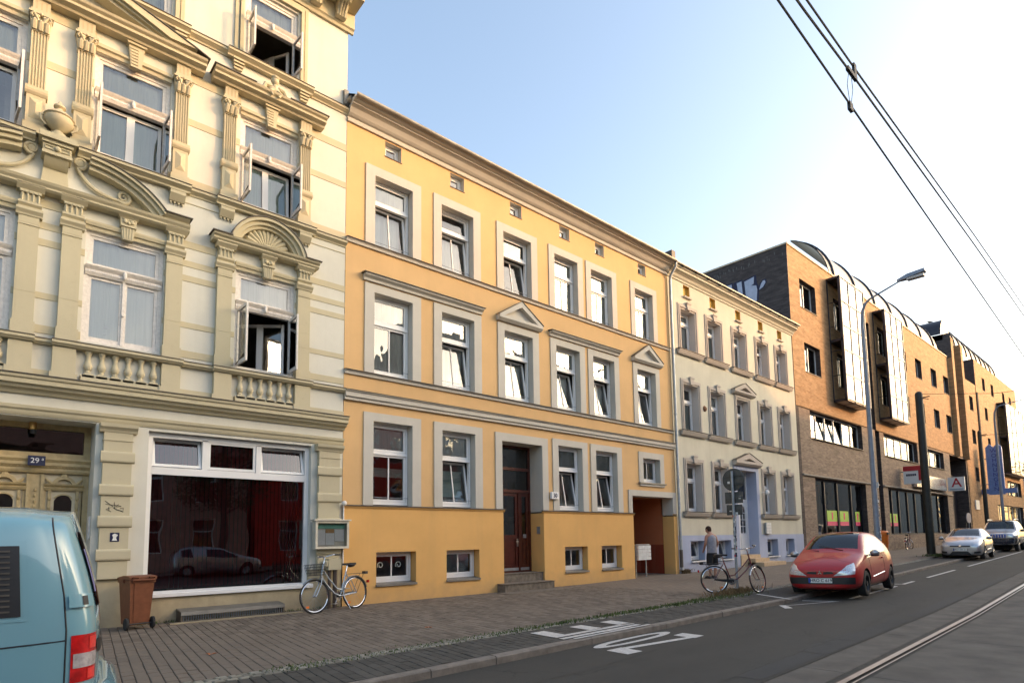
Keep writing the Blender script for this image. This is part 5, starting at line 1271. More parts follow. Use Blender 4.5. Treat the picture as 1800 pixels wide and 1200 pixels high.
# curved canopies with dark rafters on the roof
CP = MAT['canopy'] = pm('pale canopy sheeting', (.26, .26, .26), .45, .2, .06, 4)
def canopy(x0, x1, y0, z0, R, a1, step, nm_):
    n = 10; pts = [(y0 + R - R * math.cos(a1 * i / n), z0 + R * math.sin(a1 * i / n)) for i in range(n + 1)]
    def f(m):
        for (ya, za), (yb, zb) in zip(pts[:-1], pts[1:]): m.quad((x0, ya, za), (x1, ya, za), (x1, yb, zb), (x0, yb, zb)); m.quad((x0, ya + .03, za - .05), (x1, ya + .03, za - .05), (x1, yb + .03, zb - .05), (x0, yb + .03, zb - .05))
    c = one('roof_canopy', f, CP, BH, smooth='all')
    x = x0 + .6
    while x < x1:
        one('rafter', lambda m: m.tube([(x, p[0] - .03, p[1] + .03) for p in pts], .09, 5), MAT['darkmetal'], c); x += step
canopy(37.2, 60.5, .2, 16.6, 3.4, 1.2, 3.55, 'a'); canopy(66.6, 86.5, .35, 18.45, 3.4, 1.1, 2.2, 'b')
# stair tower, lower link and far wing
def tower(m):
    m.box(62.45, 63.2, -.35, 6, 7.9, 18.3); m.box(65.75, 66.5, -.35, 6, 7.9, 18.3)
one('stair_tower_fins', tower, BK, BH)
one('stair_tower_glass', lambda m: m.quad((63.2, .2, 7.9), (65.75, .2, 7.9), (65.75, .2, 18.2), (63.2, .2, 18.2)), MAT['darkmetal'], BH)
one('stair_tower_side', lambda m: (m.quad((62.44, -.33, 16.5), (62.44, 7, 16.5), (62.44, 7, 18.7), (62.44, -.33, 18.7)), m.box(62.44, 66.5, .2, 7, 18.2, 18.7)), DB, BH)
def barrel(m):
    n = 10; pts = [(62.3 + 1.9 - 1.9 * math.cos(PI * .62 * i / n), 18.7 + 1.7 * math.sin(PI * .62 * i / n)) for i in range(n + 1)]
    for a, b in zip(pts[:-1], pts[1:]): m.quad((a[0], .3, a[1]), (b[0], .3, b[1]), (b[0], 7, b[1]), (a[0], 7, a[1]))
one('barrel_roof', barrel, MAT['darkmetal'], BH, smooth='all')
one('barrel_roof_end', lambda m: m.add([(62.3 + 1.9 - 1.9 * math.cos(PI * .62 * i / 10), .29, 18.7 + 1.7 * math.sin(PI * .62 * i / 10)) for i in range(11)] + [(65.3, .29, 18.7)], [tuple(range(12))]), CP, BH)
s3 = [(66.75, 67.5, 12.9, 14.28), (69.45, 70.85, 12.9, 14.28), (66.75, 67.5, 9.7, 11.05), (69.45, 70.85, 9.7, 11.05), (69.45, 70.85, 6.2, 7.5)]
m = MB(); wallmesh(m, 66.5, 72.4, 0, 15.7, s3, 0, .28, 0, 1); m.build('link_front_wall', [BK, DB], BH)
s4 = [(x, x + 1.25, z, z + 1.3) for x in (75.7, 79.8, 85.7, 89.5) for z in (15.75,)] + [(75.85, 77.1, 12.7, 14.0), (76.05, 77.3, 9.6, 10.9), (76.2, 77.4, 6.0, 7.4), (78, 92, 1.2, 4.2), (84, 92, 5.4, 7.0)]
m = MB(); wallmesh(m, 72.65, 94, 0, 18.4, s4, 0, .28, 0, 1); m.build('far_wing_front_wall', [BK, DB], BH)
one('far_wing_side_wall', lambda m: (m.quad((72.64, 0, 15), (72.64, 7, 15), (72.64, 7, 18.4), (72.64, 0, 18.4)), m.box(72.4, 72.66, .5, .7, 0, 15.4)), DB, BH)
one('far_wing_box', lambda m: (m.box(72.7, 93.9, .8, 14, 0, 18.35), m.box(62.5, 72.6, 1.3, 14, 0, 15.6)), DB, BH)
for q in s3 + s4[:7]: offwin(*q, 1)
offwin(*s4[7], 6); offwin(*s4[8], 4)
glassbay(82.0, 92.0, 7.6, 15.3, .75, 4, 5, (11.6,))
one('gutter_pipe', lambda m: m.tube([(72.5, -.05, 15), (72.5, -.05, .4)], .12, 6), MAT['darkmetal'], BH)
# shop fronts
def shopfront(x0, x1, z0, z1, xs, y=.30):
    s = one('shop_front', lambda m: (ring(m, x0, x1, z0, z1, .08, y, y + .1), [m.box(x - .05, x + .05, y - .02, y + .1, z0, z1) for x in xs]), MAT['darkmetal'], BH)
    ed = [x0] + list(xs) + [x1]
    for a, b in zip(ed[:-1], ed[1:]): pane(s, a + .05, b - .05, z0 + .05, z1 - .05, y + .05, MAT['glassd'])
    one('interior', lambda m: m.quad((x0, 2.2, 0), (x1, 2.2, 0), (x1, 2.2, 4.4), (x0, 2.2, 4.4)), MAT['room'], s)
    return s
sf1 = shopfront(32.85, 40.3, .9, 4.40, (34.6, 36.4, 38.5)); sf2 = shopfront(44.4, 59.0, 1.35, 4.40, (45.8, 47.3, 49.2, 51.0, 53.0, 55.0, 57.0))
MAT['lime'] = pm('lime poster', (.30, .52, .05), .5); MAT['pink'] = pm('magenta poster', (.62, .03, .14), .5)
for x0, x1, p in ((34.9, 36.3, sf1), (36.7, 38.0, sf1), (39.1, 39.8, sf1), (44.6, 45.6, sf2), (46.0, 46.9, sf2)):
    one('poster', lambda m: (m.box(x0, x1, .33, .345, 2.15, 2.75, 0), m.box(x0, x1, .33, .345, 1.92, 2.15, 1), m.box((x0 + x1) / 2 - .1, (x0 + x1) / 2 + .1, .325, .33, 2.25, 2.65, 1)), [MAT['lime'], MAT['pink']], p)
one('doorway_panel', lambda m: (m.box(61.2, 62.8, 1.0, 1.1, .3, 3.2), m.box(64, 66, .9, 1.0, .3, 6.5)), MAT['darkmetal'], BH)
# signs on brackets
RS = bthing('box_sign', 'white box sign with red corner stripe projecting over the shop front', 'sign', (47.6, -.5, 5.0))
one('panel', lambda m: m.box(47.2, 47.4, -1.15, -.12, 4.75, 5.95), MAT['white'], RS); MAT['signred'] = pm('sign red', (.45, .02, .03), .4)
one('stripe', lambda m: (m.box(47.185, 47.2, -1.15, -.12, 5.62, 5.95), m.box(47.185, 47.2, -1.15, -1.0, 4.95, 5.62)), MAT['signred'], RS)
one('lettering_bar', lambda m: [m.box(47.185, 47.2, -.86 + i * .12, -.77 + i * .12, 5.28, 5.42) for i in range(5)], MAT['navy'], RS)
one('bracket', lambda m: m.tube([(47.3, -.12, 5.6), (47.3, .1, 5.6)], .04, 6), MAT['galv'], RS)
LS = bthing('fascia_sign', 'long bright metal fascia sign above the second shop front', 'sign', (54, 0, 4.7))
one('panel', lambda m: m.box(49.8, 57.7, -.22, .02, 4.72, 5.65), pm('brushed sign panel', (.62, .60, .58), .22, .7, .25, 1.2), LS)
PS = bthing('pharmacy_sign', 'square white pharmacy sign with a red letter A hung above the shop entrance', 'sign', (58.6, -.6, 4.8))
one('panel', lambda m: m.box(58.5, 58.7, -1.25, -.15, 4.75, 5.85), MAT['white'], PS)
txt('A', 1.0, MAT['signred'], 'letter', PS, (58.49, -.72, 5.37), (PI / 2, 0, -PI / 2), font_bold=True)
one('lower_line', lambda m: m.box(58.485, 58.5, -1.15, -.25, 4.83, 4.92), pm('sign grey', (.3, .38, .45), .5), PS)
WSN = bthing('vertical_blue_sign', 'tall blue vertical sign with stacked letters on the far end of the brick building', 'sign', (71.4, -1.0, 6))
SB = pm('sign blue', (.12, .22, .50), .5); LB = pm('sign letter blue', (.03, .06, .28), .5)
one('panel', lambda m: (m.ext([(-1.75, 4.9), (-.55, 4.9), (-.55, 9.35), (-.85, 9.7), (-1.15, 9.35), (-1.45, 9.7), (-1.75, 9.35)], 71.2, 71.5, 'x'), m.box(71.25, 71.45, -2.6, .0, 5.0, 5.45)), SB, WSN)
for i, ch in enumerate('WOHNUNGEN'): txt(ch, .5, LB, 'letter', WSN, (71.19, -1.15, 9.0 - i * .45), (PI / 2, 0, -PI / 2), font_bold=True)
one('bracket', lambda m: (m.tube([(71.3, -.6, 8.3), (71.3, .05, 8.3)], .05, 6), m.tube([(71.3, -.6, 5.9), (71.3, .05, 5.9)], .05, 6)), MAT['galv'], WSN)
WP = bthing('white_notice_board', 'small white notice board on the far brick wall beside the dark doorway', 'notice board', (68.7, -.1, 3.6))
one('board', lambda m: m.box(68.0, 69.4, -.1, -.01, 3.5, 4.35), MAT['boxwhite'], WP)
# ================= ACROSS THE STREET (seen only as reflections; they shade the street) =================
OPP = [('rosy_house', 'dull rose rendered house across the street', 'house', -30, 12.2, 6.4, 8.8, (.46, .30, .24), 2),
       ('red_house', 'bright red rendered house across the street', 'house', 12.6, 24.6, 10.0, 12.2, (.55, .05, .03), 3),
       ('grey_house', 'tall grey rendered house across the street', 'house', 24.8, 63.0, 14.1, 19.25, (.62, .58, .50), 4),
       ('ochre_house', 'ochre rendered house across the street', 'house', 63.2, 101.0, 13.3, 18.2, (.62, .54, .42), 4),
       ('low_house', 'low pale house across the street, far up', 'house', 101.2, 170, 11.6, 16.4, (.5, .46, .4), 3)]
FY = -24.0
for nme, lab, cat, x0, x1, ze, zr, col, nf in OPP:
    P = bthing(nme, lab, cat, ((x0 + x1) / 2, FY, 0)); wm = stucco(nme + ' render', col)
    fh = (ze - .8) / nf; wins = []; x = x0 + 1.5
    near_ = x1 > -5 and x0 < 30
    while x < x1 - 2.4 and x < 100:
        for k in range(nf): wins.append((x, x + 1.1, .9 + k * fh, .9 + k * fh + 1.9))
        x += 2.7
    m = MB(); wallmesh(m, x0, x1, -.2, ze, wins if x0 < 60 else [], FY, -.2); m.build('front_wall', wm, P)
    one('body', lambda m: (m.box(x0, x1, FY - 9.6, FY - .5, -.2, ze)), wm, P)
    if x0 < 60:
        for a, b, c, d in wins:
            if a < -12 or a > 32: continue
            w = one('window', lambda m: (ring(m, a, b, c, d, .07, FY - .2, FY - .12), m.box(a + .07, b - .07, FY - .2, FY - .12, c + 1.2, c + 1.28)), MAT['white'], P)
            m = MB(); m.quad((a, FY - .17, c), (b, FY - .17, c), (b, FY - .17, d), (a, FY - .17, d)); m.build('pane', MAT['glassd'], w)
    one('roof', lambda m: (m.quad((x0, FY + .5, ze), (x1, FY + .5, ze), (x1, FY - 5, zr), (x0, FY - 5, zr)), m.quad((x0, FY - 10.4, ze), (x1, FY - 10.4, ze), (x1, FY - 5, zr), (x0, FY - 5, zr)), m.add([(x0, FY + .4, ze), (x0, FY - 10.3, ze), (x0, FY - 5, zr)], [(0, 1, 2)]), m.add([(x1, FY + .4, ze), (x1, FY - 10.3, ze), (x1, FY - 5, zr)], [(0, 1, 2)]), m.box(x0, x1, FY + .35, FY + .5, ze - .15, ze)), pm(nme + ' roof tile', (.20, .075, .045), .85, 0, .3, 4), P)
# houses and trees closing the far end
FB = bthing('far_corner_house', 'pale house closing the far end of the street', 'house', (118, 2, 0))
one('walls', lambda m: m.box(108, 130, 1.0, 14, 0, 9.5), pm('pale far render', (.45, .42, .38), .9), FB); one('roof', lambda m: m.ext([(.6, 9.5), (14.4, 9.5), (7.5, 12.5)], 107.6, 130.4, 'x'), pm('far roof tile', (.16, .08, .06), .9), FB)
MAT['bark'] = pm('bark', (.07, .055, .04), .9, 0, .3, 8); MAT['foliage'] = pm('tree leaves', (.045, .070, .022), .7, 0, .5, 3)
def tree(name, lab, x, y, h, r, nleaf, seed):
    random.seed(seed); T = bthing(name, lab, 'tree', (x, y, g(x))); z0 = g(x) - .1
    def tr(m):
        m.tube([(x, y, z0), (x + .05, y, z0 + h * .25), (x - .05, y + .05, z0 + h * .5), (x, y, z0 + h * .9)], [.22, .17, .12, .03], 8)
        for i in range(9):
            a = i * 2.4; b = z0 + h * (.28 + .06 * i); L = r * random.uniform(.6, .95); m.tube([(x, y, b), (x + math.cos(a) * L * .5, y + math.sin(a) * L * .5, b + L * .35), (x + math.cos(a) * L, y + math.sin(a) * L, b + L * .55)], [.08, .05, .015], 6)
    one('trunk', tr, MAT['bark'], T)
    m = MB(); cl = []
    for i in range(34):
        a = random.uniform(0, 2 * PI); q = random.uniform(.15, 1) ** .6; zz = random.uniform(-.9, 1); rr = math.sqrt(max(0, 1 - zz * zz)) * q
        cl.append((x + math.cos(a) * rr * r, y + math.sin(a) * rr * r, z0 + h * .64 + zz * h * .34, random.uniform(.45, .9) * r * .42))
    for _ in range(nleaf):
        c = random.choice(cl); d = Vector((random.gauss(0, 1), random.gauss(0, 1), random.gauss(0, .8))).normalized() * c[3] * random.uniform(.5, 1.05)
        p = Vector(c[:3]) + d; u = Vector((random.gauss(0, 1), random.gauss(0, 1), random.gauss(0, .6))).normalized(); v = u.cross(Vector((random.gauss(0, 1), random.gauss(0, 1), random.gauss(0, 1)))).normalized(); s = random.uniform(.08, .16)
        m.add([p - u * s, p + v * s * .5, p + u * s, p - v * s * .5], [(0, 1, 2, 3)])
    m.build('crown', MAT['foliage'], T)
tree('street_tree', 'dark leafy street tree across the street in front of the rose house', 9.9, -21.0, 10.5, 2.6, 5200, 3)
tree('far_street_tree', 'leafy street tree at the far right end beyond the brick building', 99.5, -1.5, 9.5, 3.2, 3200, 4)
random.seed(11)
# ================= VEHICLES =================
from mathutils.bvhtree import BVHTree
def paintmat(name, col, rough=.25, metal=0.0, coat=1.0, flake=0.0):
    m, t, b = nm(name); b.inputs['Base Color'].default_value = rgba(col); b.inputs['Metallic'].default_value = metal; b.inputs['Coat Weight'].default_value = coat; b.inputs['Coat Roughness'].default_value = .03
    c = ocoords(t); t.links.new(ramp(t, noise(t, c, 3, 3, .5), .3, .8, rough, rough + .05), b.inputs['Roughness'])
    sx = node(t, 'ShaderNodeSeparateXYZ'); t.links.new(c, sx.inputs[0])
    d = mathn(t, 'MULTIPLY', ramp(t, sx.outputs[2], .55, .12, 0, .55), ramp(t, noise(t, c, 5, 5), .3, .7))
    t.links.new(mixc(t, d, rgba(col), (.09, .08, .07, 1)), b.inputs['Base Color'])
    return m
MAT['carglass'] = glassmat('car glass', 1.55, (.10, .13, .13, 1), wav=.0)
MAT['arch'] = pm('wheel arch black', (.012, .012, .012), .9)
MAT['lamp'] = pm('clear lamp lens', (.62, .64, .68), .12, .4, .25, 30, obj=True, coat=1)
MAT['redlens'] = pm('red lamp lens', (.55, .012, .012), .15, 0, .35, 14, obj=True, coat=1); MAT['redlens2'] = pm('bright red lens', (.9, .05, .04), .15, 0, .2, 20, obj=True, coat=1); MAT['clearlens'] = pm('clear reverse lens', (.55, .50, .50), .15, .2, .3, 25, obj=True, coat=1)
MAT['alu'] = pm('alloy wheel', (.45, .45, .46), .35, .8)
MAT['plate'] = pm('number plate white', (.72, .72, .70), .4); MAT['euroblue'] = pm('plate blue', (.02, .06, .35), .4)
def loft(st, nsub=2, wheels=(), mats=None, facemat=None, boolr=.33):
    """st: list of (x, [(y,z)...]) half sections from bottom centre to top centre; returns an evaluated mesh"""
    K = len(st[0][1]); ringn = 2 * K - 2; bm = bmesh.new(); R = []
    for x, pts in st:
        full = [(x, y, z) for y, z in pts] + [(x, -y, z) for y, z in pts[-2:0:-1]]
        R.append([bm.verts.new(p) for p in full])
    for i in range(len(R) - 1):
        for j in range(ringn):
            f = bm.faces.new((R[i][j], R[i][(j + 1) % ringn], R[i + 1][(j + 1) % ringn], R[i + 1][j]))
            k = j if j < K - 1 else ringn - 1 - j
            f.material_index = facemat(i, k) if facemat else 0; f.smooth = True
    for ringv in (R[0], R[-1]):
        # close the ends with strips of quads from side to side
        for k in range(K - 1):
            a, b = ringv[k], ringv[k + 1]; c, d = ringv[(ringn - k - 1) % ringn], ringv[(ringn - k) % ringn]
            vs_ = []
            for v in (a, b, c, d):
                if v not in vs_: vs_.append(v)
            if len(vs_) > 2:
                try: f = bm.faces.new(vs_); f.smooth = True; f.material_index = facemat(0 if ringv is R[0] else len(R) - 2, k) if facemat and k < 2 else 0
                except ValueError: pass
    bmesh.ops.recalc_face_normals(bm, faces=bm.faces)
    me = bpy.data.meshes.new('tmp'); bm.to_mesh(me); bm.free()
    for mt in mats: me.materials.append(mt)
    o = bpy.data.objects.new('tmp', me); link(o)
    sm = o.modifiers.new('s', 'SUBSURF'); sm.levels = nsub; sm.render_levels = nsub
    cut = []
    for x, y0, y1, r in wheels:
        m = MB(); n = 28
        m.ext([(x + r * math.cos(2 * PI * i / n), .31 + r * math.sin(2 * PI * i / n)) for i in range(n)], y0, y1, 'y', len(mats) - 1)
        c = m.build('cut', list(mats), fix=True)
        c.data.polygons.foreach_set('material_index', [len(mats) - 1] * len(c.data.polygons))
        b = o.modifiers.new('b', 'BOOLEAN'); b.operation = 'DIFFERENCE'; b.object = c; b.solver = 'EXACT'; cut.append(c)
    bpy.context.view_layer.update()
    out = bpy.data.meshes.new_from_object(o.evaluated_get(bpy.context.evaluated_depsgraph_get()))
    for c in cut: bpy.data.objects.remove(c)
    bpy.data.objects.remove(o)
    return out
def split(me, groups, parent):
    """groups: list of (name, material, test(face centre, material index)) - first match wins"""
    bm0 = bmesh.new(); bm0.from_mesh(me); bm0.faces.ensure_lookup_table()
    asg = []
    for f in bm0.faces:
        c = f.calc_center_median()
        for gi, (n_, mt, test) in enumerate(groups):
            if test(c, f.material_index): asg.append(gi); break
        else: asg.append(0)
    res = []
    for gi, (n_, mt, test) in enumerate(groups):
        fs = [f for f, a in zip(bm0.faces, asg) if a == gi]
        if not fs: res.append(None); continue
        idx = {}; vv = []; ff = []
        for f in fs:
            q = []
            for v in f.verts:
                if v.index not in idx: idx[v.index] = len(vv); vv.append(tuple(v.co))
                q.append(idx[v.index])
            ff.append(q)
        m = MB(); m.v = vv; m.f = ff; m.m = [0] * len(ff); res.append(m.build(n_, mt, parent, smooth='all'))
    bm0.free(); return res
def bvh_of(me):
    return BVHTree.FromPolygons([v.co[:] for v in me.vertices], [p.vertices[:] for p in me.polygons])
def decal(bvh, axis, corners, name, mat, parent, nx=8, nz=5, off=.006, cyl=True, d=None, smooth=True):
    """patch that hugs the body: corners (bl, br, tr, tl) as (angle deg, z) round an axis, or (u, z) along direction d"""
    m = MB(); vv = []
    for j in range(nz + 1):
        for i in range(nx + 1):
            u, v = i / nx, j / nz
            a = (corners[0][0] * (1 - u) + corners[1][0] * u) * (1 - v) + (corners[3][0] * (1 - u) + corners[2][0] * u) * v
            z = (corners[0][1] * (1 - u) + corners[1][1] * u) * (1 - v) + (corners[3][1] * (1 - u) + corners[2][1] * u) * v
            if cyl: dr = Vector((math.cos(math.radians(a)), math.sin(math.radians(a)), 0)); o = Vector((axis[0], axis[1], z)) + dr * 4
            else: dr = Vector(d).normalized(); ux = Vector((-dr.y, dr.x, 0)); o = Vector((axis[0], axis[1], z)) + ux * a + dr * 4
            h = bvh.ray_cast(o, -dr)
            p = (h[0] + dr * off) if h[0] is not None else o - dr * 3.2
            vv.append(p)
    m.add(vv, [(j * (nx + 1) + i, j * (nx + 1) + i + 1, (j + 1) * (nx + 1) + i + 1, (j + 1) * (nx + 1) + i) for j in range(nz) for i in range(nx)])
    return m.build(name, mat, parent, smooth='all')
def seam(bvh, pts, d, name, parent, r=.004, mat=None, off=.0):
    m = MB(); P = []
    D = Vector(d).normalized()
    for a, b in zip(pts[:-1], pts[1:]):
        for k in range(8): P.append(Vector(a).lerp(Vector(b), k / 8))
    P.append(Vector(pts[-1])); Q = []
    for p in P:
        h = bvh.ray_cast(p + D * 3, -D)
        if h[0] is not None: Q.append(h[0] + D * off)
    if len(Q) > 1: m.tube(Q, r, 4); return m.build(name, mat or MAT['black'], parent)
def wheel(par, x, y, r, w, side, style):
    s = side
    t = one('wheel', lambda m: m.lathe([(r * .62, -w / 2), (r * .90, -w / 2), (r * .98, -w * .40), (r, -w * .25), (r, w * .25), (r * .98, w * .40), (r * .90, w / 2), (r * .62, w / 2)], (x, y, r), 32, ax='y'), MAT['rubber'], par, smooth=True)
    def rim(m):
        yo = y + s * w * .42
        m.lathe([(r * .66, y - yo + y + s * .0), (r * .64, 0)], (x, 0, r), 28, ax='y') if False else None
        m.lathe([(r * .67, s * w * .46), (r * .64, s * w * .40), (r * .60, s * w * .15), (r * .2, s * w * .12), (0, s * w * .14)], (x, y, r), 28, ax='y')
        if style == 'spoke':
            for k in range(7):
                a = k * 2 * PI / 7; m.tube([(x + .05 * math.cos(a), y + s * w * .42, r + .05 * math.sin(a)), (x + r * .62 * math.cos(a), y + s * w * .44, r + r * .62 * math.sin(a))], [.035, .03], 6)
        m.lathe([(.0, s * w * .48), (.055, s * w * .46), (.06, s * w * .2)], (x, y, r), 12, ax='y')
        if style == 'steel':
            for k in range(5): a = k * 2 * PI / 5; m.ball((x + r * .32 * math.cos(a), y + s * w * .2, r + r * .32 * math.sin(a)), .02, 6, 4)
    one('rim', rim, MAT['alu'] if style == 'spoke' else MAT['rimblack'], t, smooth=True)
MAT['rimblack'] = pm('black steel wheel', (.03, .03, .032), .4, .3)
def sec(zs, ws, zm, wm, zb, wb, zt, wt, zc):
    return [(0, zs), (ws * .7, zs), (ws, zs + .05), (wm, zm), (wb, zb), (wt, zt), (wt - .08 if wt > .3 else wt * .85, zt + (zc - zt) * .5), (wt * .5, zt + (zc - zt) * .87), (0, zc)]
def hatchback(name, label, loc, rz, paint, st, iw, glassr, spec, tiltx=0.0):
    """small car; iw = (first, last) station of the windscreen, glassr = side glass station range"""
    C = thing(name, label, 'car', loc, rz, rx=tiltx)
    ws0, ws1 = iw; rw0, rw1 = spec['rear']
    def fm(i, k):
        if k >= 6 and ws0 <= i < ws1: return 1
        if k >= 6 and rw0 <= i < rw1: return 3
        if k == 4 and glassr[0] <= i < glassr[1] and i not in spec.get('pillar', ()): return 2
        return 0
    fa, ra, tr, wr = spec['fa'], spec['ra'], spec['track'], spec['r']
    wl = [(fa, tr - .22, tr + .4, wr + .045), (fa, -tr - .4, -tr + .22, wr + .045), (ra, tr - .22, tr + .4, wr + .045), (ra, -tr - .4, -tr + .22, wr + .045)]
    me = loft(st, 2, wl, [paint, MAT['carglass'], MAT['carglass'], MAT['carglass'], MAT['arch']], fm)
    bv = bvh_of(me)
    G = [('body', paint, lambda c, mi: mi == 0), ('windscreen', MAT['carglass'], lambda c, mi: mi == 1), ('side_window', MAT['carglass'], lambda c, mi: mi == 2 and c.y > 0), ('side_window', MAT['carglass'], lambda c, mi: mi == 2), ('rear_window', MAT['carglass'], lambda c, mi: mi == 3), ('wheel_arch', MAT['arch'], lambda c, mi: mi == 4)]
    split(me, G, C)
    for x in (fa, ra):
        for s in (-1, 1): wheel(C, x, s * (tr - .02), wr, .19, s, spec.get('rim', 'steel'))
    one('underbody', lambda m: m.box(ra - .3, fa + .3, -.55, .55, .14, .32), MAT['arch'], C)
    one('seats', lambda m: [m.ext([(x, .5), (x + .5, .5), (x + .15, 1.2), (x, 1.22)], y - .24, y + .24, 'y') for x in (-.15, -1.0) for y in (-.36, .36)], MAT['black'], C)
    one('dashboard', lambda m: m.box(.62, 1.0, -.65, .65, .75, .97), MAT['black'], C)
    return C, bv
def mirror(C, x, y, z, mat):
    s = 1 if y > 0 else -1
    mm = one('door_mirror', lambda m: (m.ball((x, y + s * .11, z), (.07, .11, .075), 12, 8), m.tube([(x + .02, y - s * .03, z - .05), (x, y + s * .05, z - .04)], .025, 6)), mat, C, smooth=True)
    one('mirror_foot', lambda m: m.ball((x + .005, y + s * .11, z - .055), (.068, .105, .03), 10, 6), MAT['black'], mm)
def plate(C, x, z, w, text, rot=PI / 2, tilt=0.0, y=0.0):
    p = one('number_plate', lambda m: m.box(x, x + .012, y - w / 2, y + w / 2, z - .055, z + .055), MAT['plate'], C)
    one('plate_band', lambda m: m.box(x + .0121, x + .0135, y - w / 2, y - w / 2 + .045, z - .055, z + .055), MAT['euroblue'], p)
    t = txt(text, .098, MAT['black'], 'plate_text', p, (x + .014, y + .02, z), (PI / 2, 0, PI / 2), ext=.001, font_bold=True)
    return p
# ---- red hatchback, half up on the kerb ----
RED = paintmat('red car paint', (.40, .008, .010), .30, coat=.35)
st = [(1.985, sec(.24, .42, .42, .52, .56, .52, .60, .46, .62)), (1.94, sec(.19, .62, .42, .70, .60, .66, .655, .58, .68)), (1.78, sec(.16, .76, .44, .81, .68, .76, .76, .66, .80)), (1.48, sec(.16, .80, .45, .845, .80, .80, .88, .71, .925)),
      (1.14, sec(.16, .80, .46, .847, .89, .81, .97, .74, 1.03)), (1.02, sec(.16, .80, .46, .847, .91, .81, 1.01, .735, 1.08)), (.42, sec(.16, .80, .46, .847, .96, .815, 1.40, .61, 1.47)), (.20, sec(.16, .80, .46, .847, .97, .815, 1.455, .60, 1.53)),
      (-.35, sec(.16, .80, .47, .847, .99, .82, 1.48, .59, 1.55)), (-.95, sec(.17, .80, .48, .845, 1.03, .82, 1.45, .57, 1.52)), (-1.35, sec(.19, .79, .5, .84, 1.07, .81, 1.37, .55, 1.44)), (-1.62, sec(.24, .75, .52, .82, 1.04, .76, 1.14, .60, 1.20)), (-1.78, sec(.28, .70, .54, .78, .88, .72, .96, .60, .99)), (-1.84, sec(.34, .5, .56, .6, .78, .58, .82, .5, .84))]
RC, bv = hatchback('red_hatchback', 'red two door hatchback parked half on the kerb facing the camera', (17.05, -6.72, -.035), PI + .085, RED, st, (5, 7), (5, 10), dict(fa=1.25, ra=-1.25, track=.745, r=.30, rear=(10, 11), pillar=(9,)), tiltx=.025)
decal(bv, (.9, 0), [(15, .50), (37, .54), (41, .80), (31, .74)], 'headlight', MAT['lamp'], RC); decal(bv, (.9, 0), [(-15, .50), (-37, .54), (-41, .80), (-31, .74)], 'headlight', MAT['lamp'], RC)
decal(bv, (.9, 0), [(-37, .31), (37, .31), (37, .47), (-37, .47)], 'bumper_strip', MAT['black'], RC, 20, 3)
decal(bv, (.9, 0), [(4, .535), (16, .555), (13.5, .60), (4, .595)], 'grille_opening', MAT['black'], RC); decal(bv, (.9, 0), [(-4, .535), (-16, .555), (-13.5, .60), (-4, .595)], 'grille_opening', MAT['black'], RC)
def emb(m):
    for a in (90, 210, 330):
        c, s = math.cos(math.radians(a)), math.sin(math.radians(a)); u = Vector((0, c, s)); v = Vector((0, -s, c)); o = Vector((1.995, 0, .575))
        m.add([o, o + u * .028 + v * .017, o + u * .056, o + u * .028 - v * .017], [(0, 1, 2, 3)])
one('emblem', emb, MAT['chrome'], RC)
plate(RC, 1.992, .395, .52, 'HRO C 619')
for s in (1, -1):
    seam(bv, [(.86, 0, .95), (.86, 0, .45), (.78, 0, .24), (-.40, 0, .24), (-.48, 0, .5), (-.50, 0, .98)], (0, s, 0), 'door_seam', RC); seam(bv, [(.72, 0, .43), (-.42, 0, .50)], (0, s, 0), 'side_strip', RC, .011, MAT['chrome'], .004)
    mirror(RC, .80, s * .82, 1.0, MAT['alu']); one('door_handle', lambda m: m.box(-.40, -.26, s * .82, s * .86, .84, .87), RED, RC)
    decal(bv, (-1.2, 0), [(s * 140, .75), (s * 122, .78), (s * 124, 1.05), (s * 140, 1.05)], 'tail_light', MAT['redlens'], RC)
seam(bv, [(0, -.62, .78), (0, 0, .92), (0, .62, .78)], (1, 0, .01), 'bonnet_seam', RC, .003)
one('wiper', lambda m: (m.tube([(1.04, .30, 1.075), (.86, -.30, 1.215)], .009, 5), m.tube([(1.06, -.25, 1.07), (.9, -.62, 1.11)], .009, 5)), MAT['black'], RC)
# ---- silver hatchback ----
SIL = paintmat('silver car paint', (.46, .45, .46), .3, .7)
st2 = [(2.06, sec(.22, .45, .40, .56, .54, .56, .60, .50, .62)), (2.0, sec(.17, .64, .40, .72, .58, .70, .66, .60, .69)), (1.84, sec(.15, .76, .42, .80, .66, .77, .76, .66, .79)), (1.5, sec(.15, .79, .44, .84, .80, .79, .87, .70, .91)), (1.02, sec(.15, .80, .46, .842, .88, .80, .96, .73, 1.0)), (.9, sec(.15, .80, .46, .842, .90, .80, .985, .73, 1.03)),
       (.22, sec(.15, .80, .46, .842, .93, .805, 1.32, .60, 1.38)), (.02, sec(.15, .80, .46, .842, .94, .805, 1.38, .59, 1.44)), (-.5, sec(.15, .80, .47, .842, .95, .805, 1.40, .585, 1.46)), (-1.1, sec(.17, .80, .48, .84, .98, .80, 1.37, .57, 1.43)), (-1.45, sec(.2, .78, .5, .82, 1.0, .79, 1.28, .56, 1.34)), (-1.72, sec(.24, .74, .52, .80, .98, .75, 1.06, .62, 1.1)), (-1.84, sec(.3, .66, .54, .74, .82, .70, .88, .6, .9)), (-1.88, sec(.36, .5, .56, .6, .76, .58, .8, .5, .82))]
SC, bv2 = hatchback('silver_hatchback', 'silver grey hatchback parked behind the red car with its front to the camera', (36.15, -5.58, g(36) - .06), PI + .05, SIL, st2, (5, 7), (5, 10), dict(fa=1.26, ra=-1.23, track=.74, r=.30, rear=(10, 11), pillar=(8,), rim='spoke'), tiltx=.0)
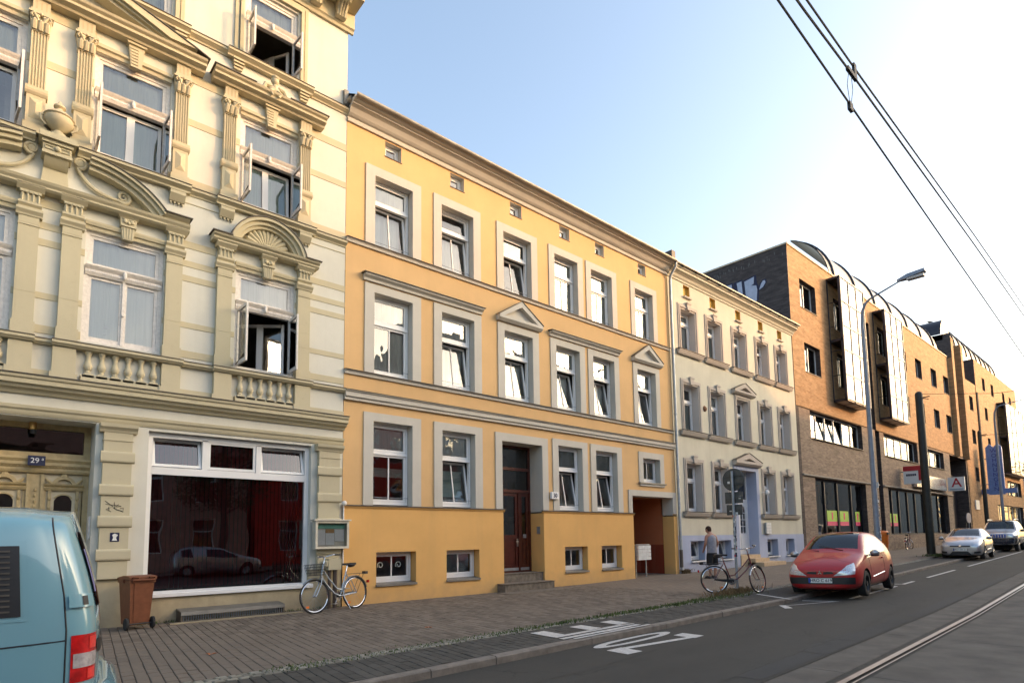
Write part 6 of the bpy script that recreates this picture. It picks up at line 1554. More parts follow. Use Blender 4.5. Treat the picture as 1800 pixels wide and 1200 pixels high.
for s in (1, -1):
    decal(bv2, (.9, 0), [(s * 21, .58), (s * 36, .60), (s * 40, .77), (s * 26, .72)], 'headlight', MAT['lamp'], SC); decal(bv2, (.9, 0), [(s * 24, .27), (s * 36, .29), (s * 35, .38), (s * 24, .36)], 'fog_light_recess', MAT['black'], SC)
    seam(bv2, [(.80, 0, .92), (.80, 0, .45), (.7, 0, .22), (-.5, 0, .22), (-.55, 0, .95)], (0, s, 0), 'door_seam', SC); mirror(SC, .74, s * .82, .98, SIL); seam(bv2, [(.7, 0, .44), (-.5, 0, .48)], (0, s, 0), 'side_strip', SC, .012, SIL, .006)
decal(bv2, (.9, 0), [(-19, .575), (19, .575), (18, .635), (-18, .635)], 'grille', MAT['black'], SC, 14, 2); decal(bv2, (.9, 0), [(-20, .22), (20, .22), (14, .37), (-14, .37)], 'lower_grille', MAT['black'], SC, 14, 3)
one('emblem', lambda m: m.lathe([(.0, .012), (.05, .01), (.055, 0)], (2.055, 0, .60), 14, ax='x'), MAT['chrome'], SC); plate(SC, 2.07, .45, .52, 'HRO KN 212')
one('aerial', lambda m: m.tube([(.1, 0, 1.44), (-.35, 0, 1.75)], .006, 5), MAT['black'], SC)
# ---- dark off-roader ----
SUVP = paintmat('dark blue off-roader paint', (.018, .022, .045), .25, .3); SUVS = paintmat('grey silver off-roader paint', (.33, .32, .32), .3, .7)
st3 = [(2.42, sec(.42, .62, .60, .74, .80, .74, .92, .68, .95)), (2.36, sec(.36, .76, .62, .84, .84, .82, .98, .74, 1.02)), (2.15, sec(.34, .84, .64, .92, .92, .88, 1.06, .78, 1.10)), (1.6, sec(.34, .88, .66, .94, 1.02, .90, 1.12, .80, 1.17)), (1.15, sec(.34, .88, .66, .94, 1.10, .90, 1.17, .82, 1.22)), (1.05, sec(.34, .88, .66, .94, 1.12, .90, 1.20, .82, 1.26)),
       (.45, sec(.34, .88, .66, .94, 1.14, .90, 1.68, .70, 1.74)), (.25, sec(.34, .88, .66, .94, 1.14, .90, 1.76, .69, 1.83)), (-.6, sec(.34, .88, .66, .94, 1.15, .90, 1.80, .68, 1.86)), (-1.7, sec(.36, .88, .68, .94, 1.16, .90, 1.78, .68, 1.84)), (-2.15, sec(.4, .86, .70, .92, 1.16, .88, 1.66, .68, 1.72)), (-2.32, sec(.44, .80, .72, .86, 1.1, .82, 1.24, .74, 1.28)), (-2.38, sec(.5, .7, .74, .76, 1.0, .74, 1.1, .66, 1.12))]
OC, bv3 = hatchback('off_roader', 'dark off-roader with roof rails parked at the far right of the row', (47.2, -5.15, g(47) - .1), PI + .05, SUVS, st3, (5, 7), (5, 10), dict(fa=1.42, ra=-1.37, track=.80, r=.38, rear=(10, 11), pillar=(8,), rim='spoke'))
for s in (1, -1):
    decal(bv3, (1.2, 0), [(s * 22, .82), (s * 38, .84), (s * 42, 1.02), (s * 24, .99)], 'headlight', MAT['lamp'], OC); decal(bv3, (1.2, 0), [(s * 26, .55), (s * 33, .55), (s * 33, .62), (s * 26, .62)], 'fog_light', MAT['lamp'], OC)
    mirror(OC, .85, s * .92, 1.22, SUVP); one('roof_rail', lambda m: m.tube([(.3, s * .62, 1.83), (.1, s * .64, 1.9), (-1.6, s * .64, 1.9), (-1.8, s * .62, 1.82)], .025, 6), MAT['alu'], OC)
decal(bv3, (1.2, 0), [(-40, .40), (40, .40), (42, .78), (-42, .78)], 'bumper', SUVP, OC, 18, 4, .01); decal(bv3, (1.2, 0), [(-18, .80), (18, .80), (19, 1.0), (-19, 1.0)], 'grille', MAT['euroblue'], OC, 12, 3, .014)
for i in range(6): one('grille_bar', lambda m: m.box(2.43, 2.46, -.33 + i * .125, -.29 + i * .125, .82, .99), MAT['chrome'], OC)
one('roof_edge', lambda m: m.box(.2, .3, -.55, .55, 1.84, 1.86), MAT['black'], OC)
# ---- light blue van in the foreground ----
VB_ = paintmat('light blue van paint', (.20, .40, .47), .2)
def vsec(w, k, top=1.0, zb0=.22):
    return [(0, zb0), (w * .72, zb0), (w, zb0 + .06), (w * 1.0, .62), (w * .985, 1.08), (w * .905, 1.62 * top), (w * .84, 1.72 * top), (w * .5, 1.79 * top), (0, 1.815 * top)]
st4 = [(2.42, [(y * .8, z * .42 + .14) for y, z in vsec(.86, 0)]), (2.30, [(y, z * .50 + .1) for y, z in vsec(.90, 0)]), (1.55, [(y, z * .60 + .07) for y, z in vsec(.94, 0)]), (1.2, [(y, z * .66 + .06) for y, z in vsec(.95, 0)]), (.55, vsec(.95, 0, .97)), (.3, vsec(.95, 0)), (-.6, vsec(.95, 0)), (-1.5, vsec(.95, 0)), (-2.05, vsec(.945, 0)), (-2.22, [(y, z) for y, z in vsec(.925, 0, .995)])]
def rearsec(x, f):
    o = []
    for y, z in vsec(.95 * f, 0, .985): o.append((y, z))
    return x, o
st4 += [rearsec(-2.34, .945), rearsec(-2.415, .86), rearsec(-2.45, .66), rearsec(-2.46, .35)]
# the tail leans in towards the roof
st4 = [(x, pts) for x, pts in st4]
VAN = thing('light_blue_van', 'light blue panel van in the left foreground with louvred side window', 'van', (-1.58, -6.26, -.05), PI - .13)
me = loft(st4, 3, [(1.45, .6, 1.3, .36), (1.45, -1.3, -.6, .36), (-1.30, .6, 1.3, .36), (-1.30, -1.3, -.6, .36)], [VB_, MAT['carglass'], MAT['arch']], lambda i, k: 1 if (k >= 6 and i == 3) else 0)
for v in me.vertices:
    if v.co.x < -1.9 and v.co.z > .9: v.co.x += (v.co.z - .9) ** 1.35 * .26 * min(1, (-1.9 - v.co.x) / .35)
bvv = bvh_of(me)
split(me, [('body', VB_, lambda c, mi: mi == 0), ('windscreen', MAT['carglass'], lambda c, mi: mi == 1), ('wheel_arch', MAT['arch'], lambda c, mi: mi == 2)], VAN)
for x in (1.45, -1.30):
    for s in (-1, 1): wheel(VAN, x, s * .83, .325, .21, s, 'spoke')
AXV = (-2.0, .50)
seam(bvv, [(-2.13, 0, 1.70), (-2.15, 0, 1.58), (-2.23, 0, 1.15), (-2.255, 0, .9), (-2.26, 0, .3)], (0, 1, 0), 'door_seam', VAN, .006)
seam(bvv, [(-2.255, 0, .83), (-1.4, 0, .80), (-.6, 0, .79)], (0, 1, 0), 'side_seam', VAN, .006)
tl = decal(bvv, AXV, [(125, .53), (152, .53), (152, .86), (125, .86)], 'tail_light', MAT['redlens'], VAN, 10, 10, .008)
decal(bvv, AXV, [(126.5, .63), (150, .63), (150, .73), (126.5, .73)], 'reversing_light', MAT['clearlens'], tl, 10, 4, .012)
decal(bvv, AXV, [(139, .755), (149, .755), (149, .84), (139, .84)], 'brake_lens', MAT['redlens2'], tl, 6, 4, .012); decal(bvv, AXV, [(138, .545), (148, .545), (148, .615), (138, .615)], 'brake_lens', MAT['redlens2'], tl, 6, 4, .012)
rw = decal(bvv, AXV, [(158, 1.04), (205, 1.04), (205, 1.60), (150, 1.60)], 'rear_window', MAT['carglass'], VAN, 12, 8, .006)
decal(bvv, AXV, [(160, 1.15), (168, 1.15), (166, 1.47), (158, 1.47)], 'window_sticker', pm('lilac sticker', (.25, .25, .5), .4), VAN, 6, 6, .012)
decal(bvv, AXV, [(123, 1.055), (146, 1.055), (146, 1.15), (123, 1.15)], 'hinge_cover', VB_, VAN, 8, 4, .022)
decal(bvv, AXV, [(133, 1.07), (138, 1.07), (138, 1.135), (133, 1.135)], 'hinge_slot', MAT['black'], VAN, 3, 3, .026)
decal(bvv, AXV, [(150, .80), (210, .80), (210, .70), (155, .70)], 'rear_trim', MAT['black'], VAN, 10, 4, .012)
# recessed side window with louvres
def lou(m):
    pass
decal(bvv, (0, 0), [(1.22, .985), (2.04, .985), (2.0, 1.535), (1.22, 1.535)], 'window_recess', VB_, VAN, 10, 6, .004, False, (0, 1, 0))
sw_ = decal(bvv, (0, 0), [(1.25, 1.02), (2.0, 1.02), (1.965, 1.50), (1.25, 1.50)], 'side_window', MAT['black'], VAN, 10, 6, .012, False, (0, 1, 0))
for i in range(12):
    z = 1.05 + i * .037
    decal(bvv, (0, 0), [(1.30, z), (1.94 - i * .002, z), (1.94 - i * .002, z + .012), (1.30, z + .012)], 'louvre', MAT['tindark'], sw_, 6, 1, .020, False, (0, 1, 0))
one('bumper', lambda m: m.tube([(-2.3, .93, .36), (-2.45, .75, .36), (-2.5, .4, .36), (-2.5, -.4, .36), (-2.45, -.75, .36), (-2.3, -.93, .36)], .10, 10), VB_, VAN, smooth=True)
# ---- cars parked across the street (mirrored in the shop window) ----
for i, (src, x, lab) in enumerate(((SC, 8.6, 'silver car parked across the street, mirrored in the shop window'), (RC, 3.2, 'red car parked across the street, mirrored in the shop window'))):
    c = copytree(src); c.location = (x, -17.6, -.1); c.rotation_euler = (0, 0, .04); c['label'] = lab
# ================= STREET THINGS =================
# ---- bicycles ----
def bike(name, label, loc, rz, lean, frame, fender, steer=0.0, basket=False, ladies=True, group=None):
    B = thing(name, label, 'bicycle', loc, rz, group, rx=lean)
    R = .335; L = 1.09; H = (L, 0, R)
    hd0, hd1 = Vector((L - .245, 0, .98)), Vector((L - .175, 0, .72)); bb = Vector((.42, 0, .29)); st = Vector((.235, 0, .80))
    one('frame', lambda m: (m.tube([hd0, hd1], .019, 8), m.tube([hd1 + Vector((.0, 0, .02)), (L - .30, 0, .56), (.58, 0, .36), bb], .018, 8), m.tube([hd0 - Vector((-.03, 0, .10)), (L - .37, 0, .68), (.50, 0, .45), (.36, 0, .42)], .014, 8), m.tube([bb, st], .016, 8),
        [m.tube([(0, s * .05, R), (.20, s * .045, .31), bb], .010, 6) for s in (-1, 1)], [m.tube([(0, s * .055, R), (.13, s * .05, .58), st - Vector((0, 0, .06))], .008, 6) for s in (-1, 1)]), frame, B, smooth=True)
    def turn(m, k=0):
        ax = (hd0 - hd1).normalized(); M = Matrix.Translation(hd1) @ Matrix.Rotation(steer, 4, ax) @ Matrix.Translation(-hd1); m.xf(M, k)
    def fork(m):
        for s in (-1, 1): m.tube([hd1 + Vector((0, s * .03, 0)), (L - .13, s * .05, .56), (L - .06, s * .052, .43), (L, s * .05, R)], .011, 6)
        turn(m)
    one('fork', fork, frame, B, smooth=True)
    def bar(m):
        t = hd0 + Vector((-.035, 0, .12)); m.tube([hd0, t], .013, 6); f = t + Vector((.05, 0, .02))
        m.tube([t, f], .012, 6); m.tube([f + Vector((-.20, .29, .03)), f + Vector((-.06, .27, .03)), f + Vector((.03, .16, 0)), f, f + Vector((.03, -.16, 0)), f + Vector((-.06, -.27, .03)), f + Vector((-.20, -.29, .03))], .011, 6)
        turn(m)
    hb = one('handlebar', bar, MAT['chrome'], B, smooth=True)
    for s in (-1, 1):
        def gr(m):
            f = hd0 + Vector((.015, 0, .14)); m.tube([f + Vector((-.22, s * .293, .03)), f + Vector((-.10, s * .28, .03))], .017, 8); turn(m)
        one('grip', gr, MAT['black'], hb)
    one('saddle', lambda m: (m.ext([(.02, -.09), (.06, -.10), (.16, -.06), (.30, -.025), (.34, 0), (.30, .025), (.16, .06), (.06, .10), (.02, .09)], .93, .975, 'z'), m.ball((.10, 0, .93), (.11, .09, .05), 10, 6)), MAT['black'], B, smooth=True)
    one('seat_post', lambda m: m.tube([st, st + Vector((-.045, 0, .15))], .012, 6), MAT['chrome'], B)
    for i, (hx, fn) in enumerate(((0.0, None), (L, turn))):
        def tyre(m):
            m.tube([(hx + R * math.cos(2 * PI * k / 40), 0, R + R * math.sin(2 * PI * k / 40)) for k in range(40)], .017, 8, closed=True)
            if fn: fn(m)
        w = one('wheel', tyre, MAT['rubber'], B, smooth=True)
        def rim(m):
            m.tube([(hx + (R - .026) * math.cos(2 * PI * k / 40), 0, R + (R - .026) * math.sin(2 * PI * k / 40)) for k in range(40)], .011, 6, closed=True); m.tube([(hx, -.045, R), (hx, .045, R)], .02, 8)
            if fn: fn(m)
        one('rim', rim, MAT['chrome'], w, smooth=True)
        def spk(m):
            for k in range(28):
                a = 2 * PI * k / 28; s = 1 if k % 2 else -1; a2 = a + .5 * (1 if (k // 2) % 2 else -1)
                m.tube([(hx + .02 * math.cos(a2), s * .03, R + .02 * math.sin(a2)), (hx + (R - .03) * math.cos(a), 0, R + (R - .03) * math.sin(a))], .0013, 3)
            if fn: fn(m)
        one('spokes', spk, MAT['galv'], w)
        def fen(m):
            a0, a1 = ((.10, 2.9) if not fn else (.75, 2.85)); n = 20; rr = R + .035; vv = []
            for k in range(n + 1):
                a = a0 + (a1 - a0) * k / n
                for dy, dr in ((-.027, -.012), (0, .004), (.027, -.012)): vv.append((hx + (rr + dr) * math.cos(a if fn is None else a), dy, R + (rr + dr) * math.sin(a)))
            m.add(vv, [(k * 3 + j, k * 3 + j + 1, k * 3 + j + 4, k * 3 + j + 3) for k in range(n) for j in (0, 1)])
            if not fn: m.xf(Matrix.Translation((0, 0, 0)))
            if fn: fn(m)
        one('mudguard', fen, fender, B, smooth='all')
        def refl(m):
            m.box(hx + .14, hx + .21, -.006, .006, R - .22, R - .18)
            if fn: fn(m)
        one('reflector', refl, MAT['orange'], w)
    def mir(m): m.box(-.41, -.38, -.03, .03, .52, .58)
    one('rear_lamp', mir, MAT['redlens'], B)
    one('rack', lambda m: ([m.tube([(.17, s * .05, .74), (-.30, s * .06, .735)], .006, 5) for s in (-1, 1)], [m.tube([(-.22, s * .06, .735), (0, s * .06, R)], .005, 5) for s in (-1, 1)], m.box(-.36, -.28, -.05, .05, .715, .775)), MAT['black'], B)
    one('chain_guard', lambda m: m.ext([(-.03, .325), (.40, .26), (.47, .28), (.48, .32), (.44, .345), (.0, .36)], -.062, -.05, 'y'), MAT['black'], B)
    one('crank', lambda m: (m.tube([bb + Vector((0, -.075, 0)), bb + Vector((.06, -.08, -.15))], .009, 6), m.box(.42, .53, -.17, -.08, .125, .145), m.tube([bb + Vector((0, .075, 0)), bb + Vector((-.06, .08, .15))], .009, 6), m.box(.31, .41, .08, .17, .43, .45), m.lathe([(.0, -.055), (.09, -.055), (.09, -.05)], tuple(bb), 18, ax='y')), MAT['steel'], B, smooth=True)
    one('kick_stand', lambda m: m.tube([(.36, .05, .28), (.30, .17, .01)], .008, 5), MAT['steel'], B)
    if basket:
        def bsk(m):
            c = hd0 + Vector((.20, 0, -.02)); n = 9
            for k in range(5): z = -.20 + k * .055; w_, l_ = .13 + k * .012, .11 + k * .01; m.tube([c + Vector(q) for q in ((-l_, -w_, z), (l_, -w_, z), (l_, w_, z), (-l_, w_, z))], .004, 4, closed=True)
            for k in range(n): q = -1 + 2 * k / (n - 1); m.tube([c + Vector((.11, .13 * q, -.2)), c + Vector((.15, .18 * q, .02))], .004, 4); m.tube([c + Vector((.11 * q, .13, -.2)), c + Vector((.15 * q, .18, .02))], .004, 4); m.tube([c + Vector((.11 * q, -.13, -.2)), c + Vector((.15 * q, -.18, .02))], .004, 4)
            m.box(c.x - .11, c.x + .11, -.13, .13, c.z - .205, c.z - .195); turn(m)
        one('basket', bsk, MAT['black'], B)
    return B
MAT['bikewhite'] = pm('silver white bicycle paint', (.42, .47, .52), .25, .3, .05, 8, coat=.6, obj=True); MAT['bikered'] = pm('dark red bicycle paint', (.11, .012, .022), .3, 0, .1, 8, coat=.6, obj=True); MAT['bikegrey'] = pm('grey mudguard', (.30, .30, .31), .35, .5, .1, 8, obj=True)
bike('white_bicycle', 'silver white bicycle with front basket leaning against the corner of the shop front', (6.33, -.56, .005), PI + .29, .06, MAT['bikewhite'], MAT['bikewhite'], -.10, True)
b2 = bike('dark_red_bicycle', 'dark red bicycle with turned front wheel chained to the sign post', (14.22, -4.62, .005), -.83, .05, MAT['bikered'], MAT['bikegrey'], .75)
b3 = copytree(b2); b3.location = (45.6, -.42, g(46)); b3.rotation_euler = (.05, 0, .05); tag(b3, 'bicycle leaning on the low wall of the second shop front behind the black mast')
b4 = copytree(b2); b4.location = (41.2, -.5, g(41)); b4.rotation_euler = (-.05, 0, PI - .1); tag(b4, 'bicycle against the brick pier behind the orange litter bin')
# ---- wheelie bin ----
WB = thing('wheelie_bin', 'brown wheelie bin standing by the shop window beside the blue van', 'bin', (2.20, -.50, 0), .18); WB.scale = (.72, .85, .99)
def bod(m):
    a, b, c, d = (.21, .22, .265, .29); vv = []
    for z, hx, hy in ((.08, a, b), (.84, c, d)): vv += [(-hx, -hy, z), (hx, -hy, z), (hx, hy, z), (-hx, hy, z)]
    m.add(vv, [(0, 1, 5, 4), (1, 2, 6, 5), (2, 3, 7, 6), (3, 0, 4, 7), (3, 2, 1, 0), (4, 5, 6, 7)])
    vv = [(-.14, -.232, .12), (.14, -.232, .12), (.175, -.298, .80), (-.175, -.298, .80)]; m.add(vv + [(x, y + .03, z) for x, y, z in vv], [(0, 1, 2, 3), (0, 1, 5, 4), (1, 2, 6, 5), (2, 3, 7, 6), (3, 0, 4, 7)])
    m.box(-.285, .285, -.31, .31, .80, .85)
one('body', bod, MAT['brownbin'], WB)
one('lid', lambda m: (m.ext([(-.33, .855), (.31, .855), (.31, .885), (.0, .925), (-.27, .915), (-.33, .895)], -.295, .295, 'x'), [m.tube([(s * .24, -.31, .87), (s * .24, -.37, .90), (s * .12, -.37, .90), (s * .12, -.31, .88)], .014, 6) for s in (-1, 1)]), MAT['brownbin'], WB)
one('handle', lambda m: (m.tube([(-.24, -.30, .83), (-.24, -.36, .85), (.24, -.36, .85), (.24, -.30, .83)], .014, 6), [m.box(s * .30 - .02, s * .30 + .02, -.06, .06, .80, .86) for s in (-1, 1)]), MAT['brownbin'], WB)
one('axle', lambda m: m.tube([(-.28, -.22, .10), (.28, -.22, .10)], .014, 8), MAT['black'], WB)
for s in (-1, 1):
    w = one('wheel', lambda m: m.lathe([(.0, -.028), (.06, -.028), (.10, -.026), (.105, 0), (.10, .026), (.06, .028), (0, .028)], (s * .285, -.22, .105), 20, ax='x'), MAT['rubber'], WB, smooth=True)
# ---- letter boxes on a post in the passage ----
MBX = thing('letter_box_stand', 'stand of eight white letter boxes on a steel post in the passage', 'letter boxes', (17.75, .08, g(17.7)), 0)
one('post', lambda m: m.box(-.02 + .14, .02 + .14, .02, .06, 0, .62), MAT['galv'], MBX); one('frame', lambda m: (m.box(-.46, .34, .0, .10, 1.12, 1.145), m.box(-.46, -.43, .02, .06, 0, 1.12)), MAT['galv'], MBX)
for r in range(4):
    for c in range(2): one('letter_box', lambda m: (m.box(-.40 + c * .37, -.045 + c * .37, -.06, .1, .60 + r * .128, .718 + r * .128), m.box(-.36 + c * .37, -.085 + c * .37, -.066, -.06, .69 + r * .128, .702 + r * .128)), MAT['boxwhite'], MBX)
# ---- traffic sign seen from behind ----
SP = thing('sign_post', 'steel sign post with a round sign and small plates seen from behind', 'traffic sign', (14.72, -4.97, 0), .04)
one('pole', lambda m: m.tube([(0, 0, 0), (.0, 0, 3.12)], .036, 12), MAT['galv'], SP, smooth=True)
MAT['signback'] = pm('weathered sign back', (.085, .088, .085), .6, .3, .3, 6)
one('round_sign', lambda m: (m.lathe([(0, 0), (.29, 0), (.30, .012), (.29, .024), (0, .024)], (.05, 0, 2.90), 32, ax='x'), m.box(.02, .05, -.25, .25, 2.99, 3.02), m.box(.02, .05, -.25, .25, 2.77, 2.80)), MAT['signback'], SP)
for z0, z1, hwid in ((2.28, 2.58, .24), (1.98, 2.25, .21)): one('plate', lambda m: (m.box(.045, .055, -hwid, hwid, z0, z1), m.box(.02, .045, -hwid * .8, hwid * .8, (z0 + z1) / 2 - .015, (z0 + z1) / 2 + .015)), MAT['signback'], SP)
for i in range(26):
    z = random.uniform(.9, 2.0); a = random.uniform(2.2, 5.2); c = random.choice((MAT['paper'], MAT['black'], MAT['signred'], MAT['navy'], MAT['boxwhite']))
    one('sticker', lambda m: m.lathe([(.0375 + i * .00012, 0), (.0375 + i * .00012, random.uniform(.03, .09))], (0, 0, z), 5, a0=a, a1=a + random.uniform(.7, 1.4)), c, SP)
for y_, z_ in ((.12, 2.83), (-.16, 2.42), (.1, 2.1), (-.06, 2.02), (.02, 2.66)): one('sticker', lambda m: m.box(.035, .0445, y_ - .03, y_ + .03, z_ - .03, z_ + .03), MAT['paper'], SP)
# ---- street lamps ----
def lamp(name, label, x, y, h, zend, reach, group=None):
    z0 = g(x); L_ = thing(name, label, 'street lamp', (x, y, z0), 0.0, group)
    one('pole', lambda m: m.tube([(0, 0, -.1), (0, 0, 1.2), (0, 0, 1.25), (0, 0, h - .9), (0, -.03, h - .4), (0, -.14, h - .13), (0, -.30, h)], [.115, .11, .095, .058, .052, .045, .040], 14), MAT['lampgrey'], L_, smooth=True)
    one('arm', lambda m: m.tube([(0, -.28, h - .01), (0, -reach, zend)], [.036, .026], 8), MAT['lampgrey'], L_, smooth=True)
    hd = one('lamp_head', lambda m: m.add([(q[0], -reach + .1 - q[1], zend + q[2] - .0 + q[1] * .14) for q in [(-.045, -.02, -.03), (.045, -.02, -.03), (.05, -.02, .05), (-.05, -.02, .05), (-.14, .30, -.06), (.14, .30, -.06), (.12, .30, .09), (-.12, .30, .09), (-.14, .82, -.05), (.14, .82, -.05), (.11, .80, .06), (-.11, .80, .06)]],
        [(0, 3, 2, 1), (0, 1, 5, 4), (1, 2, 6, 5), (2, 3, 7, 6), (3, 0, 4, 7), (4, 5, 9, 8), (5, 6, 10, 9), (6, 7, 11, 10), (7, 4, 8, 11), (8, 9, 10, 11)]), MAT['lampgrey'], L_)
    one('lamp_glass', lambda m: m.box(-.115, .115, -reach - .68, -reach - .18, zend - .075, zend - .0), MAT['lampglass'], hd)
    one('service_door', lambda m: m.box(-.05, .05, -.118, -.10, .55, 1.0), MAT['lampgrey'], L_)
    return L_
MAT['lampgrey'] = pm('grey lamp paint', (.20, .225, .27), .45, .2, .12, 6); MAT['lampglass'] = pm('lamp glass', (.45, .43, .40), .25)
la1 = lamp('street_lamp', 'tall grey street lamp with bent arm rising behind the red car', 23.4, -5.60, 9.75 - g(23.4), 10.10 - g(23.4), 1.30, 'street lamps along the kerb')
for i in range(18):
    a = random.uniform(3.4, 5.6); z = random.uniform(.8, 2.6); c = random.choice((MAT['paper'], MAT['signred'], MAT['boxwhite'], MAT['black'], MAT['galv']))
    one('sticker', lambda m: m.lathe([(.1125 + i * .0002, 0), (.1115 + i * .0002, random.uniform(.05, .12))], (0, 0, z), 5, a0=a, a1=a + random.uniform(.4, .8)), c, la1)
one('small_plate', lambda m: (m.box(.13, .16, -.1, .1, 2.92, 3.12), m.box(.08, .13, -.02, .02, 3.0, 3.04)), MAT['boxwhite'], la1)
lamp('street_lamp', 'far grey street lamp beside the blue vertical sign', 48.9, -5.0, 9.5 - g(48.9), 9.75 - g(48.9), 1.8, 'street lamps along the kerb')
# ---- masts and overhead wires ----
MAT['mast'] = pm('black mast paint', (.018, .018, .014), .6, .1, .3, 4)
def mast(name, label, x, y, h, r):
    M_ = thing(name, label, 'mast', (x, y, g(x)), 0)
    one('post', lambda m: m.tube([(0, 0, -.1), (0, 0, h - .15), (0, 0, h - .05), (0, 0, h)], [r, r * .9, r * .7, r * .3], 14), MAT['mast'], M_, smooth=True)
    one('insulator_bracket', lambda m: (m.tube([(0, -r * .8, h - .35), (0, -r - .28, h - .33)], .03, 6), m.tube([(0, -r * .8, h - .38), (.1, -r - .2, h - .45)], .02, 6)), MAT['mast'], M_)
    one('foot_collar', lambda m: m.lathe([(r * 1.25, -.05), (r * 1.25, .05), (r, .08)], (0, 0, 0), 14), MAT['kerb'], M_)
mast('catenary_mast', 'thick black round topped mast between the orange bin and the silver car', 36.7, -3.92, 8.55, .20)
mast('catenary_mast', 'farther thin black mast in front of the far brick wing', 52.6, -3.5, 8.1, .13)
MAT['wire'] = pm('black wire', (.02, .02, .022), .6)
WX = lambda x: -11.2 + .04 * x
def wirething(name, label, path, r): 
    m = MB(); m.tube(path, r, 5); o = m.build(name, MAT['wire'], label=label, cat='wire'); return o
wirething('overhead_wire', 'lower overhead tram contact wire crossing the upper right sky', [(x, WX(x), 5.36 + .021 * (x + 10) * .6) for x in (-10, 0, 5, 10, 20, 35, 60, 120)], .009)
wirething('overhead_wire', 'middle overhead wire, thick lower one of the close pair in the upper right sky', [(x, WX(x), z) for x, z in ((-10, 5.0), (0, 5.45), (5, 5.83), (6.2, 5.95), (13, 6.5), (20, 7.0), (30, 7.6), (60, 8.4), (120, 9))], .010)
wirething('overhead_wire', 'uppermost overhead wire, upper one of the close pair in the upper right sky', [(x, WX(x), z) for x, z in ((-10, 5.1), (0, 5.58), (5, 5.97), (6.4, 6.08), (13, 6.7), (20, 7.28), (30, 8.0), (60, 9.0), (120, 9.6))], .009)
DR = bthing('wire_dropper', 'thin dropper with clamps hanging between the overhead wires', 'wire clamp', (6.15, WX(6.15), 5.4))
one('loop', lambda m: (m.tube([(6.15, WX(6.15), 5.97), (6.13, WX(6.15) + .02, 5.8), (6.10, WX(6.1), 5.56)], .003, 4), m.tube([(6.2, WX(6.2), 5.96), (6.22, WX(6.2), 5.78), (6.12, WX(6.1), 5.56)], .003, 4)), MAT['wire'], DR)
one('clamp', lambda m: m.box(6.06, 6.14, WX(6.1) - .014, WX(6.1) + .014, 5.50, 5.58), MAT['wire'], DR); one('clamp', lambda m: (m.box(6.10, 6.34, WX(6.2) - .014, WX(6.2) + .014, 5.93, 5.97), m.box(6.28, 6.34, WX(6.2) - .012, WX(6.2) + .012, 5.95, 6.10)), MAT['wire'], DR)
wirething('span_wire', 'thin cross wire from the black mast over the street', [(36.7, -4.1, 8.4 + g(36)), (36.8, -7, 8.15), (36.9, -12, 8.0), (37, -24, 8.8)], .012)
wirething('span_wire', 'thin cross wire from the farther mast over the street', [(52.6, -3.6, 8.2), (52.7, -7, 8.05), (52.9, -12, 8.0), (53, -24, 9.0)], .014)
# ---- orange litter bin ----
LBN = thing('litter_bin', 'orange plastic litter bin fixed beside the lamp post behind the red car', 'litter bin', (25.2, -5.2, g(25)), 0)
one('bin_body', lambda m: (m.lathe([(.0, .72), (.15, .72), (.17, .76), (.20, 1.22), (.205, 1.24), (.215, 1.25), (.215, 1.36), (.17, 1.41), (0, 1.42)], (0, 0, 0), 20)), MAT['orange'], LBN, smooth=True)
one('holder', lambda m: m.tube([(-.12, -.1, 0), (-.12, -.1, 1.3)], .025, 8), MAT['galv'], LBN); one('opening', lambda m: m.box(-.12, .12, -.222, -.19, 1.27, 1.35), MAT['black'], LBN)
OV = thing('oval_board', 'small lilac oval board on a stand behind the silver car', 'sign', (55.0, -2.0, g(55)), 0)
one('board', lambda m: m.lathe([(0, -.02), (.7, -.02), (.7, .02), (0, .02)], (0, 0, 0), 24, ax='y'), pm('lilac board', (.20, .20, .28), .5), OV).matrix_parent_inverse = Matrix.Translation((0, 0, 2.0)) @ Matrix.Scale(.55, 4, (0, 0, 1))
one('stand', lambda m: m.tube([(0, 0, 0), (0, 0, 1.7)], .03, 6), MAT['galv'], OV)
# ================= PERSON =================
PM = thing('person', 'person in grey sleeveless shirt and black shorts standing with back turned, head bent down', 'person', (18.35, -2.2, g(18.3)), -.28)
SK = pm('skin', (.42, .21, .14), .55, 0, .08, 20, obj=True)
def ering(m, rings, n=14, cap=True, mi=0):
    vv = []
    for cx, cy, cz, rx, ry in rings:
        for k in range(n): a = 2 * PI * k / n; vv.append((cx + rx * math.cos(a), cy + ry * math.sin(a), cz))
    ff = [(i * n + k, i * n + (k + 1) % n, (i + 1) * n + (k + 1) % n, (i + 1) * n + k) for i in range(len(rings) - 1) for k in range(n)]
    if cap: ff += [tuple(range(n))[::-1], tuple(range((len(rings) - 1) * n, len(rings) * n))]
    m.add(vv, ff, mi)
def skinbody(parent, joints, edges, mat, name):
    me = bpy.data.meshes.new('sk'); me.from_pydata([j[:3] for j in joints], edges, []); o = bpy.data.objects.new('sk', me); link(o)
    mo = o.modifiers.new('skin', 'SKIN'); mo.use_smooth_shade = True; o.modifiers.new('s', 'SUBSURF').levels = 2
    sv = me.skin_vertices[0].data
    for i, j in enumerate(joints): sv[i].radius = (j[3], j[4] if len(j) > 4 else j[3]); sv[i].use_root = (i == 0)
    bpy.context.view_layer.update()
    out = bpy.data.meshes.new_from_object(o.evaluated_get(bpy.context.evaluated_depsgraph_get())); bpy.data.objects.remove(o)
    out.materials.clear(); out.materials.append(mat); out.polygons.foreach_set('use_smooth', [True] * len(out.polygons))
    r = bpy.data.objects.new(name, out); link(r); setpar(r, parent); return r
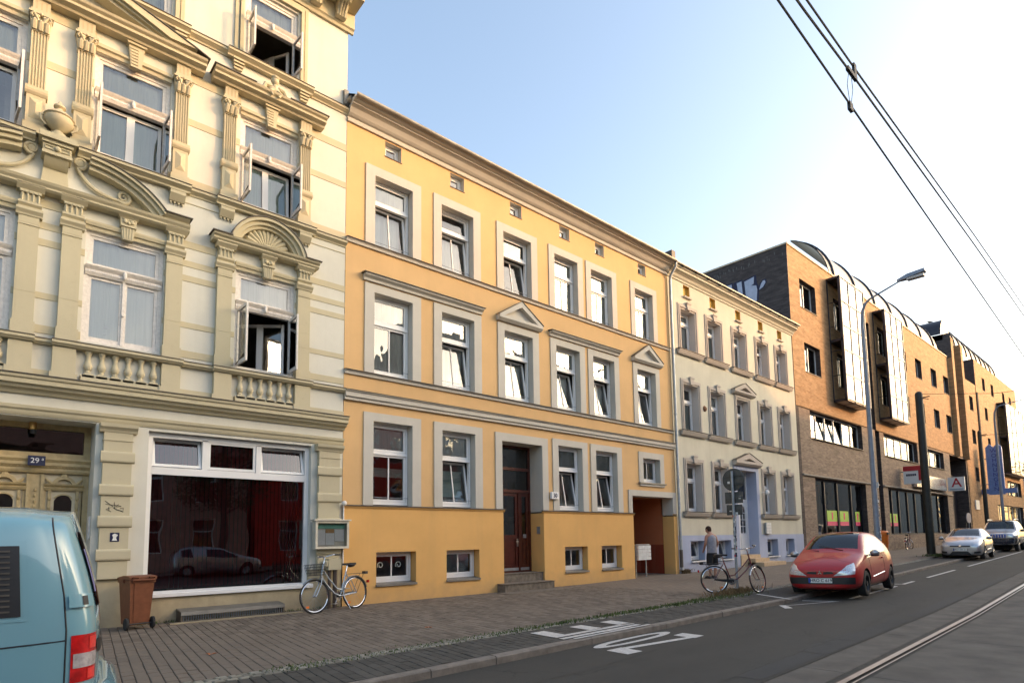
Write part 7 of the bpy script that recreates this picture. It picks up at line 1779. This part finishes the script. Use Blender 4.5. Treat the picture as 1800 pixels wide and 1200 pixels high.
J = [(0, 0, .92, .12), (0, .0, 1.10, .12), (0, .02, 1.28, .13), (0, .03, 1.40, .10), (0, .06, 1.49, .055), (0, .10, 1.55, .075, .085), (0, .13, 1.63, .075, .085),
     (-.10, 0, .88, .085), (-.115, .0, .50, .058), (-.12, -.02, .36, .056), (-.12, .0, .10, .036), (-.125, .10, .05, .035), (-.13, .19, .035, .025),
     (.10, 0, .88, .085), (.115, .02, .50, .058), (.125, .0, .36, .056), (.125, .02, .10, .036), (.135, .12, .05, .035), (.14, .21, .035, .025),
     (-.19, .02, 1.39, .058), (-.265, .0, 1.14, .045), (-.20, .14, .96, .034), (-.17, .20, .92, .028), (.19, .02, 1.39, .058), (.265, .0, 1.14, .045), (.255, .10, .94, .034), (.25, .14, .87, .026)]
E_ = [(0, 1), (1, 2), (2, 3), (3, 4), (4, 5), (5, 6), (0, 7), (7, 8), (8, 9), (9, 10), (10, 11), (11, 12), (0, 13), (13, 14), (14, 15), (15, 16), (16, 17), (17, 18), (3, 19), (19, 20), (20, 21), (21, 22), (3, 23), (23, 24), (24, 25), (25, 26)]
base = len(J)
for s, hx, hy, hz in ((-1, -.16, .21, .91), (1, .248, .145, .86)):     # five fingers each
    for k, (dx, ln) in enumerate(((-.03, .065), (-.012, .08), (.006, .085), (.024, .075))):
        J.append((hx + dx, hy + .02, hz - ln * .6, .0095)); J.append((hx + dx, hy + .03, hz - ln, .008)); n0 = len(J) - 2; E_ += [(22 if s < 0 else 26, n0), (n0, n0 + 1)]
    J.append((hx - s * .03, hy + .02, hz - .02, .010)); J.append((hx - s * .04, hy + .035, hz - .05, .009)); n0 = len(J) - 2; E_ += [(22 if s < 0 else 26, n0), (n0, n0 + 1)]
bd = skinbody(PM, J, E_, SK, 'body')
one('head', lambda m: (m.ball((0, .125, 1.60), (.078, .098, .115), 16, 12), [m.ball((s * .08, .11, 1.595), (.014, .024, .034), 8, 6) for s in (-1, 1)], m.ball((0, .235, 1.56), (.014, .02, .022), 8, 6)), SK, PM, smooth=True)
one('hair', lambda m: (m.ball((0, .115, 1.632), (.086, .104, .100), 16, 10), m.ball((0, .065, 1.60), (.074, .06, .085), 14, 8)), pm('dark brown hair', (.035, .014, .008), .8, 0, .3, 60, .4, 90, obj=True), PM, smooth=True)
def shirt(m):
    ering(m, [(0, 0, .84, .185, .135), (0, .0, .90, .188, .138), (0, .0, 1.05, .175, .128), (0, .01, 1.20, .188, .135), (0, .02, 1.30, .198, .135), (0, .03, 1.38, .185, .115), (0, .035, 1.435, .15, .085), (0, .05, 1.465, .085, .06)], 20, False)
one('sleeveless_shirt', shirt, pm('grey jersey', (.26, .26, .30), .9, 0, .12, 16, .5, 14, obj=True), PM, smooth='all')
def shorts(m):
    ering(m, [(0, 0, .93, .172, .128), (0, 0, .80, .185, .135), (0, 0, .76, .188, .135)], 18, False)
    for s in (-1, 1): ering(m, [(s * .085, 0, .80, .10, .125), (s * .10, 0, .70, .105, .118), (s * .12, .0, .50, .105, .105), (s * .125, .0, .44, .105, .105)], 16, False)
one('shorts', shorts, pm('black cotton', (.012, .012, .014), .9, 0, .2, 12, obj=True), PM, smooth='all')
for s in (-1, 1): one('shoe', lambda m: (m.ball((s * .13, .09, .045), (.048, .135, .05), 12, 8), m.box(s * .13 - .045, s * .13 + .045, -.05, .21, 0, .03)), MAT['black'], PM, smooth=True)
# rubble and dry plants at the foot of the downpipe
blades(240, lambda: random.gauss(20.05, .12), lambda x: random.gauss(-.14, .06), .16, MAT['drygrass'], 'downpipe_foot_weeds', .008)
